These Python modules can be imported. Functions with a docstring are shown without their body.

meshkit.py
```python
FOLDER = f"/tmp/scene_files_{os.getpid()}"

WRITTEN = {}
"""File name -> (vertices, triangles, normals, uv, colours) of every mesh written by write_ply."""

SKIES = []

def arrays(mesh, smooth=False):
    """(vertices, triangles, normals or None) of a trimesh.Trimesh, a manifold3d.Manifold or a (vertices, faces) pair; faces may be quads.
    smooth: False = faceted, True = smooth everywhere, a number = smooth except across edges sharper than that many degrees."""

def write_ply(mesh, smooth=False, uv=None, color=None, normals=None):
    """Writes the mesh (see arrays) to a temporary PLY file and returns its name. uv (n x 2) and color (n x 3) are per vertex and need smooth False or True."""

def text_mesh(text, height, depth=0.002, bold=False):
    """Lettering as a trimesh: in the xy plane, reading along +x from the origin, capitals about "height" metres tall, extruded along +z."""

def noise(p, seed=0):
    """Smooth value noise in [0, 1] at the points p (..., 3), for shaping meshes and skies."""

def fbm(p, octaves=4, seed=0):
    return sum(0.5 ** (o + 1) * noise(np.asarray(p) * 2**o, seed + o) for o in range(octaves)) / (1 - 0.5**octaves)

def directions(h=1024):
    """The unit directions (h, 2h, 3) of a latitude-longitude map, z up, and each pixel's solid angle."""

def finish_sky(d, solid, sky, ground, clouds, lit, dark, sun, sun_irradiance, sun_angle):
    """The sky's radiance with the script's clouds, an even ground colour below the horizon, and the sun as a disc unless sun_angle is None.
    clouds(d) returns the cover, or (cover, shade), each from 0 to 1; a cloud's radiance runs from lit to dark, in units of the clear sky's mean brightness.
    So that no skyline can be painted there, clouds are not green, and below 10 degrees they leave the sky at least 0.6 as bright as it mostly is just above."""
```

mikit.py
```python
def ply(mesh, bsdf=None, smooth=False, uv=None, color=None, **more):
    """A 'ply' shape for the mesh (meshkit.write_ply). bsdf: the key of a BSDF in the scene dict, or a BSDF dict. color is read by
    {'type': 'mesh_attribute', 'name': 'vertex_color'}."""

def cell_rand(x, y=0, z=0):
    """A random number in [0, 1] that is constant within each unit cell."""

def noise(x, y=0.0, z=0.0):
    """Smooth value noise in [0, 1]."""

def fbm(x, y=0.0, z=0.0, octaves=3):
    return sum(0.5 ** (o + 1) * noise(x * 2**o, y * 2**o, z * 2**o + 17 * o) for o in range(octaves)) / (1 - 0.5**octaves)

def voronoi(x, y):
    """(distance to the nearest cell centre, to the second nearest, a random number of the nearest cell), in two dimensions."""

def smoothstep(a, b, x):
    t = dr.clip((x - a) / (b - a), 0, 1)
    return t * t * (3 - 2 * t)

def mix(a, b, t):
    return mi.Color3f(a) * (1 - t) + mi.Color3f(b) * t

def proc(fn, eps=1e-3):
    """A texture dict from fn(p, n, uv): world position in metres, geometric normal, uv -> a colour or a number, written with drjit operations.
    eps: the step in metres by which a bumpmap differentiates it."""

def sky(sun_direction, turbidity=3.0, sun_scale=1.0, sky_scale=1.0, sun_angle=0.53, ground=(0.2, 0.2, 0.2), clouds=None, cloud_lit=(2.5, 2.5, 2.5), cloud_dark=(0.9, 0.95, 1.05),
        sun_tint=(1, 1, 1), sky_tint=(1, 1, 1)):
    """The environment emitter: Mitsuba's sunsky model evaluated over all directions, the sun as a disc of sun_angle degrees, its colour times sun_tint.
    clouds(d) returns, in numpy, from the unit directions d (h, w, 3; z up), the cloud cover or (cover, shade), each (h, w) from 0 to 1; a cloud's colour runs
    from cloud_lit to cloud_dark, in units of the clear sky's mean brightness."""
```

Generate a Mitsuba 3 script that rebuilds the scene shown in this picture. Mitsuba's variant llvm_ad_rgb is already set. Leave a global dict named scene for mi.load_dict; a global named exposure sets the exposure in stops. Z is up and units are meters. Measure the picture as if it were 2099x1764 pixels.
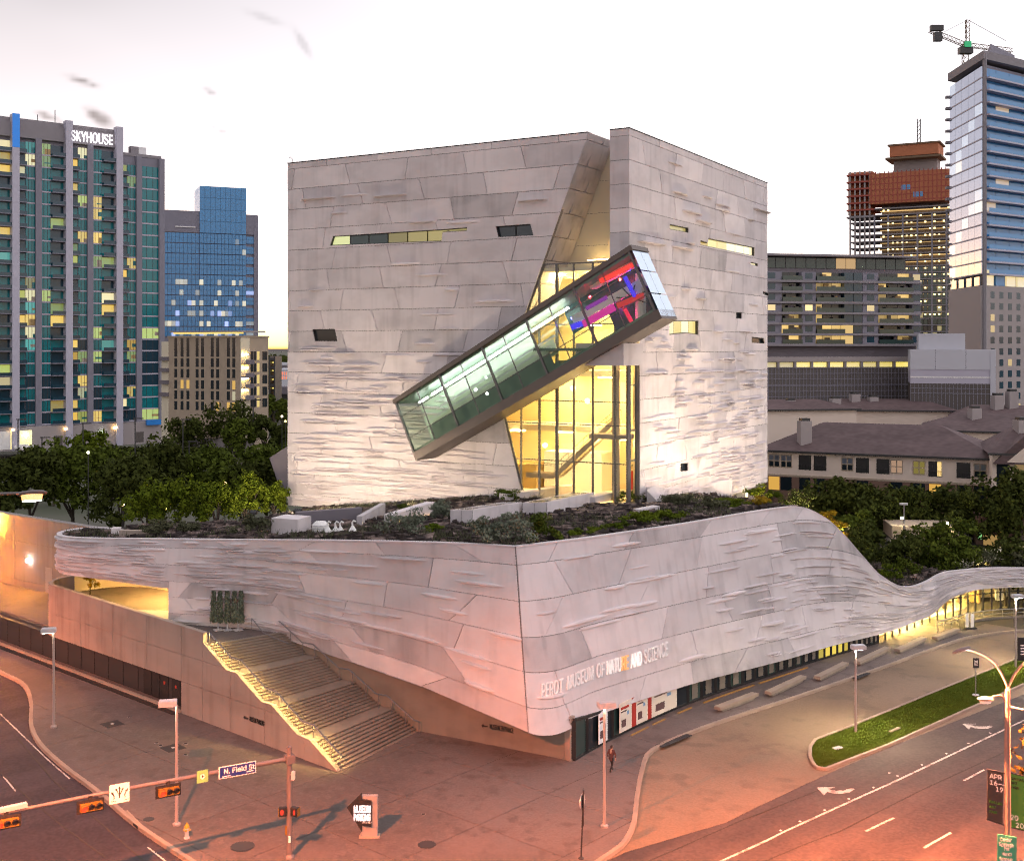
import math, random
import numpy as np, trimesh, shapely
import mitsuba as mi, drjit as dr
import mikit, meshkit
from mikit import proc, fbm, noise, mix, smoothstep, voronoi
from shapely.geometry import Polygon, LineString, Point, box as sbox
from shapely.ops import unary_union
from scipy.interpolate import PchipInterpolator, RBFInterpolator
from scipy.spatial import Delaunay

rng = np.random.default_rng(7)
random.seed(7)
T = mi.ScalarTransform4f
scene, labels = {}, {}

# ------------------------------------------------------------------ camera, sky, exposure
F, CX, HY, EYE = 2365.0, 1049.5, 712.0, 29.0          # survey picture: 2099 x 1764 px, level camera with a shifted lens
scene['camera'] = {'type': 'perspective', 'fov_axis': 'x', 'fov': math.degrees(2 * math.atan(1049.5 / F)),
    'principal_point_offset_y': (882.0 - HY) / 1764.0,
    'near_clip': 0.5, 'far_clip': 9000.0,
    'to_world': T().look_at(origin=[0, 0, EYE], target=[0, 100, EYE], up=[0, 0, 1])}

WISPS = [(170, 168, 20, 5, .45), (205, 243, 19, 13, .5), (98, 240, 20, 6, .4), (622, 92, 8, 20, .18), (430, 188, 9, 5, .3), (448, 266, 12, 3, .22), (545, 38, 26, 7, .12)]
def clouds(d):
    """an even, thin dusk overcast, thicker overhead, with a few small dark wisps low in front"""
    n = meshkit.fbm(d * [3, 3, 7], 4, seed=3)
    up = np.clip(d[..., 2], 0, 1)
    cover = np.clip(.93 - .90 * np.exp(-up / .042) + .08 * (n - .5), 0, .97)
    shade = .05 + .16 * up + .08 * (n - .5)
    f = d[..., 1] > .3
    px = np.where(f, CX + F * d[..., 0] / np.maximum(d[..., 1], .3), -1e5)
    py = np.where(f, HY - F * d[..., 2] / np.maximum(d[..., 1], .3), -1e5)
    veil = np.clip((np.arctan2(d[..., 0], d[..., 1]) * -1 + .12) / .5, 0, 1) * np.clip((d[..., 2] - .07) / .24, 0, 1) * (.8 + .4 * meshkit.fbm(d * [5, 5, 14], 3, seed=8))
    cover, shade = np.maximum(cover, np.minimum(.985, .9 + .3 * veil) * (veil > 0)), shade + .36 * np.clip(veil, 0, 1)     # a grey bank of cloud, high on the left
    shade = shade + .26 * np.clip((.35 - d[..., 0]) / 1.1, 0, 1) * np.clip((d[..., 2] - .02) / .25, 0, 1)     # unseen cloud shade added round the left, so the right tower face is brighter
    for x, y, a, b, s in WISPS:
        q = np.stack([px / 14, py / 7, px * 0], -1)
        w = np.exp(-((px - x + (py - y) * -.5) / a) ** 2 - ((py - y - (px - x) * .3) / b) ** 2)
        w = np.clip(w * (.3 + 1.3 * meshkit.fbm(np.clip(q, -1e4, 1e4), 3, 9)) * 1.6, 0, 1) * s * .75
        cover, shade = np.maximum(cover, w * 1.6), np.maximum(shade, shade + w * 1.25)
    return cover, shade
SUNDIR = [-0.42, 0.88, 0.055]
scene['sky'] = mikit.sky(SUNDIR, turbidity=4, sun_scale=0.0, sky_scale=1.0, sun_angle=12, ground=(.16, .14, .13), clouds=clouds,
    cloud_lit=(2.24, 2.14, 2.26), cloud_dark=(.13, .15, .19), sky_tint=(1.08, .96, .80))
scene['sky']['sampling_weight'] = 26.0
exposure = 4.72

# ------------------------------------------------------------------ helpers
counts = {}
def numbered(name):
    n = counts.get(name, -1) + 1
    counts[name] = n
    return name if n == 0 else f'{name}_{n:03d}'
def thing(name, label, cat, group=None, kind=None):
    k = numbered(name)
    labels[k] = {'label': label, 'category': cat}
    if group: labels[k]['group'] = group
    if kind: labels[k]['kind'] = kind
    return k
def part(parent, name, mesh, mat, smooth=False, label=None, kind=None, **more):
    k = numbered(parent + '__' + name)
    scene[k] = mikit.ply(mesh, mat, smooth, **more)
    if label or kind:
        labels[k] = {a: b for a, b in (('label', label), ('kind', kind)) if b}
    return k
def single(name, label, cat, mesh, mat, smooth=False, group=None, kind=None, **more):
    k = thing(name, label, cat, group, kind)
    scene[k] = mikit.ply(mesh, mat, smooth, **more)
    return k
def struct(name, mesh, mat, smooth=False, parent=None):
    if parent: return part(parent, name, mesh, mat, smooth)
    k = numbered(name)
    scene[k] = mikit.ply(mesh, mat, smooth)
    labels[k] = {'kind': 'structure'}
    return k
def light(rgb, s=1.0, w=0.0):
    return {'type': 'area', 'radiance': {'type': 'rgb', 'value': [float(c) * s for c in rgb]}, 'sampling_weight': float(w)}

BOXF = np.array([[0, 3, 2, 1], [4, 5, 6, 7], [0, 1, 5, 4], [1, 2, 6, 5], [2, 3, 7, 6], [3, 0, 4, 7]])
def cat(ms):
    vs, fs, n = [], [], 0
    for m in ms:
        if hasattr(m, 'vertices'): v, f = np.asarray(m.vertices), np.asarray(m.faces)
        else: v, f = np.asarray(m[0], float), np.asarray(m[1], int)
        if f.shape[1] == 4: f = np.vstack([f[:, [0, 1, 2]], f[:, [0, 2, 3]]])
        vs.append(v); fs.append(f + n); n += len(v)
    return np.vstack(vs), np.vstack(fs)
def hexa(b, t):
    return np.vstack([b, t]), BOXF
def box(c, s, rot=0.0):
    """centre, size, turn about z (degrees)"""
    x, y, z = np.asarray(s, float) / 2
    q = np.array([[-x, -y], [x, -y], [x, y], [-x, y]])
    a = math.radians(rot); R = np.array([[math.cos(a), math.sin(a)], [-math.sin(a), math.cos(a)]])
    q = q @ R
    v = np.vstack([np.c_[q, [-z] * 4], np.c_[q, [z] * 4]]) + np.asarray(c, float)
    return v, BOXF
def bar(a, b, w, h=None, up=(0, 0, 1)):
    a, b = np.asarray(a, float), np.asarray(b, float); h = h or w
    d = (b - a) / np.linalg.norm(b - a)
    s = np.cross(d, up)
    if np.linalg.norm(s) < 1e-3: s = np.cross(d, (1, 0, 0))
    s /= np.linalg.norm(s); t = np.cross(d, s)
    q = [-s * w / 2 - t * h / 2, s * w / 2 - t * h / 2, s * w / 2 + t * h / 2, -s * w / 2 + t * h / 2]
    return np.array([a + p for p in q] + [b + p for p in q]), BOXF
def pipe(pts, r, n=8, caps=True):
    pts = np.asarray(pts, float); r = np.broadcast_to(np.asarray(r, float), len(pts))
    d = np.gradient(pts, axis=0); d /= np.linalg.norm(d, axis=1, keepdims=True)
    ref = np.array([0, 0, 1.0]) if abs(d[:, 2]).max() < .9 else np.array([1.0, .3, 0])
    V = []
    for p, q, rr in zip(pts, d, r):
        s = np.cross(q, ref); s /= np.linalg.norm(s) + 1e-12; t = np.cross(s, q)
        a = np.arange(n) * 2 * np.pi / n
        V.append(p + rr * (np.cos(a)[:, None] * s + np.sin(a)[:, None] * t))
    V = np.vstack(V); m = len(pts)
    f = [[i * n + j, i * n + (j + 1) % n, (i + 1) * n + (j + 1) % n, (i + 1) * n + j] for i in range(m - 1) for j in range(n)]
    f = np.array(f); f = np.vstack([f[:, [0, 2, 1]], f[:, [0, 3, 2]]])
    if caps:
        V = np.vstack([V, pts[:1], pts[-1:]]); c0, c1 = m * n, m * n + 1
        f = np.vstack([f, [[c0, j, (j + 1) % n] for j in range(n)], [[c1, (m - 1) * n + (j + 1) % n, (m - 1) * n + j] for j in range(n)]])
    return V, f
def lathe(prof, n=16, at_=(0, 0, 0)):
    prof = np.asarray(prof, float); a = np.arange(n) * 2 * np.pi / n
    V = np.vstack([np.c_[p[0] * np.cos(a), p[0] * np.sin(a), np.full(n, p[1])] for p in prof]) + np.asarray(at_, float)
    f = [[i * n + j, i * n + (j + 1) % n, (i + 1) * n + (j + 1) % n, (i + 1) * n + j] for i in range(len(prof) - 1) for j in range(n)]
    return V, np.array(f)
def disc_prism(c, r, h, n=20, sx=1.0, rot=0.0):
    return lathe([[1e-4, h], [r, h], [r, 0]][::-1], n, c)

def ray(px, py): return np.array([(px - CX) / F, 1.0, -(py - HY) / F])
def at(px, py, Y): return np.array([0, 0, EYE]) + ray(px, py) * Y
S0, SD = np.array([3.0, 80.7]), np.array([.70, .714])
def zg(x, y):
    """the ground: level by the stairs, falling along the street on the right"""
    s = (np.asarray(x, float) - S0[0]) * SD[0] + (np.asarray(y, float) - S0[1]) * SD[1]
    s = np.where(s > 0, s * s / (s + 2.0), 0.0)
    return -.043 * np.minimum(s, 82.0)
def ground(px, py, dz=0.0):
    z = 0.0
    for _ in range(40):
        Y = (EYE - z - dz) * F / (py - HY); X = (px - CX) / F * Y
        z = .5 * z + .5 * float(zg(X, Y))
    return np.array([X, Y, z + dz])
def onplane(px, py, P, n):
    r, o = ray(px, py), np.array([0, 0, EYE])
    return o + r * (np.dot(np.asarray(P) - o, n) / np.dot(r, n))
def unit(v): v = np.asarray(v, float); return v / np.linalg.norm(v)
def tri(poly):
    v, f = trimesh.creation.triangulate_polygon(poly, engine='earcut')
    return np.asarray(v), np.asarray(f)
def polys(g): return [p for p in getattr(g, 'geoms', [g]) if p.geom_type == 'Polygon' and p.area > 1e-3]

class Face:
    """an upright wall plane: u along it, v = height z, d outwards"""
    def __init__(s, O, ex, n):
        s.O, s.ex, s.n = np.array([O[0], O[1], 0.0]), unit([*ex[:2], 0]), unit([*n[:2], 0])
        s.flip = np.dot(np.cross(s.ex, [0, 0, 1]), s.n) < 0
    def pt(s, u, v, d=0.0): return s.O + s.ex * u + s.n * d + np.array([0, 0, v])
    def uv(s, px, py, d=0.0):
        p = onplane(px, py, s.O + s.n * d, s.n)
        return float(np.dot(p - s.O, s.ex)), float(p[2])
    def map(s, uv, d):
        uv = np.asarray(uv, float)
        return s.O + uv[:, :1] * s.ex + np.broadcast_to(np.asarray(d, float).reshape(-1, 1), (len(uv), 1)) * s.n + uv[:, 1:2] * [0, 0, 1.0]
    def slab(s, poly, d0, d1):
        """a (possibly pierced) polygon in (u, v) as a slab from depth d0 to d1"""
        out = []
        for p in polys(poly):
            m = trimesh.creation.extrude_polygon(p, d1 - d0, engine='earcut')
            v = np.asarray(m.vertices); f = np.asarray(m.faces)
            out.append((s.map(v[:, :2], v[:, 2] + d0), f[:, ::-1] if s.flip else f))
        return cat(out)
    def box(s, u0, u1, v0, v1, d0, d1):
        q = [(u0, v0), (u1, v0), (u1, v1), (u0, v1)]
        if s.flip: q = q[::-1]
        return hexa(s.map(q, d0), s.map(q, d1))
    def ledge(s, u0, u1, v, h, d, tip=.25):
        """a thin projecting shelf that tapers into the wall at its ends"""
        t = (u1 - u0) * tip
        b = [(u0, v), (u1, v), (u1, v + h), (u0, v + h)]; e = [(u0 + t, v + h * .3), (u1 - t, v + h * .3), (u1 - t, v + h * .7), (u0 + t, v + h * .7)]
        if s.flip: b, e = b[::-1], e[::-1]
        return hexa(s.map(b, -.02), s.map(e, d))

def drape(poly, dz, thick=0.0, step=4.0):
    """a ground sheet (or slab of that thickness above the ground) over a plan polygon, following the slope"""
    out = []
    for p in polys(poly):
        x0, y0, x1, y1 = p.bounds
        cells = [p]
        if max(x1 - x0, y1 - y0) > step * 1.5:
            xs, ys = np.arange(x0, x1, step), np.arange(y0, y1, step)
            pp = shapely.prepared.prep(p); cells = []
            for x in xs:
                for y in ys:
                    b = sbox(x, y, x + step, y + step)
                    if pp.contains(b): cells.append(b)
                    elif pp.intersects(b): cells += polys(p.intersection(b))
        for c in cells:
            v, f = tri(c)
            a = np.cross(np.r_[v[f[0][1]] - v[f[0][0]], 0], np.r_[v[f[0][2]] - v[f[0][0]], 0])[2]
            if a < 0: f = f[:, ::-1]
            out.append((np.c_[v, zg(v[:, 0], v[:, 1]) + dz + thick], f))
        if thick > 0:
            for ringc in [p.exterior, *p.interiors]:
                q = np.array(ringc.coords)
                q = np.vstack([np.linspace(q[i], q[i + 1], max(2, int(np.hypot(*(q[i + 1] - q[i])) / 3)))[:-1] for i in range(len(q) - 1)])
                if not ringc.is_ccw: q = q[::-1]
                if ringc is not p.exterior: q = q[::-1]
                n = len(q); z = zg(q[:, 0], q[:, 1]) + dz
                V = np.vstack([np.c_[q, z - .3], np.c_[q, z + thick]])
                out.append((V, np.array([[i, (i + 1) % n, n + (i + 1) % n, n + i] for i in range(n)])))
    return cat(out)
def gpoly(pts, **k): return Polygon([ground(*p, **k)[:2] for p in pts]).buffer(0)
def smoothline(pts, n=60):
    p = np.asarray(pts, float); t = np.r_[0, np.cumsum(np.hypot(*np.diff(p, axis=0).T))]
    q = np.linspace(0, t[-1], n)
    return np.c_[PchipInterpolator(t, p[:, 0])(q), PchipInterpolator(t, p[:, 1])(q)]
def grid_mesh(P, closed=False):
    """P (m, n, 3) -> mesh"""
    m, n = P.shape[:2]
    i, j = np.meshgrid(np.arange(m - 1), np.arange(n - 1), indexing='ij')
    a = (i * n + j).ravel()
    return P.reshape(-1, 3), np.stack([a, a + 1, a + n + 1, a + n], 1)
def flip(m): return m[0], np.asarray(m[1])[:, ::-1]

# ------------------------------------------------------------------ materials
def mat(name, d, two=True):
    scene[name] = {'type': 'twosided', 'bsdf': d} if two else d
    return name
def rgb(*c): return {'type': 'rgb', 'value': list(c)}
def paint(name, c, rough=.5, metal=0.0, spec=.5):
    return mat(name, {'type': 'principled', 'base_color': rgb(*c), 'roughness': rough, 'metallic': metal, 'specular': spec})
def ptex(name, fn, rough=.8, metal=0.0, spec=.3, bump=None, eps=1e-2):
    d = {'type': 'principled', 'base_color': proc(fn), 'roughness': rough, 'metallic': metal, 'specular': spec}
    if bump is not None: d = {'type': 'bumpmap', 'arbitrary': proc(bump, eps), 'bsdf': d, 'scale': 1.0}
    return mat(name, d)
def concrete(base, dark, streak=.5, sc=1.0):
    def fn(p, n, uv):
        h = p.x * .7 + p.y * .7; g = p.x * .7 - p.y * .7
        a = fbm(h * .35 * sc, g * .35 * sc, p.z * .5 * sc, 4)
        st = fbm(h * 1.6, g * 1.6, p.z * .13, 3)
        gr = noise(p.x * 14, p.y * 14, p.z * 14)
        t = smoothstep(.35, .75, a) * .55 + smoothstep(.45, .8, st) * streak + (gr - .5) * .18
        return mix(base, dark, dr.clip(t, 0, 1))
    return fn
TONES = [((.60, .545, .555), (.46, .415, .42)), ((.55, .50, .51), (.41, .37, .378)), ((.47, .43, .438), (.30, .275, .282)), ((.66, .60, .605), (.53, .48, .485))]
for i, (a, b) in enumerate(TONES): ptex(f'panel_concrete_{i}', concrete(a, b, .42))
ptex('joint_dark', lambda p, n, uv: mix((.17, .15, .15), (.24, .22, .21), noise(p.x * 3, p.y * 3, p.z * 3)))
ptex('wall_concrete', concrete((.33, .265, .225), (.23, .18, .15), .55, .8))
ptex('stair_concrete', concrete((.22, .185, .155), (.14, .115, .095), .2, 1.5))
ptex('tan_block', concrete((.43, .36, .30), (.33, .27, .22), .2))
def paving(p, n, uv):
    a = fbm(p.x * .10, p.y * .10, 0.0, 4); b = fbm(p.x * .9 + 7, p.y * .9, 0.0, 3); g = noise(p.x * 9, p.y * 9, 3.0)
    c = mix((.100, .080, .074), (.138, .110, .102), smoothstep(.3, .7, a))
    c = mix(c, (.07, .055, .05), smoothstep(.55, .8, b) * .45)
    s1 = fbm(p.x * 2.7, p.y * 2.7, 9.0, 3)
    c = mix(c, (.155, .125, .117), smoothstep(.62, .75, s1) * .22)
    return c * (.91 + .18 * g)
ptex('plaza_concrete', paving)
def drivec(p, n, uv):
    a = fbm(p.x * .08, p.y * .08 + 9, 0.0, 4); b = fbm(p.x * .7 + 7, p.y * .7, 4.0, 3)
    c = mix((.165, .116, .080), (.21, .152, .108), smoothstep(.3, .7, a))
    return mix(c, (.085, .07, .055), smoothstep(.55, .8, b) * .35) * (.92 + .16 * noise(p.x * 9, p.y * 9, 1.0))
ptex('drive_concrete', drivec)
def asph(a, b):
    def fn(p, n, uv):
        s = p.x * .70 + p.y * .714; t = p.x * .714 - p.y * .70
        m = fbm(s * .03, t * .55, 0.0, 3); g = noise(p.x * 7, p.y * 7, 0.0)
        w = fbm(p.x * .35, p.y * .35, 5.0, 3)
        return mix(a, b, dr.clip(smoothstep(.3, .7, m) * .7 + (w - .5) * .8, 0, 1)) * (.84 + .32 * g)
    return fn
ptex('asphalt_right', asph((.052, .042, .042), (.088, .068, .062)))
ptex('asphalt_left', asph((.036, .029, .036), (.055, .044, .052)))
ptex('kerb_concrete', lambda p, n, uv: mix((.33, .26, .21), (.22, .17, .135), fbm(p.x * .8, p.y * .8, p.z, 3)))
def wornline(p, n, uv):
    return mix((.48, .43, .40), (.22, .18, .165), smoothstep(.5, .72, fbm(p.x * 2.2, p.y * 2.2, 0.0, 3)))
ptex('road_paint', wornline)
ptex('grass_green', lambda p, n, uv: mix((.028, .043, .004), (.050, .068, .008), fbm(p.x * .9, p.y * .9, 0.0, 3)) * (.85 + .3 * noise(p.x * 14, p.y * 14, 0.0)), 1.0, 0.0, .02)
ptex('far_ground', lambda p, n, uv: mix((.05, .06, .035), (.11, .10, .085), fbm(p.x * .03, p.y * .03, 0.0, 3)))
def slate(p, n, uv):
    r = noise(p.x * 1.3, p.y * 1.3, p.z * 3.0)
    return mix((.030, .021, .020), (.24, .175, .155), smoothstep(.42, .98, r)) * (.75 + .5 * noise(p.x * 9, p.y * 9, 1.0))
ptex('slate_stone', slate)
paint('joint_soil', (.045, .038, .033), .95)
paint('roof_soil', (.018, .014, .012), .95)
paint('dark_steel', (.045, .043, .045), .45, .3)
paint('black_paint', (.018, .017, .018), .4)
paint('grey_metal', (.33, .32, .33), .35, .6)
paint('pole_paint', (.31, .27, .26), .45, .2)
paint('mast_paint', (.15, .125, .125), .45, .2)
paint('steel_rail', (.20, .19, .20), .35, .6)
paint('white_paint', (.74, .72, .70), .5)
paint('cream', (.62, .55, .42), .7)
paint('warm_wall', (.74, .62, .38), .8)
paint('warm_wood', (.42, .28, .12), .6)
paint('tube_wall', (.50, .58, .50), .7)
paint('tube_teal', (.012, .055, .058), .4)
paint('tube_balustrade', (.50, .54, .44), .4)
paint('tube_floor', (.14, .18, .155), .4)
paint('tube_frame', (.13, .12, .12), .4, .4)
paint('tube_soffit', (.12, .095, .085), .5, .3)
paint('red_paint', (.40, .03, .02), .5)
paint('signal_yellow', (.17, .085, .008), .5)
paint('green_sign', (.02, .22, .14), .5)
paint('blue_sign', (.008, .022, .14), .5)
paint('lime_sign', (.20, .40, .13), .5)
paint('banner_green', (.035, .15, .015), .6)
paint('banner_black', (.022, .018, .018), .6)
paint('hydrant_yellow', (.40, .25, .015), .4)
paint('pale_metal', (.55, .54, .56), .35, .4)
paint('rust_red', (.33, .075, .055), .8)
paint('slab_grey', (.23, .21, .23), .8)
paint('mauve_wall', (.155, .135, .155), .8)
paint('glass_teal', (.008, .165, .19), .12)
paint('glass_dark', (.012, .018, .024), .10)
paint('glass_slate', (.014, .045, .07), .10)
paint('glass_blue_reflect', (.045, .215, .46), .12)  # blue of the reflected sky is put into this base colour
paint('glass_deepblue', (.06, .225, .47), .10)
paint('glass_sky', (.36, .41, .52), .12, .75)
paint('glass_green', (.03, .055, .05), .10)
mat('glass_clear', {'type': 'thindielectric', 'specular_transmittance': rgb(.92, .94, .88), 'specular_reflectance': rgb(.4, .4, .4)}, False)
mat('glass_tint', {'type': 'thindielectric', 'specular_transmittance': rgb(.80, .90, .82), 'specular_reflectance': rgb(.32, .36, .36)}, False)
mat('end_glass', {'type': 'principled', 'base_color': rgb(.55, .66, .78), 'metallic': .8, 'roughness': .15})
def leafmat(name, a, b, tr=.35):
    return mat(name, {'type': 'principled', 'base_color': proc(lambda p, n, uv: mix(a, b, noise(p.x * 1.1, p.y * 1.1, p.z * 1.1)) * (.7 + .6 * noise(p.x * 6, p.y * 6, p.z * 6))), 'roughness': .8, 'specular': .04})
leafmat('leaf_dark', (.024, .032, .008), (.064, .076, .016))
leafmat('leaf_mid', (.036, .052, .008), (.088, .112, .016))
leafmat('leaf_bright', (.048, .074, .006), (.12, .148, .013))
leafmat('leaf_olive', (.045, .050, .028), (.11, .11, .065))
leafmat('leaf_sage', (.085, .10, .072), (.17, .19, .14))
leafmat('leaf_gold', (.20, .13, .008), (.34, .22, .02))
paint('bark', (.06, .045, .035), .9)

# ------------------------------------------------------------------ the setting: ground, streets, plaza, drive, grass island
gx = np.unique(np.r_[np.linspace(-6000, -300, 12), np.linspace(-300, 300, 61), np.linspace(300, 6000, 12)])
gy = np.unique(np.r_[np.linspace(-400, -20, 8), np.linspace(-20, 320, 40), np.linspace(320, 9000, 14)])
GX, GY = np.meshgrid(gx, gy, indexing='ij')
struct('ground', flip(grid_mesh(np.stack([GX, GY, zg(GX, GY) - .32], -1))), 'far_ground')

KERB_L = [(-700, 1180), (-300, 1262), (-60, 1345), (0, 1379), (44, 1402), (60, 1437), (61, 1490), (76, 1522), (117, 1563), (204, 1630), (280, 1694), (365, 1752), (440, 1800)]
KERB_R = [(1180, 1800), (1236, 1764), (1283, 1729), (1303, 1688), (1309, 1638), (1321, 1574), (1330, 1548), (1359, 1528), (1414, 1504), (1662, 1420), (1823, 1364), (1930, 1325), (2001, 1304), (2099, 1293), (2400, 1283)]
G = lambda pts: np.array([ground(*p)[:2] for p in pts])
kl, kr = smoothline(G(KERB_L), 90), smoothline(G(KERB_R), 90)
bottom = np.array([[-18.5, 58.5], [-12, 55], [-2, 56.5]])
back = np.array([[110, 165], [60, 178], [40, 160], [-30, 150], [-46, 120], [-115, 160]])
plaza = Polygon(np.vstack([kl, bottom, kr, back])).buffer(0)
e1, e2 = np.array([-.747, .664]), np.array([.664, .747])
frame = lambda i, j: np.array([-11.9, 78.6]) + e1 * i + e2 * j
struct('plaza', drape(plaza, 0, .10), 'joint_soil')
for i in range(-9, 11):
    for j in range(-5, 14):
        a, s, g = 6.6, 6.6, .022
        c = Polygon([frame(a * i + g, s * j + g), frame(a * (i + 1) - g, s * j + g), frame(a * (i + 1) - g, s * (j + 1) - g), frame(a * i + g, s * (j + 1) - g)])
        m = c.centroid
        if m.y > 132 or abs(m.x) > .5 * m.y + 8: continue
        c = c.intersection(plaza.buffer(-.24))
        if not c.is_empty and c.area > .2: struct('paving_slab', drape(c, .10, .022, 2.3 if c.centroid.x > -3 and c.centroid.y < 96 else 7.0), 'plaza_concrete', parent='plaza')
for k in (kl, kr):
    lim = [p for p in k]
    line = LineString(lim)
    band = line.buffer(.26, cap_style=2).intersection(plaza.buffer(.02))
    struct('kerb', drape(band, -.02, .165, 3.0), 'kerb_concrete')

EDGE_R = [(700, 1910), (1000, 1850), (1236, 1764), (1283, 1742), (1487, 1682), (1574, 1631), (1662, 1599), (1706, 1578), (1823, 1528), (2099, 1404), (2400, 1300)]
er = G(EDGE_R)
off = np.array([.714, -.70])
struct('road', drape(Polygon(np.vstack([er, er[::-1] + off * 34])).buffer(0).union(Polygon([(-30, 48), (-6, 60), (24, 66), (40, 20), (-10, 20)])), -.10, 0, 6.0), 'asphalt_right')
struct('road', drape(Polygon(np.vstack([kl, [[-14, 30], [-60, 40], [-140, 120]]])).buffer(0).difference(Polygon([(-17, 50), (-6, 60), (24, 66), (40, 20), (-10, 20), (-14, 30)])), -.11, 0, 6.0), 'asphalt_left')
ISLAND = [(1658, 1530), (1657, 1548), (1661, 1560), (1667, 1569), (1674, 1574), (1695, 1577), (1823, 1528), (2099, 1404), (2500, 1250), (2500, 1215), (2099, 1343), (1920, 1415), (1745, 1487), (1668, 1516)]
island = gpoly(ISLAND)
drive = Polygon(np.vstack([kr[2:], G([(2400, 1300)]), er[8::-1][:7], ])).buffer(0).union(gpoly([(1283, 1742), (1487, 1682), (1706, 1578), (1823, 1528), (2099, 1404), (2400, 1290), (2400, 1283), (2099, 1293), (1823, 1364), (1414, 1504), (1330, 1548)]))
drive = drive.difference(plaza).buffer(0)
struct('driveway', drape(drive, -.095, .015), 'drive_concrete')
struct('kerb', drape(island.difference(island.buffer(-.22)), -.08, .20, 3.0), 'kerb_concrete')
struct('lawn', drape(island.buffer(-.22), -.08, .14), 'joint_dark')
# the blades of the lawn
pts = []
ib = shapely.prepared.prep(island.buffer(-.3)); x0, y0, x1, y1 = island.bounds
while len(pts) < 14000:
    q = rng.uniform([x0, y0], [min(x1, 62), min(y1, 132)], (20000, 2))
    q = q[shapely.contains_xy(island.buffer(-.3), q[:, 0], q[:, 1])]
    pts += q.tolist()
def blades(q, z, h, w):
    q = np.asarray(q); n = len(q); a = rng.uniform(0, 2 * np.pi, n); hh = h * rng.uniform(.5, 1.3, n)
    d = np.c_[np.cos(a), np.sin(a)] * w; lean = rng.normal(0, .35, (n, 2)) * hh[:, None]
    zb = zg(q[:, 0], q[:, 1]) + z
    V = np.stack([np.c_[q - d, zb], np.c_[q + d, zb], np.c_[q + lean, zb + hh]], 1).reshape(-1, 3)
    return V, np.arange(3 * n).reshape(-1, 3)
k = single('lawn_grass', 'short mown grass covering the kerbed island beside the road', 'grass', blades(pts, .07, .05, .06), 'grass_green', kind='stuff')
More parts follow.
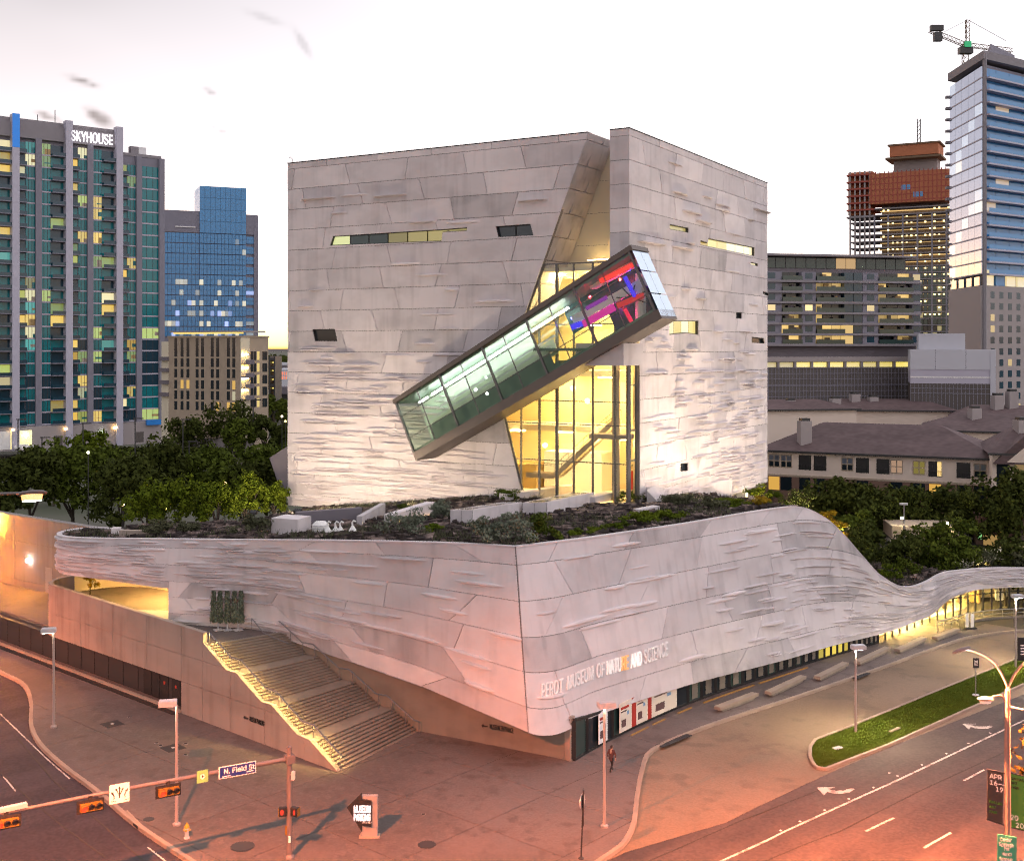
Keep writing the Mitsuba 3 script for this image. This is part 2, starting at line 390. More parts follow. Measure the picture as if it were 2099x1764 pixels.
struct('lawn_soil', drape(island.buffer(-.24), .078, 0), 'grass_green')

def cv(pts, s, ox, oy): return [((ox + x / s) / 1.1434, (oy + y / s) / 1.1434) for x, y in pts]
def marking(px, w=None, dz=-.094):
    p = G(px)
    g = LineString(p).buffer(w / 2, cap_style=2) if w else Polygon(p).buffer(0)
    return struct('lane_marking', drape(g, dz, .004, 3.0), 'road_paint')
marking([(1430, 1782), (1574, 1717), (1840, 1595), (2099, 1473), (2300, 1379)], .16)
for a, b in (((1775, 1699), (1832, 1672)), ((1894, 1733), (1949, 1702)), ((1976, 1596), (2017, 1574))): marking([a, b], .16)
marking(cv([(280, 1330), (388, 1327), (352, 1342), (395, 1350), (440, 1347), (480, 1333), (500, 1340), (470, 1358), (420, 1367), (375, 1364), (342, 1354), (322, 1374)], 2.46, 1800, 1300))
marking(cv([(1122, 965), (1200, 964), (1178, 973), (1220, 980), (1260, 980), (1285, 974), (1298, 981), (1270, 992), (1225, 994), (1190, 989), (1168, 981), (1160, 1000)], 2.46, 1800, 1300))
marking(cv([(690, 1240), (712, 1245), (697, 1253)], 2.46, 1800, 1300))
for i, px in enumerate((1600, 1640, 1690, 1740, 1790, 1840, 1890, 1940, 1985, 2030)):       # raised reflectors beside the solid line
    p = ground(px, 1717 - (px - 1574) * .4648 - 3, -.09)
    single('road_stud', f'{"first second third fourth fifth sixth seventh eighth ninth tenth".split()[i]} small pale reflector from the lower left beside the solid lane line', 'road stud', box(p + [0, 0, .025], (.11, .11, .05), 45), 'white_paint', group='reflector studs along the solid lane line')
marking([(0, 1459), (96, 1551), (143, 1592)], .10, -.104); marking([(303, 1732), (341, 1761)], .10, -.104); marking([(7, 1587), (32, 1617)], .10, -.104)
for i in range(7):                                                           # crossing by the far corner on the left
    a = np.array([-10 - 4 * i, 1322 - 2 * i]); b = ground(2 + i * 8, 1322 + i * 3.2); c = ground(34 + i * 8, 1338 + i * 3.0)
    if i < 5: struct('crossing_paver', drape(LineString([b[:2], c[:2]]).buffer(.16, cap_style=2), .122, .012), 'cream')

for px in (((0, 1579), (60, 1633), (130, 1690), (216, 1752)), ((28, 1500), (110, 1596), (190, 1668), (300, 1764)), ((1236, 1800), (1400, 1730), (1560, 1662), (1700, 1607)), ((1560, 1764), (1720, 1700), (1900, 1610), (2099, 1520))):
    struct('road_seam', drape(LineString(G(px)).buffer(.05), -.094, .003, 3.0), 'joint_soil')

def round_plate(px, py, r, name, label, cat_, m, group=None, ringm=None):
    p = ground(px, py, .126); k = thing(name, label, cat_, group)
    part(k, 'cover', lathe([[1e-4, .022], [r, .022], [r, 0]][::-1], 24, p), m)
    part(k, 'frame', lathe([[r * 1.02, 0], [r * 1.02, .016], [r * 1.12, .016], [r * 1.12, 0]][::-1], 24, p), ringm or 'dark_steel')
round_plate(497, 1734, .62, 'manhole_cover', 'large dark round manhole cover near the signal pole', 'manhole cover', 'dark_steel')
round_plate(875, 1730, .47, 'manhole_cover', 'dark round manhole cover right of the arrow sign', 'manhole cover', 'dark_steel')
round_plate(305, 1678, .30, 'manhole_cover', 'small dark round cover beside the kerb inlet', 'manhole cover', 'dark_steel')
round_plate(868, 1668, .13, 'floor_drain', 'small pale drain ring in the plaza right of the arrow sign', 'drain', 'dark_steel', None, 'kerb_concrete')
for x, y, l in ((266, 1469, 'pale ringed paving light nearest the dark wall'), (321, 1522, 'pale ringed paving light behind the square plate, left one'), (381, 1523, 'dim ringed paving light right of the lamp post shaft'), (329, 1521, None), (343, 1541, None)):
    if l: round_plate(x * 1.0, y, .14, 'ground_light', l, 'ground light', 'black_paint', None, 'pale_metal')
for x, y, l in ((329, 1521, 'ringed paving light left of the patched plate'), (380, 1540, 'ringed paving light right of the patched plate')):
    round_plate(x, y + 6, .14, 'ground_light', l, 'ground light', 'black_paint', None, 'pale_metal')
for x, y, l in ((230, 1483, 'dark square utility plate midway along the left pavement'), (355, 1532, 'dark square utility plate beside the lamp post')):
    p = ground(x, y, .126); k = thing('utility_plate', l, 'utility cover')
    part(k, 'plate', box(p + [0, 0, .01], (1.35, 1.35, .02), 45), 'dark_steel'); part(k, 'stud', box(p + [0, 0, .03], (.22, .22, .02), 45), 'pale_metal')
def gratebox(px4, name, label, m, dz):
    P = np.array([ground(*q, dz=dz) for q in px4]); k = thing(name, label, 'drain')
    part(k, 'pit', hexa(P - [0, 0, .03], P + [0, 0, .012]), 'black_paint')
    for t in np.linspace(.06, .94, 12):
        a = P[0] * (1 - t) + P[1] * t; b = P[3] * (1 - t) + P[2] * t
        part(k, 'bar', bar(a + [0, 0, .02], b + [0, 0, .02], .03, .02), 'dark_steel')
gratebox([(1343, 1526), (1407, 1503), (1419, 1506), (1359, 1531)], 'street_grate', 'black drain grate at the drop-off kerb right of the walking man', 'dark_steel', .13)
gratebox([(1747, 1388), (1776, 1377), (1785, 1379), (1758, 1391)], 'street_grate', 'small dark drain grate between the stone benches', 'dark_steel', .13)
p4 = cv([(850, 1205), (890, 1205), (985, 1298), (965, 1315)], 2.999, 0, 1500)
P = np.array([ground(*q, dz=.06) for q in p4]); k = thing('kerb_inlet', 'black storm water inlet in the left kerb', 'drain')
part(k, 'opening', hexa(P - [0, 0, .1], P + [0, 0, .06]), 'black_paint'); part(k, 'lip', bar(P[1] + [0, 0, .08], P[2] + [0, 0, .08], .12, .05), 'kerb_concrete')

# ------------------------------------------------------------------ the museum: tower
LX = 2.0 ** -exposure                      # radiance of display white
DL, DR = unit((-.866, .5, 0)), unit((.5, .866, 0))
CORNER = np.array([12.3, 121.0, 0])
LEFT = Face(CORNER, DL, -DR)               # u grows to the left
RIGHT = Face(CORNER, DR, -DL)              # u grows to the right
ZT, ZB = 52.0, 9.3
museum = thing('museum', 'pale concrete museum with a cube tower, slanted glass escalator tube and curved plinth', 'museum')
def tones(p=(.46, .34, .06, .14)): return f'panel_concrete_{rng.choice(4, p=p)}'

def opening(face, pts): return Polygon([face.uv(*p) for p in pts])
LW = [opening(LEFT, [(676, 503), (682, 484), (907, 470), (957, 466), (957, 473), (907, 476), (905, 494)]),
      opening(LEFT, [(1016, 464), (1087, 459), (1093, 482), (1021, 486)]), opening(LEFT, [(640, 675), (686, 674), (691, 699), (645, 699)])]
RW = [opening(RIGHT, [(1373, 459), (1412, 467), (1412, 477), (1373, 470)]),
      opening(RIGHT, [(1436, 492), (1452, 497), (1452, 488), (1547, 507), (1547, 525), (1436, 502)]),
      opening(RIGHT, [(1539, 537), (1554, 540), (1554, 546), (1539, 542)]), opening(RIGHT, [(1509, 640), (1521, 640), (1521, 653), (1509, 652)]),
      opening(RIGHT, [(1541, 690), (1566, 693), (1568, 704), (1541, 702)]), opening(RIGHT, [(1372, 657), (1432, 657), (1432, 686), (1408, 682), (1372, 686)]),
      opening(RIGHT, [(1395, 950), (1411, 948), (1411, 964), (1395, 966)]), opening(RIGHT, [(1564, 597), (1577, 600), (1577, 607), (1564, 603)])]
dl = lambda px, py: LEFT.uv(px, py)
left_poly = Polygon([(46.6, ZB), (46.6, ZT), (dl(1205, 270)[0], ZT), dl(1077, 640), dl(1034, 740), dl(1018, 800), dl(1068, 1008), (dl(1068, 1008)[0] - .3, ZB)])
pier_poly = Polygon([(0.02, ZT), (dl(1250, 265)[0], ZT), (dl(1250, 600)[0], dl(1250, 600)[1]), (0.02, dl(1250, 640)[1])])
right_poly = Polygon([(0.02, ZT), (47, ZT), (47, ZB + .9), (RIGHT.uv(1312, 1003)[0], ZB), (RIGHT.uv(1312, 1003)[0], RIGHT.uv(1312, 700)[1]), (.02, RIGHT.uv(1291, 690)[1])])

def course_panels(face, region, holes, key, width, zs, skew):
    cut = unary_union(holes)
    for r in range(len(zs) - 1):
        z1, z0 = zs[r], zs[r + 1]
        x = -width * (.5 if r % 2 else .06) + float(rng.uniform(-.5, .5)); s0 = skew * (1 if r % 2 else -1) * float(rng.uniform(.6, 1))
        if r == 0: s0 = 0
        while x < 48:
            w = width * float(rng.uniform(.9, 1.1)); s1 = float(rng.choice([-1, 1])) * skew * float(rng.uniform(.5, 1.1)) if r else 0
            q = Polygon([(x + s0 + .035, z1 - .03), (x + w + s1 - .035, z1 - .03), (x + w - s1 - .035, z0 + .03), (x - s0 + .035, z0 + .03)]).intersection(region)
            q = q.difference(cut.buffer(.015)) if not q.is_empty else q
            if not q.is_empty and q.area > .05:
                e = float(rng.uniform(-.02, .02)); tn_ = tones()
                for g_ in polys(q):
                    if g_.area > .05: part(museum, key, face.slab(g_, -.12, e), tn_)
            x += w; s0 = s1
zs = [ZT, ZT - .75] + [ZT - .75 - 2.53 * k for k in range(1, 18)]
for face, region, holes, name in ((LEFT, unary_union([left_poly, pier_poly]), LW, 'left_tower_wall'), (RIGHT, right_poly, RW, 'right_tower_wall')):
    wall = part(museum, name, face.slab(region.difference(unary_union(holes)), -.60, -.09), 'joint_dark')
    course_panels(face, region, holes, wall[len(museum) + 2:] + '__panel', 8.3, zs, .42)
    # shelf-like ribs: few near the top, crowded near the foot
    n, tries = 0, 0
    while n < (205 if face is LEFT else 225) and tries < 9000:
        tries += 1
        u, z = rng.uniform(.3, 46), rng.uniform(ZB + .6, ZT - 2)
        dens = np.clip((33 - z) / 15, 0, 1) ** 1.2 * (np.clip((u - 12) / 14, .12, 1) if face is LEFT else np.clip((u - 2) / 26, .25, 1)) + .035
        if rng.random() > dens: continue
        L = rng.uniform(2.0, 7.0) * (1.15 if z < 27 else .9); h = rng.uniform(.12, .30)
        if not region.buffer(-.1).contains(sbox(u, z, u + L, z + h)) or any(w.buffer(.25).intersects(sbox(u, z, u + L, z + h)) for w in holes): continue
        part(museum, name + '__rib', face.ledge(u, u + L, z, h, rng.uniform(.20, .50)), tones((.4, .4, .05, .15))); n += 1
    for px0, px1, py0, py1 in (((617, 690, 411, 406), (765, 835, 404, 401), (1062, 1123, 415, 410), (838, 895, 459, 455), (1050, 1120, 660, 660)) if face is LEFT else
                               ((1398, 1436, 435, 440), (1425, 1456, 454, 459), (1305, 1357, 496, 503), (1376, 1420, 507, 513), (1462, 1482, 680, 682), (1484, 1506, 737, 737), (1543, 1576, 431, 436))):
        (u0, z0), (u1, z1) = face.uv(px0, py0), face.uv(px1, py1)
        part(museum, name + '__rib', face.ledge(min(u0, u1), max(u0, u1), (z0 + z1) / 2, .22, .5, .1), 'panel_concrete_1')

# coping, roof slab and the far sides
part(museum, 'tower_coping', cat([LEFT.box(dl(1205, 270)[0], 46.7, ZT, ZT + .08, -1.0, .05), LEFT.box(-.05, dl(1250, 265)[0], ZT, ZT + .08, -1.0, .05), RIGHT.box(0.96, 47.1, ZT, ZT + .081, -1.0, .05)]), 'dark_steel')
c4 = [LEFT.pt(46.6, 0, -.61), LEFT.pt(46.6, 0, -46.8), LEFT.pt(.6, 0, -46.8)]
part(museum, 'tower_roof', cat([hexa(np.array([LEFT.pt(46.4, 50.9, -6.2), LEFT.pt(.62, 50.9, -6.2), LEFT.pt(.62, 50.9, -46.4), LEFT.pt(46.4, 50.9, -46.4)]), np.array([LEFT.pt(46.4, 51.3, -6.2), LEFT.pt(.62, 51.3, -6.2), LEFT.pt(.62, 51.3, -46.4), LEFT.pt(46.4, 51.3, -46.4)]))]), 'slab_grey')
part(museum, 'rear_tower_wall', cat([bar(c4[0] + [0, 0, 30.6], c4[1] + [0, 0, 30.6], .5, 42.6), bar(c4[1] + [0, 0, 30.6], c4[2] + [0, 0, 30.6], .5, 42.6)]), 'panel_concrete_1')
part(museum, 'tower_underside', hexa(np.array([LEFT.pt(*q) for q in ((46.4, ZB - .1, -.62), (14, ZB - .1, -.62), (14, ZB - .1, -46), (46.4, ZB - .1, -46))]), np.array([LEFT.pt(*q) for q in ((46.4, ZB + .3, -.62), (14, ZB + .3, -.62), (14, ZB + .3, -46), (46.4, ZB + .3, -46))])), 'slab_grey')
# the slanted slot: its reveal, the lit wall at its back
q0, q1 = np.array([dl(1205, 270)[0], ZT]), np.array(dl(1034, 740))
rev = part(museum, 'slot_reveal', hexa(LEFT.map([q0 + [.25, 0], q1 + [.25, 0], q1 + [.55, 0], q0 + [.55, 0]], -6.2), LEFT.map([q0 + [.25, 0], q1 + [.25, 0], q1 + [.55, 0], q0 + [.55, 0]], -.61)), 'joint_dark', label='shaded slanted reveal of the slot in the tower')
zz = [ZT, ZT - .75] + [ZT - .75 - 2.53 * k for k in range(1, 9)]
for i in range(len(zz) - 1):
    f = lambda z: q0 + (q1 - q0) * (ZT - z) / (ZT - q1[1])
    a, b = f(zz[i] - .03), f(zz[i + 1] + .03)
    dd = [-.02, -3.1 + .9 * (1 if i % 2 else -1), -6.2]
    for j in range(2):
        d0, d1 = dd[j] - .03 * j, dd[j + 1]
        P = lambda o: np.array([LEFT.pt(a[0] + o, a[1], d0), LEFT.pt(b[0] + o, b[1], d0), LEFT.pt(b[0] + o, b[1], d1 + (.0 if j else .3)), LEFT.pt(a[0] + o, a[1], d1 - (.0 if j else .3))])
        part(museum, 'slot_reveal__panel', hexa(P(-.01), P(-.17)), 'panel_concrete_2')  # darkest panel tone, so the shade of the reveal is in the colour
u_in = dl(1034, 740)[0]
back_poly = Polygon([(-.0 + .9, 36.9), (q1[0] + 2, 36.9), (q1[0] + 2, ZT - .9), (.9, ZT - .9)])
part(museum, 'slot_back_wall', LEFT.slab(back_poly, -6.9, -6.45), 'cream', label='warm lit wall deep inside the slot')
for k in range(1, 4): part(museum, 'slot_back_wall__joint', LEFT.box(.9, 16, 36.9 + 3.6 * k, 36.93 + 3.6 * k, -6.45, -6.44), 'joint_dark')
part(museum, 'pier_return', LEFT.box(dl(1250, 400)[0] - .3, dl(1250, 400)[0], 32, ZT, -6.44, -.61), 'panel_concrete_1')
part(museum, 'slot_fill_lamp', cat([LEFT.box(2.6, 7.5, 38.75, 38.85, -5.6, -5.3)]), 'white_paint', emitter=light((1, .70, .26), 13 * LX, 1))  # added bar standing in for hall light through the glass roof

# ------------------------------------------------------------------ the windows of the tower
def warm(s, hue=0): return light([(1, .80, .28), (1, .66, .12), (1, .86, .50), (.95, .98, .45)][hue], s * LX)
def tower_window(face, hole, name, cells, label):
    w = part(museum, name, face.slab(hole.buffer(.02).difference(hole.buffer(-.07)), -.50, -.13), 'black_paint', label=label)
    x0, y0, x1, y1 = hole.bounds
    for i, m in enumerate(cells):
        a, b = x0 + (x1 - x0) * i / len(cells), x0 + (x1 - x0) * (i + 1) / len(cells)
        q = hole.intersection(sbox(a + .04, y0, b - .04, y1)).buffer(-.05)
        if q.is_empty: continue
        kw = {'emitter': m} if isinstance(m, dict) else {}
        part(museum, name + '__pane', face.slab(q, -.45, -.40), 'glass_dark' if kw else m, **kw)
tower_window(LEFT, LW[0], 'strip_window', [warm(.30), warm(.38), warm(.34), warm(.22), 'glass_green', 'glass_green', warm(.75, 3)][:7], 'long strip window with yellow panes high on the left face')
tower_window(LEFT, LW[1], 'upper_window', ['glass_blue_reflect' if 0 else 'glass_dark', 'glass_dark'], 'dark slanted window near the slot')
tower_window(LEFT, LW[2], 'lower_window', ['glass_dark'], 'dark slanted window near the left edge')
for hole, cells, lab in ((RW[0], [warm(.45)], 'small yellow slit window on the right face'), (RW[1], [warm(.5, 1), warm(.9), warm(.8), warm(1.3, 2), warm(1.3, 2), warm(1.3, 2)], 'stepped lit strip window on the right face'),
                         (RW[2], [warm(1.1, 2)], 'tiny lit window'), (RW[3], ['glass_dark'], 'small dark square window'), (RW[4], ['glass_dark'], 'dark window by the right edge'),
                         (RW[5], [warm(1.0, 2), warm(.8), warm(1.2, 2), warm(.9)], 'lit window behind the end of the glass tube'), (RW[6], [warm(.25), 'glass_dark'], 'small yellow window low on the right face'), (RW[7], ['glass_dark'], 'dark slot at the right edge')):
    tower_window(RIGHT, hole, 'side_window', cells, lab)
p = LEFT.pt(46.2, ZT + .08, -.4)
part(museum, 'roof_lamp', pipe([p, p + [0, 0, .5], p + [-.25, 0, .75], p + [-.45, 0, .6]], .04, 6), 'dark_steel')

# ------------------------------------------------------------------ the lit hall behind the glass
ZF = 12.4
corner_top = 37.6
up = Polygon([dl(1113, 540), dl(1077, 640), dl(1034, 740), dl(1018, 800), dl(1068, 1008), (dl(1068, 1008)[0], ZF), (.05, ZF), (.05, dl(1250, 640)[1]), (dl(1250, 600)[0], dl(1250, 600)[1]), (dl(1250, 540)[0], dl(1113, 540)[1])]).buffer(0)
gl = part(museum, 'hall_glazing', LEFT.slab(up.difference(up.buffer(-.14)), -.50, -.30), 'tube_frame', label='tall yellow lit glass wall with slim dark mullions')
mx = [dl(x, 900)[0] for x in (1065, 1102, 1137, 1173, 1212, 1258)] + [dl(1103, 560)[0] + .0, dl(1140, 600)[0]]
mx = sorted(set(mx), reverse=True); my = [dl(1150, y)[1] for y in (945, 869)] + [20.2 + 3, 31.5]
for x in mx: part(museum, 'hall_glazing__mullion', LEFT.slab(up.intersection(sbox(x - .07, 0, x + .07, 60)), -.52, -.26), 'tube_frame')
for y in my: part(museum, 'hall_glazing__transom', LEFT.slab(up.intersection(sbox(-1, y - .05, 40, y + .05)), -.505, -.28), 'tube_frame')
ex = [99] + mx + [-9]; ey = [0] + sorted(my) + [60]
for i in range(len(ex) - 1):
    for j in range(len(ey) - 1):
        q = up.buffer(-.14).intersection(sbox(ex[i + 1] + .07, ey[j] + .05, ex[i] - .07, ey[j + 1] - .05))
        for g in polys(q):
            v, f = tri(g); part(museum, 'hall_glazing__pane', (LEFT.map(v, -.40), f), 'glass_clear')
rg = Polygon([(.3, ZF), (RIGHT.uv(1311, 900)[0], ZF), (RIGHT.uv(1311, 900)[0], RIGHT.uv(1311, 715)[1]), (.3, RIGHT.uv(1311, 715)[1])])
part(museum, 'corner_glazing', RIGHT.slab(rg.difference(rg.buffer(-.12)), -.5, -.3), 'tube_frame')
for y in (ZF + 4.6, 20.2, 25): part(museum, 'corner_glazing__transom', RIGHT.slab(rg.intersection(sbox(-1, y - .06, 9, y + .06)), -.5, -.28), 'tube_frame')
v, f = tri(rg.buffer(-.12)); part(museum, 'corner_glazing__pane', (RIGHT.map(v, -.4), f), 'glass_clear')
part(museum, 'corner_post', box(LEFT.pt(.15, (ZF + 30) / 2, -.15), (.35, .35, 30 - ZF), 30), 'tube_frame')
hall = part(museum, 'hall', LEFT.slab(Polygon([(1.2, ZF), (26, ZF), (26, 38), (1.2, 38)]), -13.4, -13), 'warm_wall', label='bright yellow interior of the entrance hall')
U0, U1 = .7, 24.
def hslab(z0, z1, d0, d1, u0=U0, u1=U1): return LEFT.box(u0, u1, z0, z1, d0, d1)
part(museum, 'hall__floor', hslab(ZF - .4, ZF, -13, -.3), 'cream')
part(museum, 'hall__ceiling', hslab(37.3, 37.7, -13, -.62, 1.2, 22), 'cream')
part(museum, 'hall__side_wall', cat([LEFT.box(24, 24.4, ZF, 37.3, -13, -.7), LEFT.box(.8, 1.1, ZF, 30, -13, -3.4)]), 'warm_wall')
part(museum, 'hall__column', cat([lathe([[.42, ZF], [.42, 30]], 16, LEFT.pt(2.55, 0, -2.2))]), 'tan_block')
part(museum, 'hall__gallery', hslab(19.3, 20.0, -13, -7.5), 'cream'); part(museum, 'hall__gallery', hslab(25.7, 26.4, -13, -6), 'cream'); part(museum, 'hall__gallery', hslab(19.2, 19.7, -3.0, -.9, .8, 5.2), 'tan_block')
part(museum, 'hall__partition', cat([LEFT.box(7.5, 15, ZF, 16.8, -12.9, -9.0)]), 'white_paint'); part(museum, 'hall__partition', LEFT.box(15.5, 19, ZF, 15.2, -12, -8), 'warm_wood')
for a in (3.9, 5.3): part(museum, 'hall__door', LEFT.box(a, a + .8, ZF, ZF + 2.2, -12.98, -12.9), 'red_paint')
# the stair that rises through the hall
lo, hi = np.array([dl(1068, 1063 - 0)[0], 15.2]), np.array([3.2, 21.0])
lo = np.array([14.2, 14.6]); mid = np.array([10.6, 14.6])
for d in (-3.2, -5.0):
    part(museum, 'hall__stair_string', bar(LEFT.pt(*lo, d), LEFT.pt(*mid, d), .12, .55), 'tan_block'); part(museum, 'hall__stair_string', bar(LEFT.pt(*mid, d), LEFT.pt(*hi, d), .12, .55), 'tan_block')
    part(museum, 'hall__stair_rail', bar(LEFT.pt(lo[0], lo[1] + 1.2, d), LEFT.pt(mid[0], mid[1] + 1.2, d), .06), 'steel_rail'); part(museum, 'hall__stair_rail', bar(LEFT.pt(mid[0], mid[1] + 1.2, d), LEFT.pt(hi[0], hi[1] + 1.2, d), .06), 'steel_rail')
    for t in np.linspace(0, 1, 9):
        q = mid * (1 - t) + hi * t; part(museum, 'hall__stair_baluster', bar(LEFT.pt(*q, d), LEFT.pt(q[0], q[1] + 1.2, d), .04), 'steel_rail')
part(museum, 'hall__stair_landing', LEFT.box(mid[0], lo[0], 14.3, 14.5, -5, -3.2), 'cream')
for k in range(28):
    q = mid + (hi - mid) * (k + .5) / 28; part(museum, 'hall__stair_step', LEFT.box(q[0] - .14, q[0] + .14, q[1] - .05, q[1] + .1, -5, -3.2), 'cream')
for (u, z, d, w, s) in ((6, 19.1, -5, 1.6, 20), (12, 19.1, -9, 1.6, 20), (18, 19.1, -8, 1.3, 15), (7, 25.5, -9.5, 1.6, 24), (14, 25.5, -10, 1.6, 22), (1.9, 29.5, -2.6, 1.0, 40), (1.9, 19.0, -3.2, .8, 40), (5, 37.1, -3.5, 1.6, 26), (11, 37.1, -4, 1.8, 34), (17, 30.5, -4, 1.2, 14), (9, 31.5, -10, 1.4, 26)):  # the lamps close to the column are extras added to lighten it
    part(museum, 'hall__ceiling_lamp', LEFT.box(u - w / 2, u + w / 2, z, z + .1, d - w / 2, d + w / 2), 'white_paint', emitter=light((1, .77, .34), s * 4.5 * LX, 1))
for (u, z, s) in ((9.4, 24.4, 6), (7.6, 23.0, 5), (13, 17.8, 4)):
    part(museum, 'hall__pendant_lamp', lathe([[.01, -.3], [.28, -.12], [.28, .12], [.01, .3]], 12, LEFT.pt(u, z, -5.5)), 'white_paint', emitter=light((1, .86, .5), s * 2 * LX, .3))
part(museum, 'tube_bracket', cat([LEFT.box(-.9, 4.6, LEFT.uv(1250, 748)[1], LEFT.uv(1250, 715)[1] + .6, -1.5, 3.4)]), 'panel_concrete_1', label='concrete bracket carrying the upper end of the tube')

# ------------------------------------------------------------------ the glass escalator tube
DT = 4.3
TLc, TRc, BRc, BLc = [np.array(LEFT.uv(*p, DT)) for p in ((808, 822), (1293, 507), (1357, 652), (852, 944))]
Q = lambda s, t: (TLc * (1 - s) + TRc * s) * t + (BLc * (1 - s) + BRc * s) * (1 - t)
def tq(s0, s1, t0, t1, d0, d1):
    q = [Q(s0, t0), Q(s1, t0), Q(s1, t1), Q(s0, t1)]
    v = hexa(LEFT.map(q, d0), LEFT.map(q, d1))
    return v
tube = part(museum, 'escalator_tube', cat([tq(0, 1, 0, .13, .2, DT), tq(-.004, 1.004, .965, 1.03, .15, DT + .12)]), 'tube_soffit', label='slanted glass tube with dark edges holding the escalator')
S = [.0, .20, .39, .575, .77, .985]; S2 = [.10, .295, .48, .67, .88]
for s in S: part(museum, 'escalator_tube__mullion', tq(s, s + .006, .13, .965, DT - .30, DT + .04), 'tube_frame')
for s in S2: part(museum, 'escalator_tube__thin_mullion', tq(s, s + .0022, .13, .965, DT - .12, DT + .02), 'tube_frame')
for t in (.36, .72): part(museum, 'escalator_tube__rail', tq(0, 1, t, t + .009, DT - .10, DT + .03), 'tube_frame')
ss = sorted(S + S2); tt = [.13, .36, .72, .965]
for i in range(len(ss) - 1):
    for j in range(3):
        q = [Q(ss[i] + .004, tt[j] + .006), Q(ss[i + 1] - .002, tt[j] + .006), Q(ss[i + 1] - .002, tt[j + 1] - .004), Q(ss[i] + .004, tt[j + 1] - .004)]
        part(museum, 'escalator_tube__pane', (LEFT.map(q, DT - .04), np.array([[0, 1, 2, 3]])), 'glass_tint')
q = [Q(0, .13), Q(0, .965)]
part(museum, 'escalator_tube__end_pane', (np.vstack([LEFT.map(q, .2), LEFT.map(q[::-1], DT)]), np.array([[0, 1, 2, 3]])), 'glass_tint')
for i in range(3):
    for j in range(2):
        t0, t1 = .03 + .97 * i / 3 + .008, .03 + .97 * (i + 1) / 3 - .008
        a, b = .2 + (DT - .2) * j / 2 + .03, .2 + (DT - .2) * (j + 1) / 2 - .03
        q0_, q1_ = Q(1.0, t0), Q(1.0, t1)
        part(museum, 'escalator_tube__end_panel', cat([(np.array([LEFT.pt(*q0_, a), LEFT.pt(*q0_, b), LEFT.pt(*q1_, b), LEFT.pt(*q1_, a)]), np.array([[0, 1, 2, 3]]))]), 'end_glass', label='pale bluish glass panel closing the upper end' if i + j == 0 else None)
part(museum, 'escalator_tube__back_wall', tq(.01, .52, .14, .95, .16, .24), 'tube_wall')
part(museum, 'escalator_tube__end_wall', cat([tq(.66, .985, .55, .96, .25, .32), tq(.80, .985, .17, .55, .25, .30)]), 'tube_teal')
part(museum, 'escalator_tube__floor', tq(.0, .98, .13, .17, .3, DT - .35), 'tube_floor')
part(museum, 'escalator_tube__escalator', cat([tq(.08, .60, .17, .40, 3.3, 3.4), tq(.10, .62, .17, .24, 1.7, 3.3)]), 'tube_floor', label='dark sided escalator')
part(museum, 'escalator_tube__balustrade', cat([tq(.14, .60, .40, .62, 1.2, 1.3), tq(.10, .60, .40, .44, 3.28, 3.42)]), 'tube_balustrade')
part(museum, 'escalator_tube__handrail', cat([tq(.11, .61, .63, .66, 1.2, 1.32), tq(.09, .61, .47, .49, 3.3, 3.4)]), 'pale_metal')
part(museum, 'escalator_tube__landing', LEFT.box(Q(.72, 0)[0] - 1.5, Q(.72, 0)[0] + 6.5, Q(.72, .2)[1] - .3, Q(.72, .2)[1], .3, DT - .4), 'tube_floor')
part(museum, 'escalator_tube__light_strip', tq(.105, .70, .845, .872, 1.7, 1.95), 'white_paint', emitter=light((.96, 1, .92), 22 * LX, .8))
part(museum, 'escalator_tube__light_strip', tq(.045, .085, .845, .872, 1.7, 1.95), 'white_paint', emitter=light((.96, 1, .92), 12 * LX, .1))
part(museum, 'escalator_tube__ceiling', tq(.01, .99, .93, .96, .3, DT - .3), 'tube_floor')
for s, t, d, r in ((.30, .50, 3.4, .20), (.335, .36, 3.3, .22), (.315, .30, 3.2, .14), (.35, .58, 3.2, .12)):
    part(museum, 'escalator_tube__spot_lamp', lathe([[.01, -r], [r * .8, -r * .6], [r, 0], [r * .8, r * .6], [.01, r]], 12, LEFT.pt(*Q(s, t), d)), 'white_paint', emitter=light((.92, 1, .9), 5 * LX, .1))
# coloured exhibit lights in the upper end
for s, t, d, col, st in ((.70, .70, 2.0, (.08, .05, 1), 30), (.79, .80, 2.4, (1, .02, .05), 26), (.90, .80, 2.0, (1, .03, .03), 36), (.94, .66, 1.5, (.08, .05, 1), 40), (.88, .36, 2.2, (1, .01, .25), 40), (.83, .55, 1.5, (.75, .0, .6), 26)):
    part(museum, 'escalator_tube__colour_lamp', lathe([[.01, -.16], [.16, 0], [.01, .16]], 10, LEFT.pt(*Q(s, t), d)), 'white_paint', emitter=light(col, st * 3 * LX, .4))
col = LEFT.pt(*Q(.90, .15), 1.6)
part(museum, 'escalator_tube__exhibit_column', cat([lathe([[.55, 0], [.55, 5.2]], 14, col), bar(LEFT.pt(*Q(.70, .66), 1.9), LEFT.pt(*Q(.97, .60), 1.9), .5, .9), bar(LEFT.pt(*Q(.80, .93), 1.6), LEFT.pt(*Q(.98, .88), 1.6), 1.4, .5)]), 'white_paint', label='white column and beams washed in red and blue light')
for k in range(7):
    a = k * math.pi / 3.5; c = LEFT.pt(*Q(.915, .50), 2.3)
    part(museum, 'escalator_tube__truss_bar', bar(c, c + LEFT.ex * 1.7 * math.cos(a) + np.array([0, 0, 1.3 * math.sin(a)]), .10), 'black_paint')
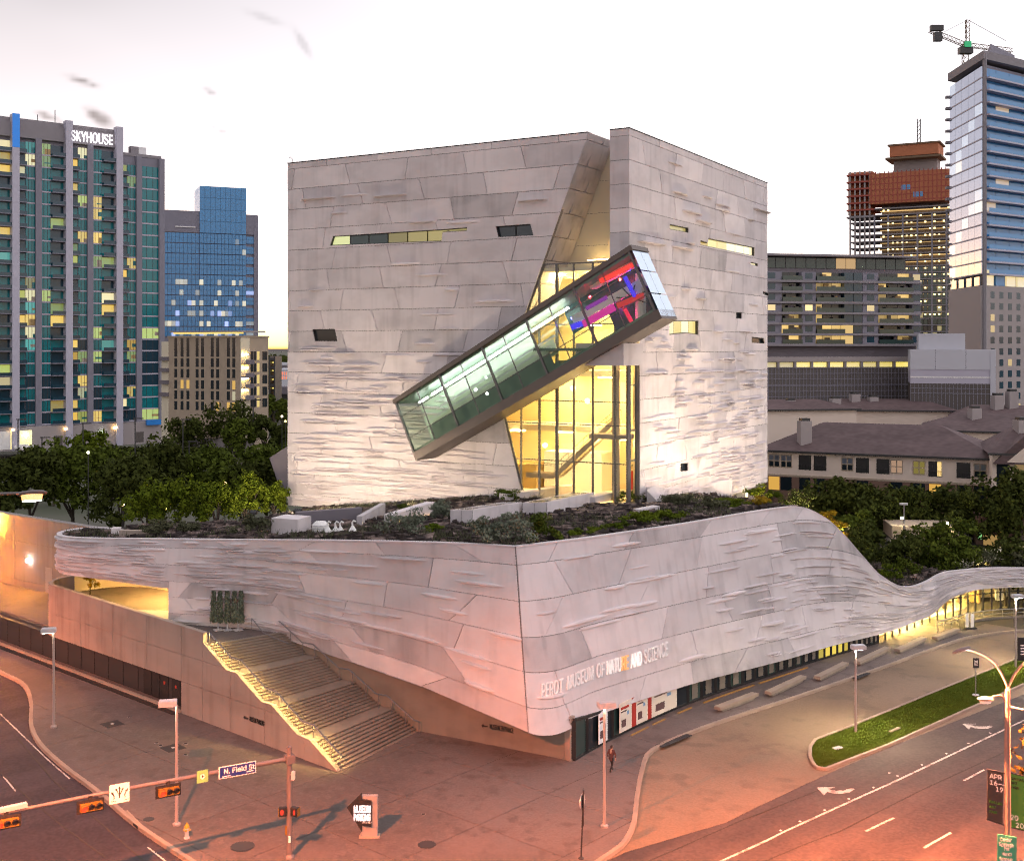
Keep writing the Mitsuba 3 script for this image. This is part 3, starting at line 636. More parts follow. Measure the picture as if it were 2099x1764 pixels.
for (s0, t0), (s1, t1), d, w_, h_, c_, st in (((.845, .90), (.965, .85), 2.6, .5, .45, (1, .03, .02), 1.3), ((.925, .78), (.93, .47), 2.6, .75, .2, (.06, .02, 1), 1.0), ((.885, .42), (.89, .16), 2.8, .7, .2, (1, .01, .07), 1.0), ((.735, .52), (.855, .50), 2.6, .2, .75, (.8, .01, .35), .9),
        ((.86, .50), (.955, .44), 2.4, .3, .55, (.75, .01, .02), .8), ((.69, .58), (.745, .53), 2.4, .2, .6, (.05, .03, 1), 1.1), ((.76, .70), (.84, .68), 2.2, .2, .4, (.5, .02, .7), .5)):
    part(museum, 'escalator_tube__glow_tube', bar(LEFT.pt(*Q(s0, t0), d), LEFT.pt(*Q(s1, t1), d), w_, h_), 'black_paint', emitter=light(c_, st * LX))

# the grey wedge on the tower's left flank
w = Face(LEFT.pt(46.6, 0, -1.2), DL, -DR)
wp = [w.uv(*p) for p in ((599, 908), (552, 938), (577, 1010), (600, 1010))]
part(museum, 'flank_wedge', w.slab(Polygon(wp), -6, 0), 'mauve_wall', label='grey wedge jutting from the tower foot')
part(museum, 'undercroft', cat([w.box(-6, .2, 5, 8.9, -9, -2)]), 'black_paint')

# ------------------------------------------------------------------ the museum: curved plinth
def onseg(px, P, d):
    """depth Y at which picture column px meets the plan line P + t d"""
    k = (px - CX) / F; t = (k * P[1] - P[0]) / (d[0] - k * d[1]); return P[1] + t * d[1]
def interp3(pts, u):
    pts = np.asarray(pts, float); k = np.r_[0, np.cumsum(np.linalg.norm(np.diff(pts[:, :2], axis=0), axis=1))]; k /= k[-1]
    return np.stack([PchipInterpolator(k, pts[:, i])(u) for i in range(3)], -1)
class Skin:
    """a ruled, gently swelling surface between two space curves; u along, v from the lower curve up, d outwards"""
    def __init__(s, bot, top, bulge=0.0):
        s.m = 400; s.uu = np.linspace(0, 1, s.m)
        k = np.r_[0, np.cumsum(np.linalg.norm(np.diff(np.asarray(top)[:, :2], axis=0), axis=1))]; s.L = k[-1]; k /= k[-1]
        s.k = k; s.top = lambda u: np.ones_like(np.asarray(u, float)); s.T = PchipInterpolator(k, np.asarray(top)); s.B = PchipInterpolator(k, np.asarray(bot)); s.b = bulge
    def base(s, u, v):
        u, v = np.broadcast_arrays(np.asarray(u, float), np.asarray(v, float)); uc = np.clip(u, 0, 1)
        return s.B(uc) * (1 - v[..., None]) + s.T(uc) * v[..., None]
    def nrm(s, u, v):
        e = 2e-3; u = np.clip(u, e, 1 - e)
        a = s.base(np.clip(u + e, 0, 1), v) - s.base(np.clip(u - e, 0, 1), v); b = s.base(u, v + e) - s.base(u, v - e)
        n = np.cross(a, b); n /= np.linalg.norm(n, axis=-1, keepdims=True) + 1e-12
        return n * s.sgn if hasattr(s, 'sgn') else n
    def pt(s, u, v, d=0.0): return s.base(u, v) + s.nrm(np.asarray(u, float), np.asarray(v, float)) * np.asarray(d, float)[..., None]
    def pix(s, u, v):
        p = s.base(u, v); return CX + F * p[..., 0] / p[..., 1], HY - F * (p[..., 2] - EYE) / p[..., 1]
    def inv(s, px, py):
        if not hasattr(s, 'gu'):
            s.gu, s.gv = np.meshgrid(np.linspace(0, 1, 700), np.linspace(0, 1, 120), indexing='ij'); s.gp = s.pix(s.gu, s.gv)
        i = np.argmin((s.gp[0] - px) ** 2 + (s.gp[1] - py) ** 2); return s.gu.ravel()[i], s.gv.ravel()[i]
    def quad(s, c, d0, d1, nu=4, nv=2, sides=True):
        """c: four (u, v) corners; the face at d1 with skirts back to d0"""
        a, b = np.meshgrid(np.linspace(0, 1, nu + 1), np.linspace(0, 1, nv + 1), indexing='ij')
        c = np.asarray(c, float)
        uv = (c[0] * ((1 - a) * (1 - b))[..., None] + c[1] * (a * (1 - b))[..., None] + c[2] * (a * b)[..., None] + c[3] * ((1 - a) * b)[..., None])
        uv[..., 1] = np.minimum(uv[..., 1], s.top(uv[..., 0]) - (0 if d1 < -.05 else .003))
        P = s.pt(uv[..., 0], uv[..., 1], np.full(a.shape, d1)); out = [grid_mesh(P)]
        if sides:
            R = s.pt(uv[..., 0], uv[..., 1], np.full(a.shape, d0))
            for sl in ((slice(None), 0), (slice(None), -1), (0, slice(None)), (-1, slice(None))): out.append(grid_mesh(np.stack([P[sl], R[sl]], 1)))
        return cat(out)
    def ledge(s, u, v, lu, hv, d, n=6):
        t = np.linspace(0, 1, n + 1); w = np.clip(np.minimum(t, 1 - t) * 4, 0, 1) ** .7
        rows = []
        for k, (dv, dd) in enumerate(((0, -.03), (.35, 1), (.75, 1), (1, -.03))):
            rows.append(s.pt(u + lu * t, v + hv * (.5 + (dv - .5) * (.25 + .75 * w)), (d * w if dd > 0 else w * 0) + min(dd, 0)))
        return grid_mesh(np.stack(rows, 1))

TL0 = np.array([.2, 81.0]); BL0, BLD = np.array([4.2, 80.7]), np.array([-.872, .49])
# left facade
lt = [(1056, 1121), (960, 1115), (840, 1111), (680, 1108), (543, 1107), (440, 1106), (345, 1105), (250, 1104), (180, 1103), (130, 1100)]
lb = [(1083, 1501), (985, 1459), (840, 1397), (679, 1343), (543, 1297), (440, 1286), (345, 1279), (250, 1258), (180, 1242), (130, 1232)]
lbY = [78.0, 81.2, 86.0, 90.6, 94.2, 95.3, 96.6, 99.3, 101.6, 103.2]
top = [at(x, y, onseg(x, TL0, DL[:2])) for x, y in lt]; bot = [at(x, y, Y) for (x, y), Y in zip(lb, lbY)]
for a in (25, 60, 95, 130, 165):                       # the rounded end that turns back
    c0 = top[9][:2] + np.array([.5, .866]) * 2.6; r = math.radians(a)
    o = 2.6 * (-np.array([.5, .866]) * math.cos(r) + DL[:2] * math.sin(r)); z = top[9][2] + .1 * a / 165
    top.append(np.r_[c0 + o, z]); bot.append(np.r_[c0 + o * .96, bot[9][2] - .1])
for k in (1.5, 5): top.append(np.r_[c0 + o + np.array([.866, -.5]) * k, z]); bot.append(np.r_[c0 + o + np.array([.866, -.5]) * k, bot[-1][2]])
LF = Skin(bot, top); LF.sgn = 1
if np.dot(LF.nrm(np.array(.3), np.array(.5)), -DR) < 0: LF.sgn = -1
# right facade
rt = [(1056, 1121), (1130, 1112), (1210, 1102), (1300, 1089), (1420, 1071), (1540, 1050), (1600, 1041), (1645, 1040), (1690, 1061), (1730, 1097), (1770, 1142), (1808, 1181), (1840, 1200), (1872, 1203), (1905, 1191), (1950, 1171), (2000, 1166), (2099, 1164), (2260, 1166)]
rtY = [81.0] + [onseg(x, TL0, np.array([.643, .766])) for x in (1130, 1210, 1300, 1420, 1540, 1600, 1645)] + [117, 119, 121.5, 124.3, 127, 129, 131, 133, 134.5, 137.5, 142]
rb = [(1083, 1501), (1140, 1505), (1215, 1470), (1305, 1438), (1424, 1400), (1544, 1369), (1603, 1354), (1648, 1341), (1690, 1328), (1727, 1318), (1766, 1309), (1802, 1300), (1836, 1290), (1869, 1277), (1905, 1263), (1951, 1226), (2000, 1209), (2099, 1203), (2260, 1205)]
rbY = [78, 79.2, 83.2, 88.4, 94.8, 102, 105.8, 109, 112, 114.7, 117.5, 120.2, 122.8, 125.2, 128, 131, 134, 137, 141.5]
rv = {1645: 1036, 1690: 1041, 1730: 1052, 1770: 1074, 1808: 1108, 1840: 1140, 1872: 1165, 1905: 1176}      # where the courses would end; the crest cuts across them
RF = Skin([at(x, y, Y) for (x, y), Y in zip(rb, rbY)], [at(x, rv.get(x, y), Y) for (x, y), Y in zip(rt, rtY)]); RF.sgn = 1
RF.top = PchipInterpolator(RF.k, [1 - (y - rv.get(x, y)) / (yb - rv.get(x, y)) for (x, y), (_, yb) in zip(rt, rb)])
if np.dot(RF.nrm(np.array(.3), np.array(.5)), (.7, -.7, 0)) < 0: RF.sgn = -1

u345 = LF.inv(345, 1190)[0]
def vcut(u):                                           # lower edge of the band that bridges the terrace
    y = np.interp(u, [u345, 1], [.42, .42]); return np.where(u < u345, 0.0, y)
VS = [1, .90, .70, .505, .32, .135, 0]
for skin, name in ((LF, 'left_facade'), (RF, 'right_facade')):
    uu = np.linspace(0, 1, 160)
    if skin is LF:
        U, V = np.meshgrid(uu[uu <= u345], np.linspace(0, 1, 14), indexing='ij'); a = skin.quad([(0, 0), (u345, 0), (u345, 1), (0, 1)], 0, -.07, 60, 12, False)
        b = skin.quad([(u345, .42), (1, .42), (1, 1), (u345, 1)], 0, -.07, 70, 6, False)
        ins = skin.quad([(u345, .42), (1, .42), (1, 1), (u345, 1)], 0, -.55, 70, 6, False)
        soff = grid_mesh(np.stack([skin.pt(np.linspace(u345, 1, 60), np.full(60, .42), np.full(60, -.07)), skin.pt(np.linspace(u345, 1, 60), np.full(60, .42), np.full(60, -.55))], 1))
        back_ = cat([a, b, ins, soff])
    else: back_ = skin.quad([(0, 0), (1, 0), (1, 1), (0, 1)], 0, -.07, 160, 16, False)
    wall = part(museum, name, back_, 'joint_dark')
    W = 8.6 / skin.L
    for r in range(6):
        v1, v0 = VS[r], VS[r + 1]; u = -W * float(rng.uniform(0, .6)); s0 = 0.0
        while u < 1:
            w_ = W * float(rng.uniform(.75, 1.25)) * (1.15 if skin is RF and u < .3 else 1); s1 = float(rng.choice([-1, 1])) * W * float(rng.uniform(.02, .15)); g = .032 / skin.L; gv = .0017
            if skin is LF and u < u345 < u + w_ and v0 < .42: w_ = u345 - u; s1 = 0
            c = np.array([(u - s0 + g, v0 + gv), (u + w_ - s1 - g, v0 + gv), (u + w_ + s1 - g, v1 - gv), (u + s0 + g, v1 - gv)])
            lo = .42 if (skin is LF and u >= u345 - 1e-6) else 0
            if v1 > lo + .02 and v0 < float(np.max(skin.top(np.clip([u, u + w_], 0, 1)))) - .012:
                if v0 < lo: c[0] += (c[3] - c[0]) * (lo - v0) / (v1 - v0); c[1] += (c[2] - c[1]) * (lo - v0) / (v1 - v0)
                c[:, 0] = np.clip(c[:, 0], 0.0012, 1)
                if c[1, 0] - c[0, 0] > .3 * g or c[2, 0] - c[3, 0] > .3 * g:
                    part(museum, name + '__panel', skin.quad(c, -.08, float(rng.uniform(-.015, .025)), 10, 5), tones((.38, .16, .07, .39) if skin is LF else (.40, .32, .18, .10)), smooth=30)  # left facade gets paler panels in place of stronger light on it
            u += w_; s0 = s1
    n = 0
    spec = ([(1262, 1208, 45, .32), (1505, 1221, 50, .3), (1200, 1276, 95, .25), (1333, 1190, 120, .2), (1270, 1252, 80, .16), (1320, 1243, 60, .2), (1585, 1282, 50, .55), (1130, 1485 - 50, 70, .16), (1285, 1120 + 0, 60, .2), (1560, 1092, 70, .25), (1420, 1352, 60, .2), (1480, 1215 + 20, 60, .15)] if skin is RF
            else [(985, 1199, 105, .28), (900, 1226, 80, .22), (1040, 1310, 90, .25), (960, 1345, 100, .28), (975, 1367, 70, .3), (985, 1410, 65, .4), (780, 1290, 90, .2), (860, 1310, 90, .2), (930, 1258, 60, .2)])
    for px, py, wpx, d in spec:
        (ua, va), (ub, vb) = skin.inv(px - wpx / 2, py), skin.inv(px + wpx / 2, py)
        uc, vc = skin.inv(px, py); L = abs(ub - ua)
        part(museum, name + '__rib', skin.ledge(uc - L / 2, vc, L, .026, d * 1.1), 'panel_concrete_3')
    while n < (215 if skin is LF else 285):
        u, v = rng.uniform(.01, .97), rng.uniform(.03, .97)
        dens = np.clip((u - (.14 if skin is LF else .22)) / .35, .05, 1)
        if skin is RF: dens *= .55 if v > .9 else 1
        if rng.random() > dens: continue
        L = rng.uniform(1.5, 7.0) / skin.L
        if u + L > .985 or (skin is LF and ((u < u345 < u + L) or (u >= u345 and v < .45))): continue
        if skin is RF and u < .27 and .1 < v < .38: continue
        if v > float(np.min(skin.top(np.array([u, u + L])))) - .05: continue
        H = np.linalg.norm(skin.base(u, 1.) - skin.base(u, 0.))
        part(museum, name + '__rib', skin.ledge(u, v, L, rng.uniform(.12, .27) / H, rng.uniform(.13, .30)), tones((.38, .40, .08, .14))); n += 1
    tu = np.linspace(0, 1, 200); tc = skin.pt(tu, skin.top(tu), np.zeros(200))
    nn = skin.nrm(tu, np.ones(200))
    nn = nn * [1, 1, 0]; nn /= np.linalg.norm(nn, axis=1, keepdims=True)
    o = tc + nn * .05; i_ = tc - nn * .42; up_ = np.array([0, 0, .06])
    part(museum, name + '__coping', cat([grid_mesh(np.stack([o - up_, o + up_, i_ + up_, i_ - up_ * 8], 1))]), 'panel_concrete_1')
# the reveal where the facade comes down to the terrace, and the corner seam
z0 = LF.pt(np.array(u345), np.array(0.), np.array(0.)); seg = np.linspace(0, .42, 10)
rvl = grid_mesh(np.stack([LF.pt(np.full(10, u345), seg, np.full(10, .02)), LF.pt(np.full(10, u345), seg, np.full(10, .02)) - DR * [-1.6, -1.6, 0] - DL * [2.2, 2.2, 0]], 1))
part(museum, 'terrace_reveal', rvl, 'panel_concrete_0', smooth=True)
# soffits and the recessed base walls
BD = [(1173, 1562), (1100, 1547), (985, 1524), (860, 1500)]
base_l = np.array([[4.2, 80.7], *[(np.array([4.2, 80.7]) + BLD * t) for t in (6, 12, 18, 24, 30, 38)]])
ub = np.array([.0, .13, .25, .38, .50, .62, .72])
lowc = np.array([LF.pt(np.array(u), np.array(0.), np.array(-.05)) for u in ub])
topz = lowc[:, 2] + .15
part(museum, 'base_wall', cat([hexa(np.array([[*base_l[i], -.3], [*base_l[i + 1], -.3], [base_l[i + 1][0] + .2, base_l[i + 1][1] + .35, -.3], [base_l[i][0] + .2, base_l[i][1] + .35, -.3]]),
    np.array([[*base_l[i], topz[i]], [*base_l[i + 1], topz[i + 1]], [base_l[i + 1][0] + .2, base_l[i + 1][1] + .35, topz[i + 1]], [base_l[i][0] + .2, base_l[i][1] + .35, topz[i]]])) for i in range(6)]), 'stair_concrete', label='plain brown concrete wall recessed under the overhang')
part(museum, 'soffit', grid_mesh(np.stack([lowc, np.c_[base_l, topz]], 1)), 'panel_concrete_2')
GP = [(1176, 1562), (1383, 1456), (1591, 1383), (1715, 1344), (1799, 1320)]
gb = np.array([ground(*p) for p in GP]); gb[0, :2] = [4.32, 80.75]
gl_ = np.array([PchipInterpolator(np.linspace(0, 1, 5), gb[:, i])(np.linspace(0, 1, 33)) for i in range(3)]).T
kk = np.linspace(0, RF.inv(1800, 1300)[0], 33); low2 = RF.pt(kk, np.zeros(33), np.full(33, -.05)); tz = np.maximum(low2[:, 2] + .1, gl_[:, 2] + 1.6)
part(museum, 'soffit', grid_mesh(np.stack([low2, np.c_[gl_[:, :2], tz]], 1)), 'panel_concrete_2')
gw = part(museum, 'street_glazing', cat([bar(gl_[i] + [0, 0, .09], gl_[i + 1] + [0, 0, .09], .22, .36) for i in range(32)] + [bar(np.r_[gl_[i, :2], tz[i] - .12], np.r_[gl_[i + 1, :2], tz[i + 1] - .12], .2, .2) for i in range(32)]), 'black_paint', label='dark street level glazing under the overhang')
for i in range(33): part(museum, 'street_glazing__mullion', bar(np.r_[gl_[i, :2], gl_[i, 2] + .27], np.r_[gl_[i, :2], tz[i] - .2], .16, .30), 'black_paint')
def posterpane(i0, i1, lo=.05, hi=.97):
    a, b = gl_[i0], gl_[i1]; n_ = unit(np.cross(b - a, (0, 0, 1))) * [1, 1, 0]
    if n_[1] > 0: n_ = -n_
    A = np.array([a + n_ * .2, b + n_ * .2]); h0, h1 = tz[i0] - a[2], tz[i1] - b[2]
    return A, h0, h1, n_
for i in range(32):
    a, b = gl_[i], gl_[i + 1]; d = (b - a) * .08
    lit = {21: .5, 22: .9, 23: .9, 24: .8, 25: .6}.get(i, 0)
    P = np.array([a + d + [0, 0, .3], b - d + [0, 0, .3], np.r_[(b - d)[:2], tz[i + 1] - .24], np.r_[(a + d)[:2], tz[i] - .24]])
    kw = {'emitter': light((1, .74, .10), lit * LX)} if lit else {}
    part(museum, 'street_glazing__pane', (P, np.array([[0, 1, 2, 3]])), 'glass_dark' if i % 3 else 'glass_green', **kw)
    if not lit and i > 8:
        c_ = np.array([a * .72 + b * .28, a * .3 + b * .7]); n_ = unit((b - a)[[1, 0, 2]] * [-1, 1, 0])
        part(museum, 'street_glazing__blind', (np.array([np.r_[c_[0][:2] - n_[:2] * .0, c_[0][2] + .4], np.r_[c_[1][:2], c_[1][2] + .4], np.r_[c_[1][:2], tz[i + 1] - .4], np.r_[c_[0][:2], tz[i] - .4]]) + np.array([.04, -.04, 0]), np.array([[0, 1, 2, 3]])), 'stair_concrete')
part(museum, 'corner_pier', box((4.05, 80.95, 1.55), (.5, .5, 3.3), 45), 'wall_concrete', label='concrete pier at the foot of the corner')
def poster(i0, f0, f1, m):
    n_ = None; P0, P1 = gl_[i0] * (1 - f0 % 1) + gl_[i0 + 1] * (f0 % 1), None
    g = lambda f: np.array([np.interp(f, np.arange(33), gl_[:, k]) for k in range(3)]); h = lambda f: np.interp(f, np.arange(33), tz)
    a, b = g(f0), g(f1); n_ = unit(np.cross(b - a, (0, 0, 1))) * [1, 1, 0]; n_ = n_ if n_[1] < 0 else -n_
    A, B = a + n_ * .24, b + n_ * .24
    return A, B, h(f0), h(f1), n_
def poster_panel(f0, f1, m, label=None):
    A, B, ha, hb, n_ = poster(int(f0), f0, f1, m)
    b_ = np.array([A + [0, 0, .42], B + [0, 0, .42], np.r_[B[:2], hb - .15], np.r_[A[:2], ha - .15]])
    k = part(museum, 'poster', hexa(b_, b_ + n_ * .05), m, label=label)
    return k, A, B, ha, hb, n_
GF = lambda px: float(np.interp(px, [CX + F * p[0] / p[1] for p in gl_], np.arange(33)))
paint('poster_cream', (.72, .62, .52), .6); paint('poster_white', (.78, .76, .75), .6); paint('poster_ink', (.12, .06, .06), .6); paint('poster_blue', (.2, .32, .5), .6)
for x0, x1, m, lab in ((1220, 1238, 'poster_white', 'white poster'), (1263, 1288, 'poster_cream', 'cream poster'), (1288, 1297, 'red_paint', 'red strip between posters'), (1297, 1321, 'poster_cream', 'cream poster with dark lettering'), (1321, 1329, 'red_paint', 'narrow red strip'), (1329, 1381, 'poster_cream', 'wide cream poster with small drawings')):
    k, A, B, ha, hb, n_ = poster_panel(GF(x0), GF(x1), m, lab)
    if m == 'red_paint': continue
    ink = []
    H = ha - A[2]
    for j, (fx0, fx1, fz, hh, im) in enumerate(((.1, .75, .78, .09, 'red_paint'), (.1, .6, .68, .05, 'poster_ink'), (.15, .5, .16, .26, 'poster_ink'), (.6, .75, .55, .12, 'poster_blue'))):
        q = lambda f, z: A * (1 - f) + B * f + n_ * .06 + np.array([0, 0, .42 + (H - .6) * z])
        b_ = np.array([q(fx0, fz), q(fx1, fz), q(fx1, fz + hh), q(fx0, fz + hh)])
        part(museum, k[len(museum) + 2:] + '__print', hexa(b_, b_ + n_ * .006), im)
# low lit strip along the foot of the glazing
for f0, f1 in ((GF(1275), GF(1310)), (GF(1320), GF(1345)), (GF(1372), GF(1400)), (GF(1425), GF(1530)), (GF(1540), GF(1640))):
    for f in np.arange(f0, f1, 1.2):
        A, B, ha, hb, n_ = poster(0, f, min(f + 1.1, f1), None)
        part(museum, 'floor_light', bar(A + n_ * .55 + [0, 0, .14], B + n_ * .55 + [0, 0, .14], .09, .08), 'black_paint', emitter=light((1, .34, .02), .42 * LX, .05))

# the lettering on the right facade
def face_letters(txt, f0, f1, m, nm, **kw):
    msh = meshkit.text_mesh(txt, 1.0, .11); v = np.asarray(msh.vertices).copy()
    wx = v[:, 0]; f = f0 + (f1 - f0) * (wx - wx.min()) / (wx.max() - wx.min())
    bx = np.array([1108, 1237, 1367]); by = np.array([1431, 1386, 1343])
    c = np.array([[RF.inv(x, y - dy) for dy in (0, 29)] for x, y in zip(np.linspace(1108, 1367, 14), np.interp(np.linspace(1108, 1367, 14), bx, by))])
    ks = np.linspace(0, 1, 14)
    g = lambda j, i: np.polyval(np.polyfit(ks, c[:, j, i], 3), f)
    u = g(0, 0) * (1 - v[:, 1]) + g(1, 0) * v[:, 1]; vv = g(0, 1) * (1 - v[:, 1]) + g(1, 1) * v[:, 1]
    P = RF.pt(u, vv, .035 + v[:, 2])
    part(museum, nm, (P, np.asarray(msh.faces)), m, **kw)
paint('letter_steel', (.80, .78, .77), .5); paint('letter_lit_orange', (.85, .42, .18), .5); paint('letter_lit_white', (.9, .88, .85), .4)
W_ = [('PEROT', 'letter_steel'), ('MUSEUM', 'letter_steel'), ('OF', 'letter_steel'), ('NATU', 'letter_lit_white'), ('RE', 'letter_lit_orange'), ('AND', 'letter_lit_white'), ('SCIENCE', 'letter_steel')]
pos = [(.0, .17), (.205, .405), (.435, .495), (.515, .625), (.632, .685), (.705, .79), (.81, 1.0)]
lt_ = part(museum, 'facade_lettering', RF.quad([(.0012, .0), (.0014, .0), (.0014, .01), (.0012, .01)], -.05, -.01, 1, 1), 'panel_concrete_1', label='raised pale capital letters on the right facade')
for (t_, m), (a, b) in zip(W_, pos):
    face_letters(t_, a, b, m, 'facade_lettering__word', **({'label': 'word end lit orange', 'emitter': light((1, .42, .14), .5 * LX)} if t_ == 'RE' else {'emitter': light((1, .95, .9), (.32 if t_ == 'AND' else .18 if t_ == 'NATU' else .03) * LX)}))  # tints and glow of the letters stand in for projected light

# ------------------------------------------------------------------ planted roof of the plinth
rim_l = LF.pt(np.linspace(0, 1, 80), np.ones(80), np.full(80, -.3)); rim_r = RF.pt(np.linspace(0, 1, 120), RF.top(np.linspace(0, 1, 120)), np.full(120, -.3))
inner = np.array([[*LEFT.pt(u, 0, .5)[:2], z] for u, z in ((46, 8.9), (40, 9.6), (34, 10.2), (24, 11.5), (13, 12.5), (6, 12.6), (1, 12.5))] + [[*RIGHT.pt(u, 0, .5)[:2], z] for u, z in ((6, 12.3), (14, 11.9), (24, 11.0), (34, 9.3), (44, 7.5))]
    + [[70, 160, 1.5], [50, 170, 3.5], [62, 150, 2.0], [52, 140, 2.2], [-41, 111, 11.8], [-24, 113, 12.2], [-27, 126, 10.6], [20, 130, 12.0], [5, 105, 13.6]])
rp = np.vstack([rim_l[::4], rim_r[::3], inner])
_, ix = np.unique(np.round(rp[:, :2] * 2), axis=0, return_index=True); rp = rp[ix]
roofz_ = RBFInterpolator(rp[:, :2], rp[:, 2] - .12, smoothing=.02, kernel='thin_plate_spline')
roofz = lambda q: roofz_(np.atleast_2d(q))
outline = np.vstack([rim_l[::-1][:, :2], rim_r[:, :2], [[82, 160], [66, 182], [40, 172], RIGHT.pt(47, 0, -8)[:2], LEFT.pt(46, 0, -8)[:2], [-27, 126], [-24, 113.5], [-40, 110.5]]])
roof_poly = Polygon(outline).buffer(0); roof_poly = max(polys(roof_poly), key=lambda p: p.area)
def roof_mesh(poly, step=1.6):
    q = np.array([p for x in np.arange(-46, 84, step) for p in [(x, y) for y in np.arange(78, 184, step)]])
    q = q[shapely.contains_xy(poly.buffer(-.5), q[:, 0], q[:, 1])]
    e = np.array(LineString(poly.exterior.coords).segmentize(1.2).coords)[:-1]
    q = np.vstack([q, e]); tr = Delaunay(q).simplices; c = q[tr].mean(1); tr = tr[shapely.contains_xy(poly, c[:, 0], c[:, 1])]
    d1, d2 = q[tr[:, 1]] - q[tr[:, 0]], q[tr[:, 2]] - q[tr[:, 0]]; a = d1[:, 0] * d2[:, 1] - d1[:, 1] * d2[:, 0]; tr[a < 0] = tr[a < 0][:, ::-1]
    return np.c_[q, roofz(q)], tr
part(museum, 'planted_roof', roof_mesh(roof_poly), 'roof_soil', smooth=True, label='sloping roof strewn with dark slates')
clear = roof_poly.buffer(-.5).difference(Polygon([LEFT.pt(46.6, 0, .1)[:2], LEFT.pt(0, 0, .1)[:2], RIGHT.pt(47, 0, .1)[:2], RIGHT.pt(47, 0, -46)[:2]])).buffer(0)
vis = clear.intersection(Polygon([(-50, 78), (30, 78), (52, 128), (46, 160), (-30, 150), (-50, 115)]))
vs, fs = [], []; n = 0
while n < 5200:
    q = rng.uniform([-46, 79], [55, 155], (4000, 2)); q = q[shapely.contains_xy(vis, q[:, 0], q[:, 1])]
    z = roofz(q)
    for (x, y), zz_ in zip(q, z):
        if n >= 5200: break
        L, Wd, h = rng.uniform(.35, 1.5), rng.uniform(.15, .45), rng.uniform(.06, .34)
        a = math.radians(rng.normal(28, 14)); R = np.array([[math.cos(a), math.sin(a)], [-math.sin(a), math.cos(a)]])
        c = np.array([[-L, -Wd], [L * .8, -Wd * .8], [L, Wd * .7], [-L * .9, Wd]]) / 2 * rng.uniform(.8, 1.2, (4, 1)) @ R + [x, y]
        t = rng.normal(0, .08, 4)
        vs.append(np.vstack([np.c_[c, [zz_ - .1] * 4], np.c_[c, zz_ + h + t]])); fs.append(BOXF + 8 * n); n += 1
part(museum, 'planted_roof__slate', (np.vstack(vs), np.vstack(fs)), 'slate_stone', kind='stuff')

# ------------------------------------------------------------------ terrace wall, stairs, railings
WF = Face((-11.9, 78.6), (-.747, .664), (-.664, -.747))
U_ST, U_D, U_END, ZTER = 16.0, 19.1, 40.2, 6.0
def stair_prof():
    pts, u, z = [], 0.0, 0.0
    for k in range(4):
        pts += [(u, z), (u + 3.05, z + 1.5)]; u += 3.05; z += 1.5
        if k < 3: u += 1.283
    return pts
SP = stair_prof()
twall = thing('terrace_wall', 'long plain concrete terrace wall curving along the left street above a dark plinth', 'wall')
solid = Polygon([(0, -.2)] + [(u, z + .16) for u, z in SP] + [(U_ST + .02, ZTER + .9), (U_END, 7.25), (U_END, 2.62), (U_D, 2.62), (U_D, -.2)])
part(twall, 'core', WF.slab(solid.buffer(-.03), -.38, -.05), 'joint_dark')
us = [0, 3.6, 8.2, 12.4, 16.1, 19.1, 24.2, 29.6, 35.0, 40.21]; zs_ = [-.3, 2.62, 4.75, 9]
for i in range(9):
    for j in range(3):
        q = solid.intersection(sbox(us[i] + .02, zs_[j] + .015, us[i + 1] - .02, zs_[j + 1] - .015))
        if not q.is_empty and q.area > .02: part(twall, 'panel', WF.slab(q, -.06, float(rng.uniform(-.008, .012))), 'wall_concrete')
arc = []
c0 = WF.pt(U_END, 0, -3.2)
for a in np.linspace(0, 120, 15): r = math.radians(a); arc.append(c0 + WF.n * 3.2 * math.cos(r) + WF.ex * 3.2 * math.sin(r))
arc = np.array(arc); e = np.array([0, 0, 1.0])
inn = c0 + (arc - c0) * .88
part(twall, 'rounded_end', cat([grid_mesh(np.stack([arc + e * 2.62, arc + e * 7.3, inn + e * 7.3, inn + e * 2.62], 1))]), 'wall_concrete', smooth=25)
part(twall, 'coping', cat([WF.box(U_ST + .5, U_END, 7.2 - .24, 7.3, -.40, .03)]) if 0 else WF.slab(Polygon([(U_ST + .02, ZTER + .9), (U_END, 7.25), (U_END, 7.31), (U_ST + .02, ZTER + .96)]), -.40, .02), 'wall_concrete')
dw = thing('dark_wall', 'black metal panelled wall with doors recessed below the terrace wall', 'wall')
part(dw, 'sheet', WF.slab(Polygon([(U_D, -.2), (75, -.2), (75, 2.9), (U_D, 2.7)]), -1.2, -.9), 'dark_steel')
for u in (19.3, 20.6, 22.3, 23.6, 24.9): part(dw, 'door_leaf' if u < 23 else 'panel', WF.box(u + .05, u + 1.22, .05, 2.45, -.9, -.86), 'black_paint')
for u in (21.1, 22.8): part(dw, 'red_sign', WF.box(u, u + .25, 1.45, 1.7, -.86, -.85), 'red_paint')
for u in np.arange(27, 74, 2.4): part(dw, 'seam', WF.box(u, u + .05, 0, 2.6, -.9, -.87), 'black_paint')
part(dw, 'side', WF.box(U_D - .35, U_D, -.1, 2.62, -1.2, -.39), 'dark_steel'); part(dw, 'lintel', WF.box(U_D, 75, 2.45, 2.6, -1.2, -.40), 'dark_steel')
part(dw, 'kerb', WF.box(U_D, 75, -.1, .32, -.1, .18), 'kerb_concrete'); part(dw, 'gutter', WF.box(U_D, 75, -.1, .16, .18, .75), 'black_paint')
ter = Polygon([WF.pt(15.9, 0, -.1)[:2], WF.pt(U_END, 0, -.2)[:2], c0[:2] + WF.ex[:2] * 3, (-38, 112), (-24, 112), (-16, 96.2), (-18.6, 93.5)])
v, f = tri(ter); t0 = trimesh.creation.extrude_polygon(ter, .4, engine='earcut'); t0.apply_translation([0, 0, ZTER - .42])
struct('terrace_floor', t0, 'plaza_concrete')
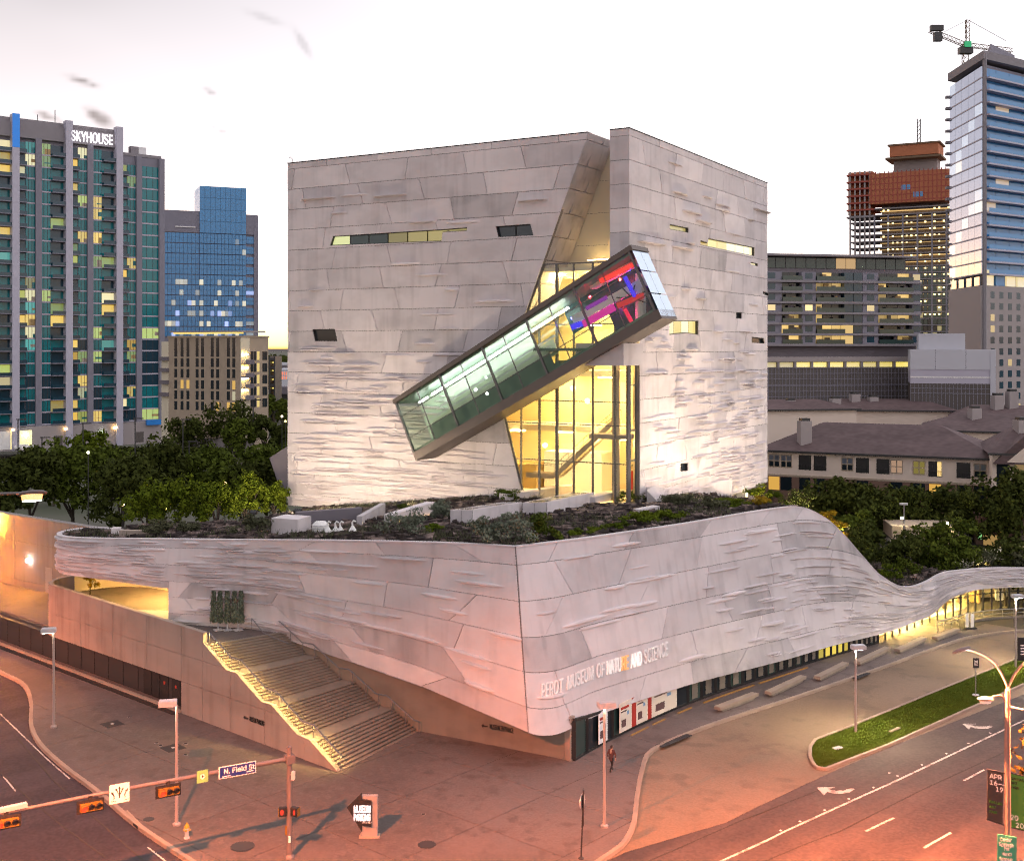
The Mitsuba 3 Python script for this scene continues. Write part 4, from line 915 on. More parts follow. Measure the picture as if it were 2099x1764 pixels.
# the lit niche behind the band
rec = [(-41.2, 108.6), (-37, 111.2), (-32, 109), (-27.6, 103.3), (-25.8, 98.6), (-26.0, 96.6)]
rr = smoothline(rec, 30); k = thing('niche_wall', 'curved yellow lit wall of the terrace niche under the band', 'wall')
part(k, 'face', grid_mesh(np.stack([np.c_[rr, np.full(30, 5.9)], np.c_[rr, np.full(30, 10.4)]], 1)), 'cream', smooth=True)
part(k, 'ceiling', (lambda v, f: (np.c_[v, np.full(len(v), 10.2)], f))(*tri(Polygon(np.vstack([rr, [LF.pt(np.array(u), np.array(.44), np.array(-.5))[:2] for u in np.linspace(u345, LF.inv(120, 1130)[0], 8)]])).buffer(0))), 'panel_concrete_1')
for u in (.25, .45, .65, .85):
    q = rr[int(u * 29)] * .55 + np.array(LF.pt(np.array(u345 + .12), np.array(.44), np.array(0.)))[:2] * .0 + np.array([-36 + 12 * (1 - u), 99 + 4.2 * u]) * .45
    part(k, 'lamp', box((*q, 10.12), (.5, .5, .08), 40), 'white_paint', emitter=light((1, .62, .17), 600 * LX, 1))
k = thing('yellow_bush', 'bright yellow lit bush in the left end of the terrace niche', 'bush'); NICHE_BUSH = k
# steps
st = thing('grand_staircase', 'wide outdoor concrete staircase of four flights with brightly lit left edge', 'staircase')
Ls = lambda u: WF.pt(u, 0, -.30); R0, R1 = np.array([-7.1, 86.95, 0]), np.array([-18.6, 93.45, 0])
Rs = lambda u: R0 + (R1 - R0) * u / U_ST
def slab_step(name, u0, u1, z):
    a, b, c, d = Ls(u0), Rs(u0), Rs(u1), Ls(u1); q = np.array([a, b, c, d]); n_ = Ls(u0 - .07), Rs(u0 - .07); t_ = np.array([n_[0], n_[1], c, d]); i_ = Ls(u0 + .06), Rs(u0 + .06); b_ = np.array([i_[0], i_[1], c, d])
    part(st, name, hexa(t_ + [0, 0, z - .055], t_ + [0, 0, z]), 'stair_concrete'); part(st, 'riser', hexa(b_ + [0, 0, z - .55 if z > .5 else -.2], b_ + [0, 0, z - .055]), 'stair_concrete')
u = 0; zc = 0
for k_ in range(4):
    for i in range(10):
        slab_step('step', u + .305 * i, u + .305 * (i + 1) + .03 + (.012 if 1 else 0), zc + .15 * (i + 1)); 
    u += 3.05; zc += 1.5
    if k_ < 3: slab_step('landing', u + .002, u + 1.283 + .02, zc - .003); u += 1.283
def prof(u):
    xs = [p[0] for p in SP]; ys = [p[1] for p in SP]; return float(np.interp(u, xs, ys))
def railing(name, label, P, us_, lit):
    k = thing(name, label, 'railing')
    pts = [P(u) + [0, 0, prof(u) + 1.05] for u in us_]
    part(k, 'handrail', pipe(pts, .045, 6), 'steel_rail')
    dist = 0
    for u in np.arange(us_[0] + .05, us_[-1] + .01, .98 if lit else 1.5):
        p = P(u) + [0, 0, prof(u) - .05]; part(k, 'post', pipe([p, p + [0, 0, 1.08]], .032, 6), 'steel_rail')
    return k
kx = railing('left_stair_railing', 'steel handrail with posts lighting the left edge of the staircase', lambda u: WF.pt(u, 0, -.42), [0.1] + [p[0] for p in SP[1:-1]] + [15.9], True)
for a, b in zip(SP[:-1], SP[1:]):
    n_ = 3 if b[0] - a[0] > 2 else 1
    for i in range(n_):
        ua, ub_ = a[0] + (b[0] - a[0]) * i / n_, a[0] + (b[0] - a[0]) * (i + 1) / n_
        if ub_ > 15.9: ub_ = 15.9
        a_, b_ = WF.pt(ua + .05, prof(ua) + .985, -.42), WF.pt(ub_ - .05, prof(ub_) + .985, -.42); w_ = WF.n * .03; part(kx, 'light_strip', (np.array([a_ + w_, b_ + w_, b_ - w_, a_ - w_]), np.array([[0, 1, 2, 3]])), 'white_paint', emitter=light((1, .64, .18), 280 * LX, .5))
railing('right_stair_railing', 'thin steel handrail against the recessed wall right of the stairs', lambda u: Rs(u) - np.array([.25, .4, 0]), [-.6, 0.1] + [p[0] for p in SP[1:-1]] + [15.9], False)
k = thing('upper_handrail', 'short handrail on the facade at the head of the stairs', 'railing')
p = [at(516, 1280, 93.0), at(540, 1296, 92.6), at(562, 1306, 92.0), at(590, 1318, 91.4)]; p[0][2] = 7.2
part(k, 'handrail', pipe(p, .04, 6), 'steel_rail')
for q in p[::2]: part(k, 'post', pipe([q, q - [0, 0, 1.0]], .03, 6), 'steel_rail')
# small wall signs
for (px, py, lab, txt, fc) in ((488, 1467, 'tiny dark lettering with an arrow on the terrace wall below the stairs', 'MUSEUM PARKING', 0), (980, 1483, 'tiny dark lettering with an arrow on the recessed wall right of the stairs', 'MUSEUM ENTRANCE', 1)):
    k = thing('wall_sign', lab, 'sign'); m = meshkit.text_mesh(txt, .34, .02, True); v = np.asarray(m.vertices); v = v * [.42, 1, 1]
    fcx = WF if fc == 0 else Face((4.2, 80.7), (*BLD, 0)[:2], (-BLD[1], BLD[0]) if np.dot((-BLD[1], BLD[0]), (0, -1)) > 0 else (BLD[1], -BLD[0]))
    u0, z0_ = fcx.uv(px + 24, py + 9)
    def put(vv, d): return fcx.pt(0, 0, 0) + (u0 + (2.0 - vv[:, :1])) * fcx.ex + vv[:, 1:2] * [0, 0, 1.] + z0_ * np.array([0, 0, 1.]) + (vv[:, 2:3] + d) * fcx.n
    u0 -= 2.0 - .0; part(k, 'lettering', (put(v + [-.2 + .2, 0, 0] if 0 else v, .03), np.asarray(m.faces)), 'black_paint')
    ar = np.array([[-.7, .12, 0], [-.5, .3, 0], [-.5, .18, 0], [-.15, .18, 0], [-.15, .06, 0], [-.5, .06, 0], [-.5, -.06, 0]])
    part(k, 'arrow', (np.vstack([put(ar, .03), put(ar, .05)]), np.vstack([[[7, 8, 9], [9, 10, 11], [9, 11, 12], [9, 12, 13], [7, 9, 13]]])), 'black_paint')

# ------------------------------------------------------------------ the plain building at the far left
OF = Face((-47.0, 121.0), (-.80, .60), (-.60, -.80))
ob = thing('windowless_building', 'plain concrete building glowing orange at the left edge behind the terrace wall', 'building')
part(ob, 'core', OF.box(-6, 40, -.2, 10.6, -.9, -.06), 'joint_dark')
for i, (a, b) in enumerate(((-6, 1.6), (1.64, 9.5), (9.54, 18), (18.04, 28), (28.04, 40))):
    for j, (c, d) in enumerate(((-.2, 3.6), (3.64, 7.8), (7.84, 10.62))): part(ob, 'panel', OF.box(a, b, c, d, -.07, float(rng.uniform(-.01, .02))), 'wall_concrete')
part(ob, 'door', OF.box(2.2, 3.4, 2.9, 5.6, .0, .05), 'tan_block', label='pale plain door panel')
p = OF.pt(6.5, 6.0, .25); part(ob, 'wall_lamp', box(p, (.3, .3, .35), 37), 'white_paint', emitter=light((1, .92, .95), 60 * LX, .4))
part(ob, 'ledge', hexa(np.array([OF.pt(-6, 2.4, .02), OF.pt(40, 2.4, .02), WF.pt(75, 2.4, -.9), WF.pt(41, 2.4, -1.2)]), np.array([OF.pt(-6, 2.9, .02), OF.pt(40, 2.9, .02), WF.pt(75, 2.9, -.9), WF.pt(41, 2.9, -1.2)])), 'plaza_concrete')
p = OF.pt(13.5, 9.6, .5); part(ob, 'flood_lamp', box(p, (.5, .4, .2), 37), 'white_paint', emitter=light((1, .36, .03), 12000 * LX, 1), label='orange lamp under the roof edge just outside the frame')

# ------------------------------------------------------------------ leaf clouds
def leaves(c, rad, n, size, clump=12, flat=.8, seed=None, hollow=.35):
    clump = int(clump * 1.35)
    """leaf quads gathered in clumps over an ellipsoid"""
    c, rad = np.asarray(c, float), np.asarray(rad, float)
    d = rng.normal(size=(clump, 3)); d /= np.linalg.norm(d, axis=1, keepdims=True); d[:, 2] = np.where(d[:, 2] < -.45, -d[:, 2], d[:, 2])
    cc = c + d * rad * rng.uniform(hollow, .92, (clump, 1)); cr = rng.uniform(.20, .42, clump)
    w = rng.integers(0, clump, n); q = rng.normal(size=(n, 3)); q /= np.linalg.norm(q, axis=1, keepdims=True)
    P = cc[w] + q * rad * cr[w][:, None] * rng.uniform(.45, 1.05, (n, 1)) * [1, 1, flat]
    nv = q + rng.normal(0, .7, (n, 3)) + [0, 0, .35]; nv /= np.linalg.norm(nv, axis=1, keepdims=True)
    s = np.cross(nv, rng.normal(size=(n, 3))); s /= np.linalg.norm(s, axis=1, keepdims=True); t = np.cross(nv, s)
    z = size * rng.uniform(.55, 1.3, (n, 1)); s, t = s * z, t * z * .62
    V = np.stack([P - s, P - t * .9, P + s, P + t * .9], 1).reshape(-1, 3)
    return V, np.arange(4 * n).reshape(-1, 4)
def trunk(p, h, r, limbs, crown):
    p = np.asarray(p, float); b = p + [rng.normal(0, .15), rng.normal(0, .15), h]
    out = [pipe([p - [0, 0, .3], p * .5 + b * .5 + [rng.normal(0, .1), 0, 0], b], [r * 1.2, r, r * .8], 7)]
    for _ in range(limbs):
        e_ = crown[0] + rng.normal(0, .35, 3) * crown[1]; out.append(pipe([b - [0, 0, .3], (b + e_) / 2 + [0, 0, .2], e_], [r * .6, r * .4, r * .15], 5))
    return cat(out)
def tree(name, label, px, pyb, Y, wpx, hpx, m, n=2600, size=.34, zb=None, group=None, clump=14, mats=None):
    """px, top at pyb - hpx: crown width wpx, total height hpx in survey pixels, standing at depth Y"""
    hpx *= float(rng.uniform(.86, 1.12)); s = Y / F; p = at(px, pyb, Y); g = float(zg(p[0], p[1])) if zb is None else zb
    ztop = at(px, pyb - hpx, Y)[2]; H = ztop - g; w = wpx * s / 2; p[2] = g
    ch = min(H * .42, w * 1.15); c = np.array([p[0], p[1], ztop - ch]); rad = np.array([w, w, ch])
    k = thing(name, label, 'tree', group)
    part(k, 'crown', leaves(c, rad, n, size, clump), m)
    part(k, 'trunk', trunk(p, max(H - 1.7 * ch, H * .25), max(.1, H * .02), 5, (c, rad * .6)), 'bark', smooth=True)
    return k
def bush(name, label, c, rad, m, n=700, size=.12, group=None, clump=8, cat_='shrub'):
    k = thing(name, label, cat_, group); part(k, 'foliage', leaves(c, rad, n, size, clump, hollow=.2), m)
    part(k, 'stem', cat([pipe([np.array(c) - [0, 0, rad[2] * 1.1], np.array(c) + rng.normal(0, .3, 3) * rad], [.05, .02], 5) for _ in range(4)]), 'bark')
    return k
part(NICHE_BUSH, 'foliage', leaves((-39.2, 107.2, 7.3), (.9, .9, .9), 500, .14, 7), 'leaf_gold'); part(NICHE_BUSH, 'stem', pipe([(-39.2, 107.2, 6), (-39.2, 107.2, 7)], .06, 5), 'bark')
for i, x in enumerate((447, 466, 488)):
    p = at(x, 1292, 94.0); p[2] = ZTER
    if i == 0: wk = thing('weeping_hedge', 'drooping grey-green curtain of five trained weeping evergreens on three posts', 'plant')
    part(wk, 'post', cat([pipe([p, p + [0, 0, 1.5]], .06, 8), box(p + [0, 0, .03], (.7, .7, .06), 30)]), 'pale_metal')
for x in (438, 451, 466, 480, 494):
    p = at(x, 1245, 94.0); n_ = 900; q = rng.uniform([-.25, -.25, -1.1], [.25, .25, 1.4], (n_, 3)); q[:, :2] *= np.clip(1.1 - .18 * (q[:, 2:3] + 1.35), .6, 1)
    dv = np.c_[rng.normal(0, .03, (n_, 2)), -rng.uniform(.10, .26, n_)]; sd = rng.normal(0, .035, (n_, 3)) * [1, 1, .2]; c_ = p + q
    part(wk, 'foliage', (np.stack([c_ - sd, c_ + sd, c_ + dv + sd * .4, c_ + dv - sd * .4], 1).reshape(-1, 3), np.arange(4 * n_).reshape(-1, 4)), 'leaf_sage')

# ------------------------------------------------------------------ on the planted roof
def onroof(px, py):
    Y = 100.0
    for _ in range(60):
        p = at(px, py, Y); z = float(roofz(p[:2])[0]); Y += (p[2] - z) * F / max(py - HY, 40) * .35
    return at(px, py, Y)
def roof_box(label, px0, px1, pyb, wpx, h, m='panel_concrete_0', name='skylight_box', holes=0, rot=None, cat_='concrete box', lamp=None, tilt=0.0):
    a, b = onroof(px0, pyb[0]), onroof(px1, pyb[1]); d = unit((b - a) * [1, 1, 0]); n_ = np.array([-d[1], d[0], 0]); n_ = n_ if n_[1] > 0 else -n_
    W_ = wpx; k = thing(name, label, cat_)
    z0_, z1_ = min(a[2], b[2]) - .5, max(a[2], b[2]) + h
    q = np.array([a, b, b + n_ * W_, a + n_ * W_]); q0_, q1_ = q.copy(), q.copy(); q0_[:, 2] = z0_; q1_[:, 2] = z1_; q1_[2:, 2] += tilt
    if np.cross(q[1] - q[0], q[2] - q[0])[2] < 0: q0_, q1_ = q0_[::-1], q1_[::-1]
    part(k, 'body', hexa(q0_, q1_), m)
    L = np.linalg.norm((b - a)[:2]); cdir = (b - a) * [1, 1, 0] / L
    for i in range(holes):
        f0, f1 = (i + .12) / holes, (i + .88) / holes
        A = a + (b - a) * f0; B = a + (b - a) * f1; P = np.array([A + n_ * .35, B + n_ * .35, B + n_ * (W_ - .35), A + n_ * (W_ - .35)]); P[:, 2] = z1_ + .02
        part(k, 'skylight', (P, np.array([[0, 1, 2, 3]])), 'glass_dark' if i % 2 else 'glass_sky')
    if lamp:
        A = a + (b - a) * .1; B = a + (b - a) * .9; part(k, 'lamp', bar(A - n_ * .12 + [0, 0, .15], B - n_ * .12 + [0, 0, .15], .12, .1), 'white_paint', emitter=light((1, .55, .12), lamp * LX, .2))
    return k
def skylight(label, L_, M_, R_, h, n):
    l, m, r = onroof(*L_), onroof(*M_), onroof(*R_); k = thing('skylight_box', label, 'concrete box'); q = np.array([l, m, r, l + r - m]); zt_ = q[:, 2] + h; q0_, q1_ = q.copy(), q.copy(); q0_[:, 2] -= 1.2; q1_[:, 2] = zt_
    part(k, 'body', hexa(q0_, q1_), 'panel_concrete_0')
    for i in range(n):
        f0, f1 = (i + .12) / n, (i + .88) / n; P = np.array([q1_[1] * (1 - f) + q1_[2] * f + (q1_[0] - q1_[1]) * g for f, g in ((f0, .15), (f1, .15), (f1, .85), (f0, .85))]) + [0, 0, .03]; part(k, 'skylight', (P, np.array([[0, 1, 2, 3]])), 'glass_sky' if i % 2 else 'glass_dark')
    for i in range(2): part(k, 'joint', bar(q0_[1] * (1 - .5 * i) + q0_[0] * .5 * i + [.0, -.015, .2], q1_[1] * (1 - .5 * i) + q1_[0] * .5 * i + [0, -.015, -.02], .04), 'joint_dark')
    return k
skylight('pale concrete skylight box left of the lit hall, the left one of the pair', (923, 1074), (968, 1074), (1070, 1056), 1.25, 4)
skylight('pale concrete skylight box in front of the lit hall, the right one of the pair', (1071, 1057), (1121, 1057), (1217, 1033), 1.25, 5)
roof_box('flat concrete kerb wall right below the glass hall', 1040, 1180, (1030, 1012), 1.2, .9)
roof_box('short concrete block with orange glow underneath right of the skylight boxes', 1220, 1262, (1036, 1028), 1.2, .9, lamp=3)
roof_box('small pale slab lying on the slates below the right face', 1312, 1352, (1054, 1048), .8, .45)
roof_box('pale ribbed concrete block on the left of the roof beside the white figures', 556, 610, (1097, 1096), 2.2, 1.3)
roof_box('long grey ribbed wall behind the white figures', 610, 742, (1080, 1068), .7, 1.25, 'mauve_wall')
roof_box('long low concrete planter glowing orange left of the middle shrubs', 806, 892, (1075, 1056), .9, .9, lamp=2.5)
roof_box('leaning grey concrete slab at the left foot of the tower', 742, 790, (1076, 1058), .5, .8, 'panel_concrete_2')
roof_box('small white concrete cube near the left end of the roof', 228, 244, (1101, 1100), .7, .8, 'panel_concrete_3')
roof_box('long low concrete kerb near the left end of the roof', 244, 300, (1103, 1100), .6, .55, 'wall_concrete')
roof_box('tilted concrete slab rising at the right foot of the hall', 1345, 1420, (1034, 1000), 1.0, .5, 'panel_concrete_2', tilt=1.0)
k = roof_box('angular concrete ramp with a bright lamp by the right face', 1436, 1500, (1012, 1022), 1.6, 1.1, 'panel_concrete_0')
p = onroof(1462, 1004); part(k, 'lamp', box(p + [0, -.2, .5], (1.5, .25, .25), -35), 'white_paint', emitter=light((1, .70, .34), 26 * LX, .5))
k = roof_box('leaning pale slab lit from below near the right corner of the tower', 1510, 1530, (1020, 1024), .8, 1.6, 'cream')
for px, py, r in ((1522, 1000, .35), (1530, 1015, .3)): part(k, 'lamp', box(onroof(px, py + 14) + [0, -.2, 1.0], (.25, .2, .5)), 'white_paint', emitter=light((1, .72, .2), 7 * LX, .1))
# flood lamps that wash the tower
def flood(face_, u, d_, za, s, label, size=(.9, .35, .4)):
    p = face_.pt(u, 0, d_); p[2] = float(roofz(p[:2])[0]) + .6; aim = face_.pt(u, za, 0); k = thing('flood_lamp', label, 'lamp')
    d = unit(np.asarray(aim) - p); e1_ = unit(np.cross(d, (0, 0, 1))); e2_ = np.cross(e1_, d); W_, H_, D_ = size
    q = np.array([p - e1_ * W_ / 2 - e2_ * H_ / 2, p + e1_ * W_ / 2 - e2_ * H_ / 2, p + e1_ * W_ / 2 + e2_ * H_ / 2, p - e1_ * W_ / 2 + e2_ * H_ / 2])
    part(k, 'housing', hexa(q - d * D_, q - d * .01), 'dark_steel'); part(k, 'bracket', pipe([p - d * .2, p - [0, 0, .9]], .05, 6), 'dark_steel')
    m = (q, np.array([[0, 1, 2, 3]])); nrm_ = np.cross(q[1] - q[0], q[2] - q[0]); m = m if np.dot(nrm_, d) > 0 else flip(m)
    part(k, 'lens', m, 'white_paint', emitter=light((1, .80, .56), s * LX, 1.2))
flood(LEFT, 32, 15, 21, 3000, 'floodlight behind the ribbed wall washing the left tower face')
flood(LEFT, 41, 12, 20, 1400, 'floodlight near the left foot of the tower')
flood(LEFT, 22, 10, 15, 420, 'floodlight under the lower end of the tube')
flood(RIGHT, 9, 13, 31, 4200, 'floodlight between the concrete slabs washing the right tower face')
flood(RIGHT, 22, 14, 28, 3400, 'middle floodlight of the three washing the right tower face')
flood(RIGHT, 36, 13, 22, 2000, 'floodlight near the right corner of the tower')
def roof_bush(px, py, wpx, hpx, m, label, n=1300, size=.12, clump=14):
    p = onroof(px, py); s = p[1] / F; bush('roof_shrub', label, p + [0, 0, hpx * s * .55], (wpx * s / 2 * 1.25, wpx * s / 2 * 1.1, hpx * s * .75), m, n, size, clump=clump)
for a in ((327, 1100, 62, 30, 'leaf_olive', 'grey-green shrub near the left end of the roof'), (383, 1094, 46, 24, 'leaf_olive', 'olive shrub just right of the leftmost roof shrub'), (520, 1098, 82, 42, 'leaf_olive', 'wide olive shrub left of the ribbed concrete block'), (830, 1104, 84, 52, 'leaf_sage', 'large round sage shrub in the middle of the roof'),
          (903, 1068, 44, 34, 'leaf_sage', 'sage shrub behind the large round one at the foot of the wall'), (830, 1058, 44, 20, 'leaf_mid', 'low green shrub against the tower wall'), (1040, 1028, 52, 24, 'leaf_mid', 'dark green shrub at the left corner of the lit hall'),
          (992, 1118, 66, 48, 'leaf_sage', 'left one of the three shrubs at the front corner of the roof'), (1050, 1120, 84, 60, 'leaf_sage', 'tallest shrub at the front corner of the roof'), (1110, 1112, 66, 50, 'leaf_mid', 'green shrub right of the tallest corner shrub'),
          (890, 1092, 40, 14, 'leaf_bright', 'low bright green plant beside the large round shrub'), (1294, 1030, 76, 20, 'leaf_mid', 'low spreading green shrub below the hall corner'), (1395, 1040, 86, 26, 'leaf_olive', 'wide brownish grass clump on the right of the roof'), (1460, 1046, 60, 22, 'leaf_olive', 'reddish grass clump near the right crest'),
          (1370, 1068, 60, 22, 'leaf_bright', 'bright green shrub below the pale slab'), (1320, 1076, 70, 22, 'leaf_bright', 'bright green shrub along the right rim'), (1500, 1040, 60, 18, 'leaf_bright', 'bright green plant by the crest of the facade'), (1585, 1030, 44, 26, 'leaf_bright', 'yellow-green bush at the crest lit from below'), (1560, 1040, 40, 18, 'leaf_gold', 'small yellow lit bush left of the crest bush')):
    roof_bush(*a)
for i, px in enumerate(range(1150, 1300, 22)): roof_bush(px, 1108 - i * 4, 34, 16, 'leaf_bright' if i % 2 else 'leaf_mid', f'low green tuft at the right roof rim, number {"first second third fourth fifth sixth seventh".split()[i]} from the corner shrubs', 350, .11, 6)
p = onroof(1318, 1008); k = thing('sapling', 'sparse young tree in front of the right end of the lit hall', 'tree')
part(k, 'trunk', cat([pipe([p, p + [.2, 0, 1.6]], [.06, .03], 6)] + [pipe([p + [.1, 0, .6 + .25 * i], p + np.array([rng.normal(0, 1.0), rng.normal(0, .8), 2.2 + .3 * i])], [.03, .01], 5) for i in range(7)]), 'bark')
part(k, 'crown', leaves(p + [0, 0, 2.4], (1.9, 1.6, 2.1), 420, .11, 14), 'leaf_olive')
def swan(px, py, h, label, big=False):
    p = onroof(px, py); k = thing('white_figure', label, 'sculpture')
    if big:
        part(k, 'body', lathe([[.5, 0], [.72, .3], [.72, .75], [.45, 1.05], [.01, 1.1]], 14, p), 'white_paint', smooth=40)
        for z in (.25, .5, .75): part(k, 'band', lathe([[.73, z], [.75, z + .03], [.73, z + .06]], 14, p), 'pale_metal')
    else:
        part(k, 'body', lathe([[.02, 0], [.30, .1], [.34, .3], [.18, .55], [.08, .7]], 12, p), 'white_paint', smooth=40)
        part(k, 'neck', pipe([p + [0, 0, .6], p + [-.05, 0, .95], p + [.08, 0, 1.12], p + [.24, 0, 1.02]], [.08, .07, .07, .09], 8), 'white_paint', smooth=40)
swan(657, 1094, 1, 'largest white rounded figure with rings beside the ribbed block', True); swan(672, 1096, 1, 'small white bird figure right of the large ringed one'); swan(688, 1096, 1, 'second white bird figure from the left'); swan(698, 1096, 1, 'middle white bird figure with a bent neck'); swan(723, 1094, 1, 'rightmost white bird figure, standing apart')

q = rng.uniform([-44, 79], [52, 150], (60000, 2)); q = q[shapely.contains_xy(vis, q[:, 0], q[:, 1])]
q = q[meshkit.fbm(np.c_[q * .16, q[:, :1] * 0], 3, 21) > .56][:11000]; n_ = len(q); z_ = roofz(q); a = rng.uniform(0, 2 * np.pi, n_); hh = rng.uniform(.15, .6, n_); w_ = np.c_[np.cos(a), np.sin(a)] * .07; ln_ = rng.normal(0, .4, (n_, 2)) * hh[:, None]
part(museum, 'planted_roof__grass', (np.stack([np.c_[q - w_, z_ - .05], np.c_[q + w_, z_ - .05], np.c_[q + ln_, z_ + hh + .15]], 1).reshape(-1, 3), np.arange(3 * n_).reshape(-1, 3)), 'leaf_olive', kind='stuff', label='loose tufts of grass between the slates')

# ------------------------------------------------------------------ street furniture
def box_lamp(px, pyb, pyt, label, lit, dirx, Y=None, col=(1.0, .86, .58)):
    if Y is None: b = ground(px, pyb, .12)
    else: b = at(px, pyb, Y)
    h = 7.4; k = thing('box_street_lamp', label, 'street lamp', None)
    part(k, 'pole', pipe([b, b + [0, 0, h - .15]], [.11, .085], 8), 'pole_paint', smooth=40)
    part(k, 'base', lathe([[.24, 0], [.24, .12], [.12, .2]], 12, b), 'pole_paint')
    c = b + [dirx * .55, -.12, h]
    v, f = box(c, (1.05, .62, .30), 12); part(k, 'head', (v, f), 'pole_paint' if not lit else 'pale_metal')
    part(k, 'top', box(c + [0, 0, .17], (1.0, .56, .03), 12), 'pale_metal')
    part(k, 'lens', box(c - [0, 0, .165], (.8, .42, .03), 12), 'white_paint', **({'emitter': light(col, lit * LX, 1.2)} if lit else {}))
box_lamp(110, 1490, 1293, 'pale box headed lamp post at the far end of the left pavement', 60, -.6, col=(1, .8, .5))
box_lamp(362, 1690, 1440, 'pale box headed lamp post on the left pavement beside the yellow hydrant', 150, -.9, col=(1, .8, .5))
box_lamp(1239, 1694, 1445, 'pale box headed lamp post standing next to the walking man', 60, .2, col=(1, .8, .5))
box_lamp(1754, 1520, 1325, 'white lit box headed lamp post in the lawn island', 1500, .3, 89.7)
box_lamp(2082, 1376, 1220, 'white lit box headed lamp post near the entrance at the right edge', 1500, .2, 112.9)

def cobra(k, tip, root, lit, col, headlen=.75, armr=.05, mid=None, bowl=1.0, wt=3, tilt=(0, 0)):
    tip, root = np.asarray(tip, float), np.asarray(root, float)
    pts = [root, *(mid or [root * .5 + tip * .5 + [0, 0, .35]]), tip]; t = np.linspace(0, 1, len(pts)); tt_ = np.linspace(0, 1, 14)
    P = np.stack([PchipInterpolator(t, np.array(pts)[:, i])(tt_) for i in range(3)], 1)
    part(k, 'arm', pipe(P, np.linspace(armr * 1.3, armr, 14), 8), 'mast_paint', smooth=40)
    d = unit((tip - root) * [1, 1, 0]); n_ = np.array([-d[1], d[0], 0])
    c = tip + d * headlen * .4
    a = np.linspace(0, 2 * np.pi, 17)[:-1]
    def ring(z_, sc, L_=.6, W_=.26):
        o = np.array([d * math.cos(q) * headlen * L_ * sc + n_ * math.sin(q) * headlen * W_ * sc for q in a]); o[:, 2] += z_ + o[:, 0] * tilt[0] + o[:, 1] * tilt[1]; return c + o
    def loft(R): R = np.array(R); return grid_mesh(np.concatenate([R, R[:, :1]], 1))
    part(k, 'head', loft([ring(.12, .05), ring(.10, .35), ring(.07, .75), ring(.0, 1.0), ring(-.07, .92)]), 'mast_paint', smooth=50)
    lm = loft([ring(-.075, .95, .45, .24), ring(-.075 - .14 * bowl, .82, .45, .24)]); q4 = lm[0][lm[1][5]]; fn_ = np.cross(q4[1] - q4[0], q4[3] - q4[0])
    if np.dot(fn_, q4[0] - c) < 0: lm = flip(lm)
    part(k, 'lens', lm, 'white_paint', **({'emitter': light((1, .30, .02), 1.7 * LX)} if lit and bowl > .5 else {}))
    rim = ring(-.075 - .14 * bowl, .82, .45, .24); m_ = (np.vstack([rim, [rim.mean(0)]]), np.array([[i, (i + 1) % 16, 16] for i in range(16)]))
    if np.cross(rim[1] - rim[0], rim.mean(0) - rim[0])[2] > 0: m_ = flip(m_)
    part(k, 'lamp_disc', m_, 'white_paint', **({'emitter': light(col, lit * LX, wt)} if lit else {}))
SOD = (1.0, .235, .075)
k = thing('arched_street_lamp', 'glowing orange street lamp on an arm reaching in from the left edge', 'street lamp')
tip = np.array([-18.2, 42.8, 23.6]); root = np.array([-22.6, 42.4, 22.4])
cobra(k, tip, root, 170000, SOD, .95, .05, [np.array([-20.3, 42.7, 23.5])], 1.5, 3, (.1, -.32))
part(k, 'pole', pipe([root + [0, 0, .3], [root[0], root[1], -.1]], [.10, .2], 8), 'mast_paint', smooth=40)

k = thing('arched_street_lamp', 'orange street lamp standing over the left street outside the frame', 'street lamp')
cobra(k, (-57, 93.5, 12.0), (-60.5, 91, 11.2), 26000, SOD, .95, .05); part(k, 'pole', pipe([(-60.5, 91, 11.4), (-60.5, 91, -.1)], [.1, .16], 8), 'mast_paint')
mast = thing('double_arm_mast', 'tall double armed street lamp mast carrying two banners at the right edge', 'street lamp')
MY = 55.0; mb = np.array([23.62, MY, 0])
zt = at(2066, 1412, MY)[2]
part(mast, 'pole', pipe([mb - [0, 0, .3], mb + [0, 0, zt]], [.20, .13], 10), 'mast_paint', smooth=40)
t1 = at(1984, 1331, MY); cobra(mast, t1, at(2066, 1412, MY), 105000, SOD, .75, .05, [at(2053, 1380, MY), at(2033, 1353, MY), at(2006, 1337, MY)], .12, 3, (.3, -.3))
cobra(mast, at(2148, 1331, MY), at(2066, 1412, MY), 105000, SOD, .75, .05, [at(2079, 1382, MY), at(2099, 1358, MY), at(2126, 1338, MY)], .12, 3, (.3, -.3))
t2 = at(2032, 1431, MY); cobra(mast, t2, at(2066, 1447, MY), 0, SOD, .7, .035); cobra(mast, at(2128, 1490, MY - 1), at(2066, 1447, MY), 0, SOD, .7, .035, None, .12)
def banner(px4, m, name, label):
    q = np.array([at(*p, MY) for p in px4]); k = thing(name, label, 'banner')
    v = np.vstack([q + [0, .02, 0], q - [0, .02, 0]]); part(k, 'cloth', (v, BOXF), m)
    for a, b in ((0, 1), (3, 2)): part(k, 'rod', bar(q[a] + (q[a] - q[b]) * .03, q[b] + (q[b] - q[a]) * .12, .05), 'black_paint')
    return k
def text_on(parent, txt, px, py, hpx, m, Y, name='lettering', squeeze=1.0, slope=0.0, depth=.02, bold=False, **kw):
    h = hpx * Y / F; msh = meshkit.text_mesh(txt, h, depth, bold); v = np.asarray(msh.vertices) * [squeeze, 1, 1]
    o = at(px, py, Y); P = np.c_[o[0] + v[:, 0], np.full(len(v), o[1]) - v[:, 2], o[2] + v[:, 1] + v[:, 0] * slope]
    return part(parent, name, (P, np.asarray(msh.faces)), m, **kw)
k = banner([(2024, 1576), (2056, 1583), (2055, 1689), (2023, 1678)], 'banner_black', 'black_banner', 'black banner with white date lettering left of the mast')
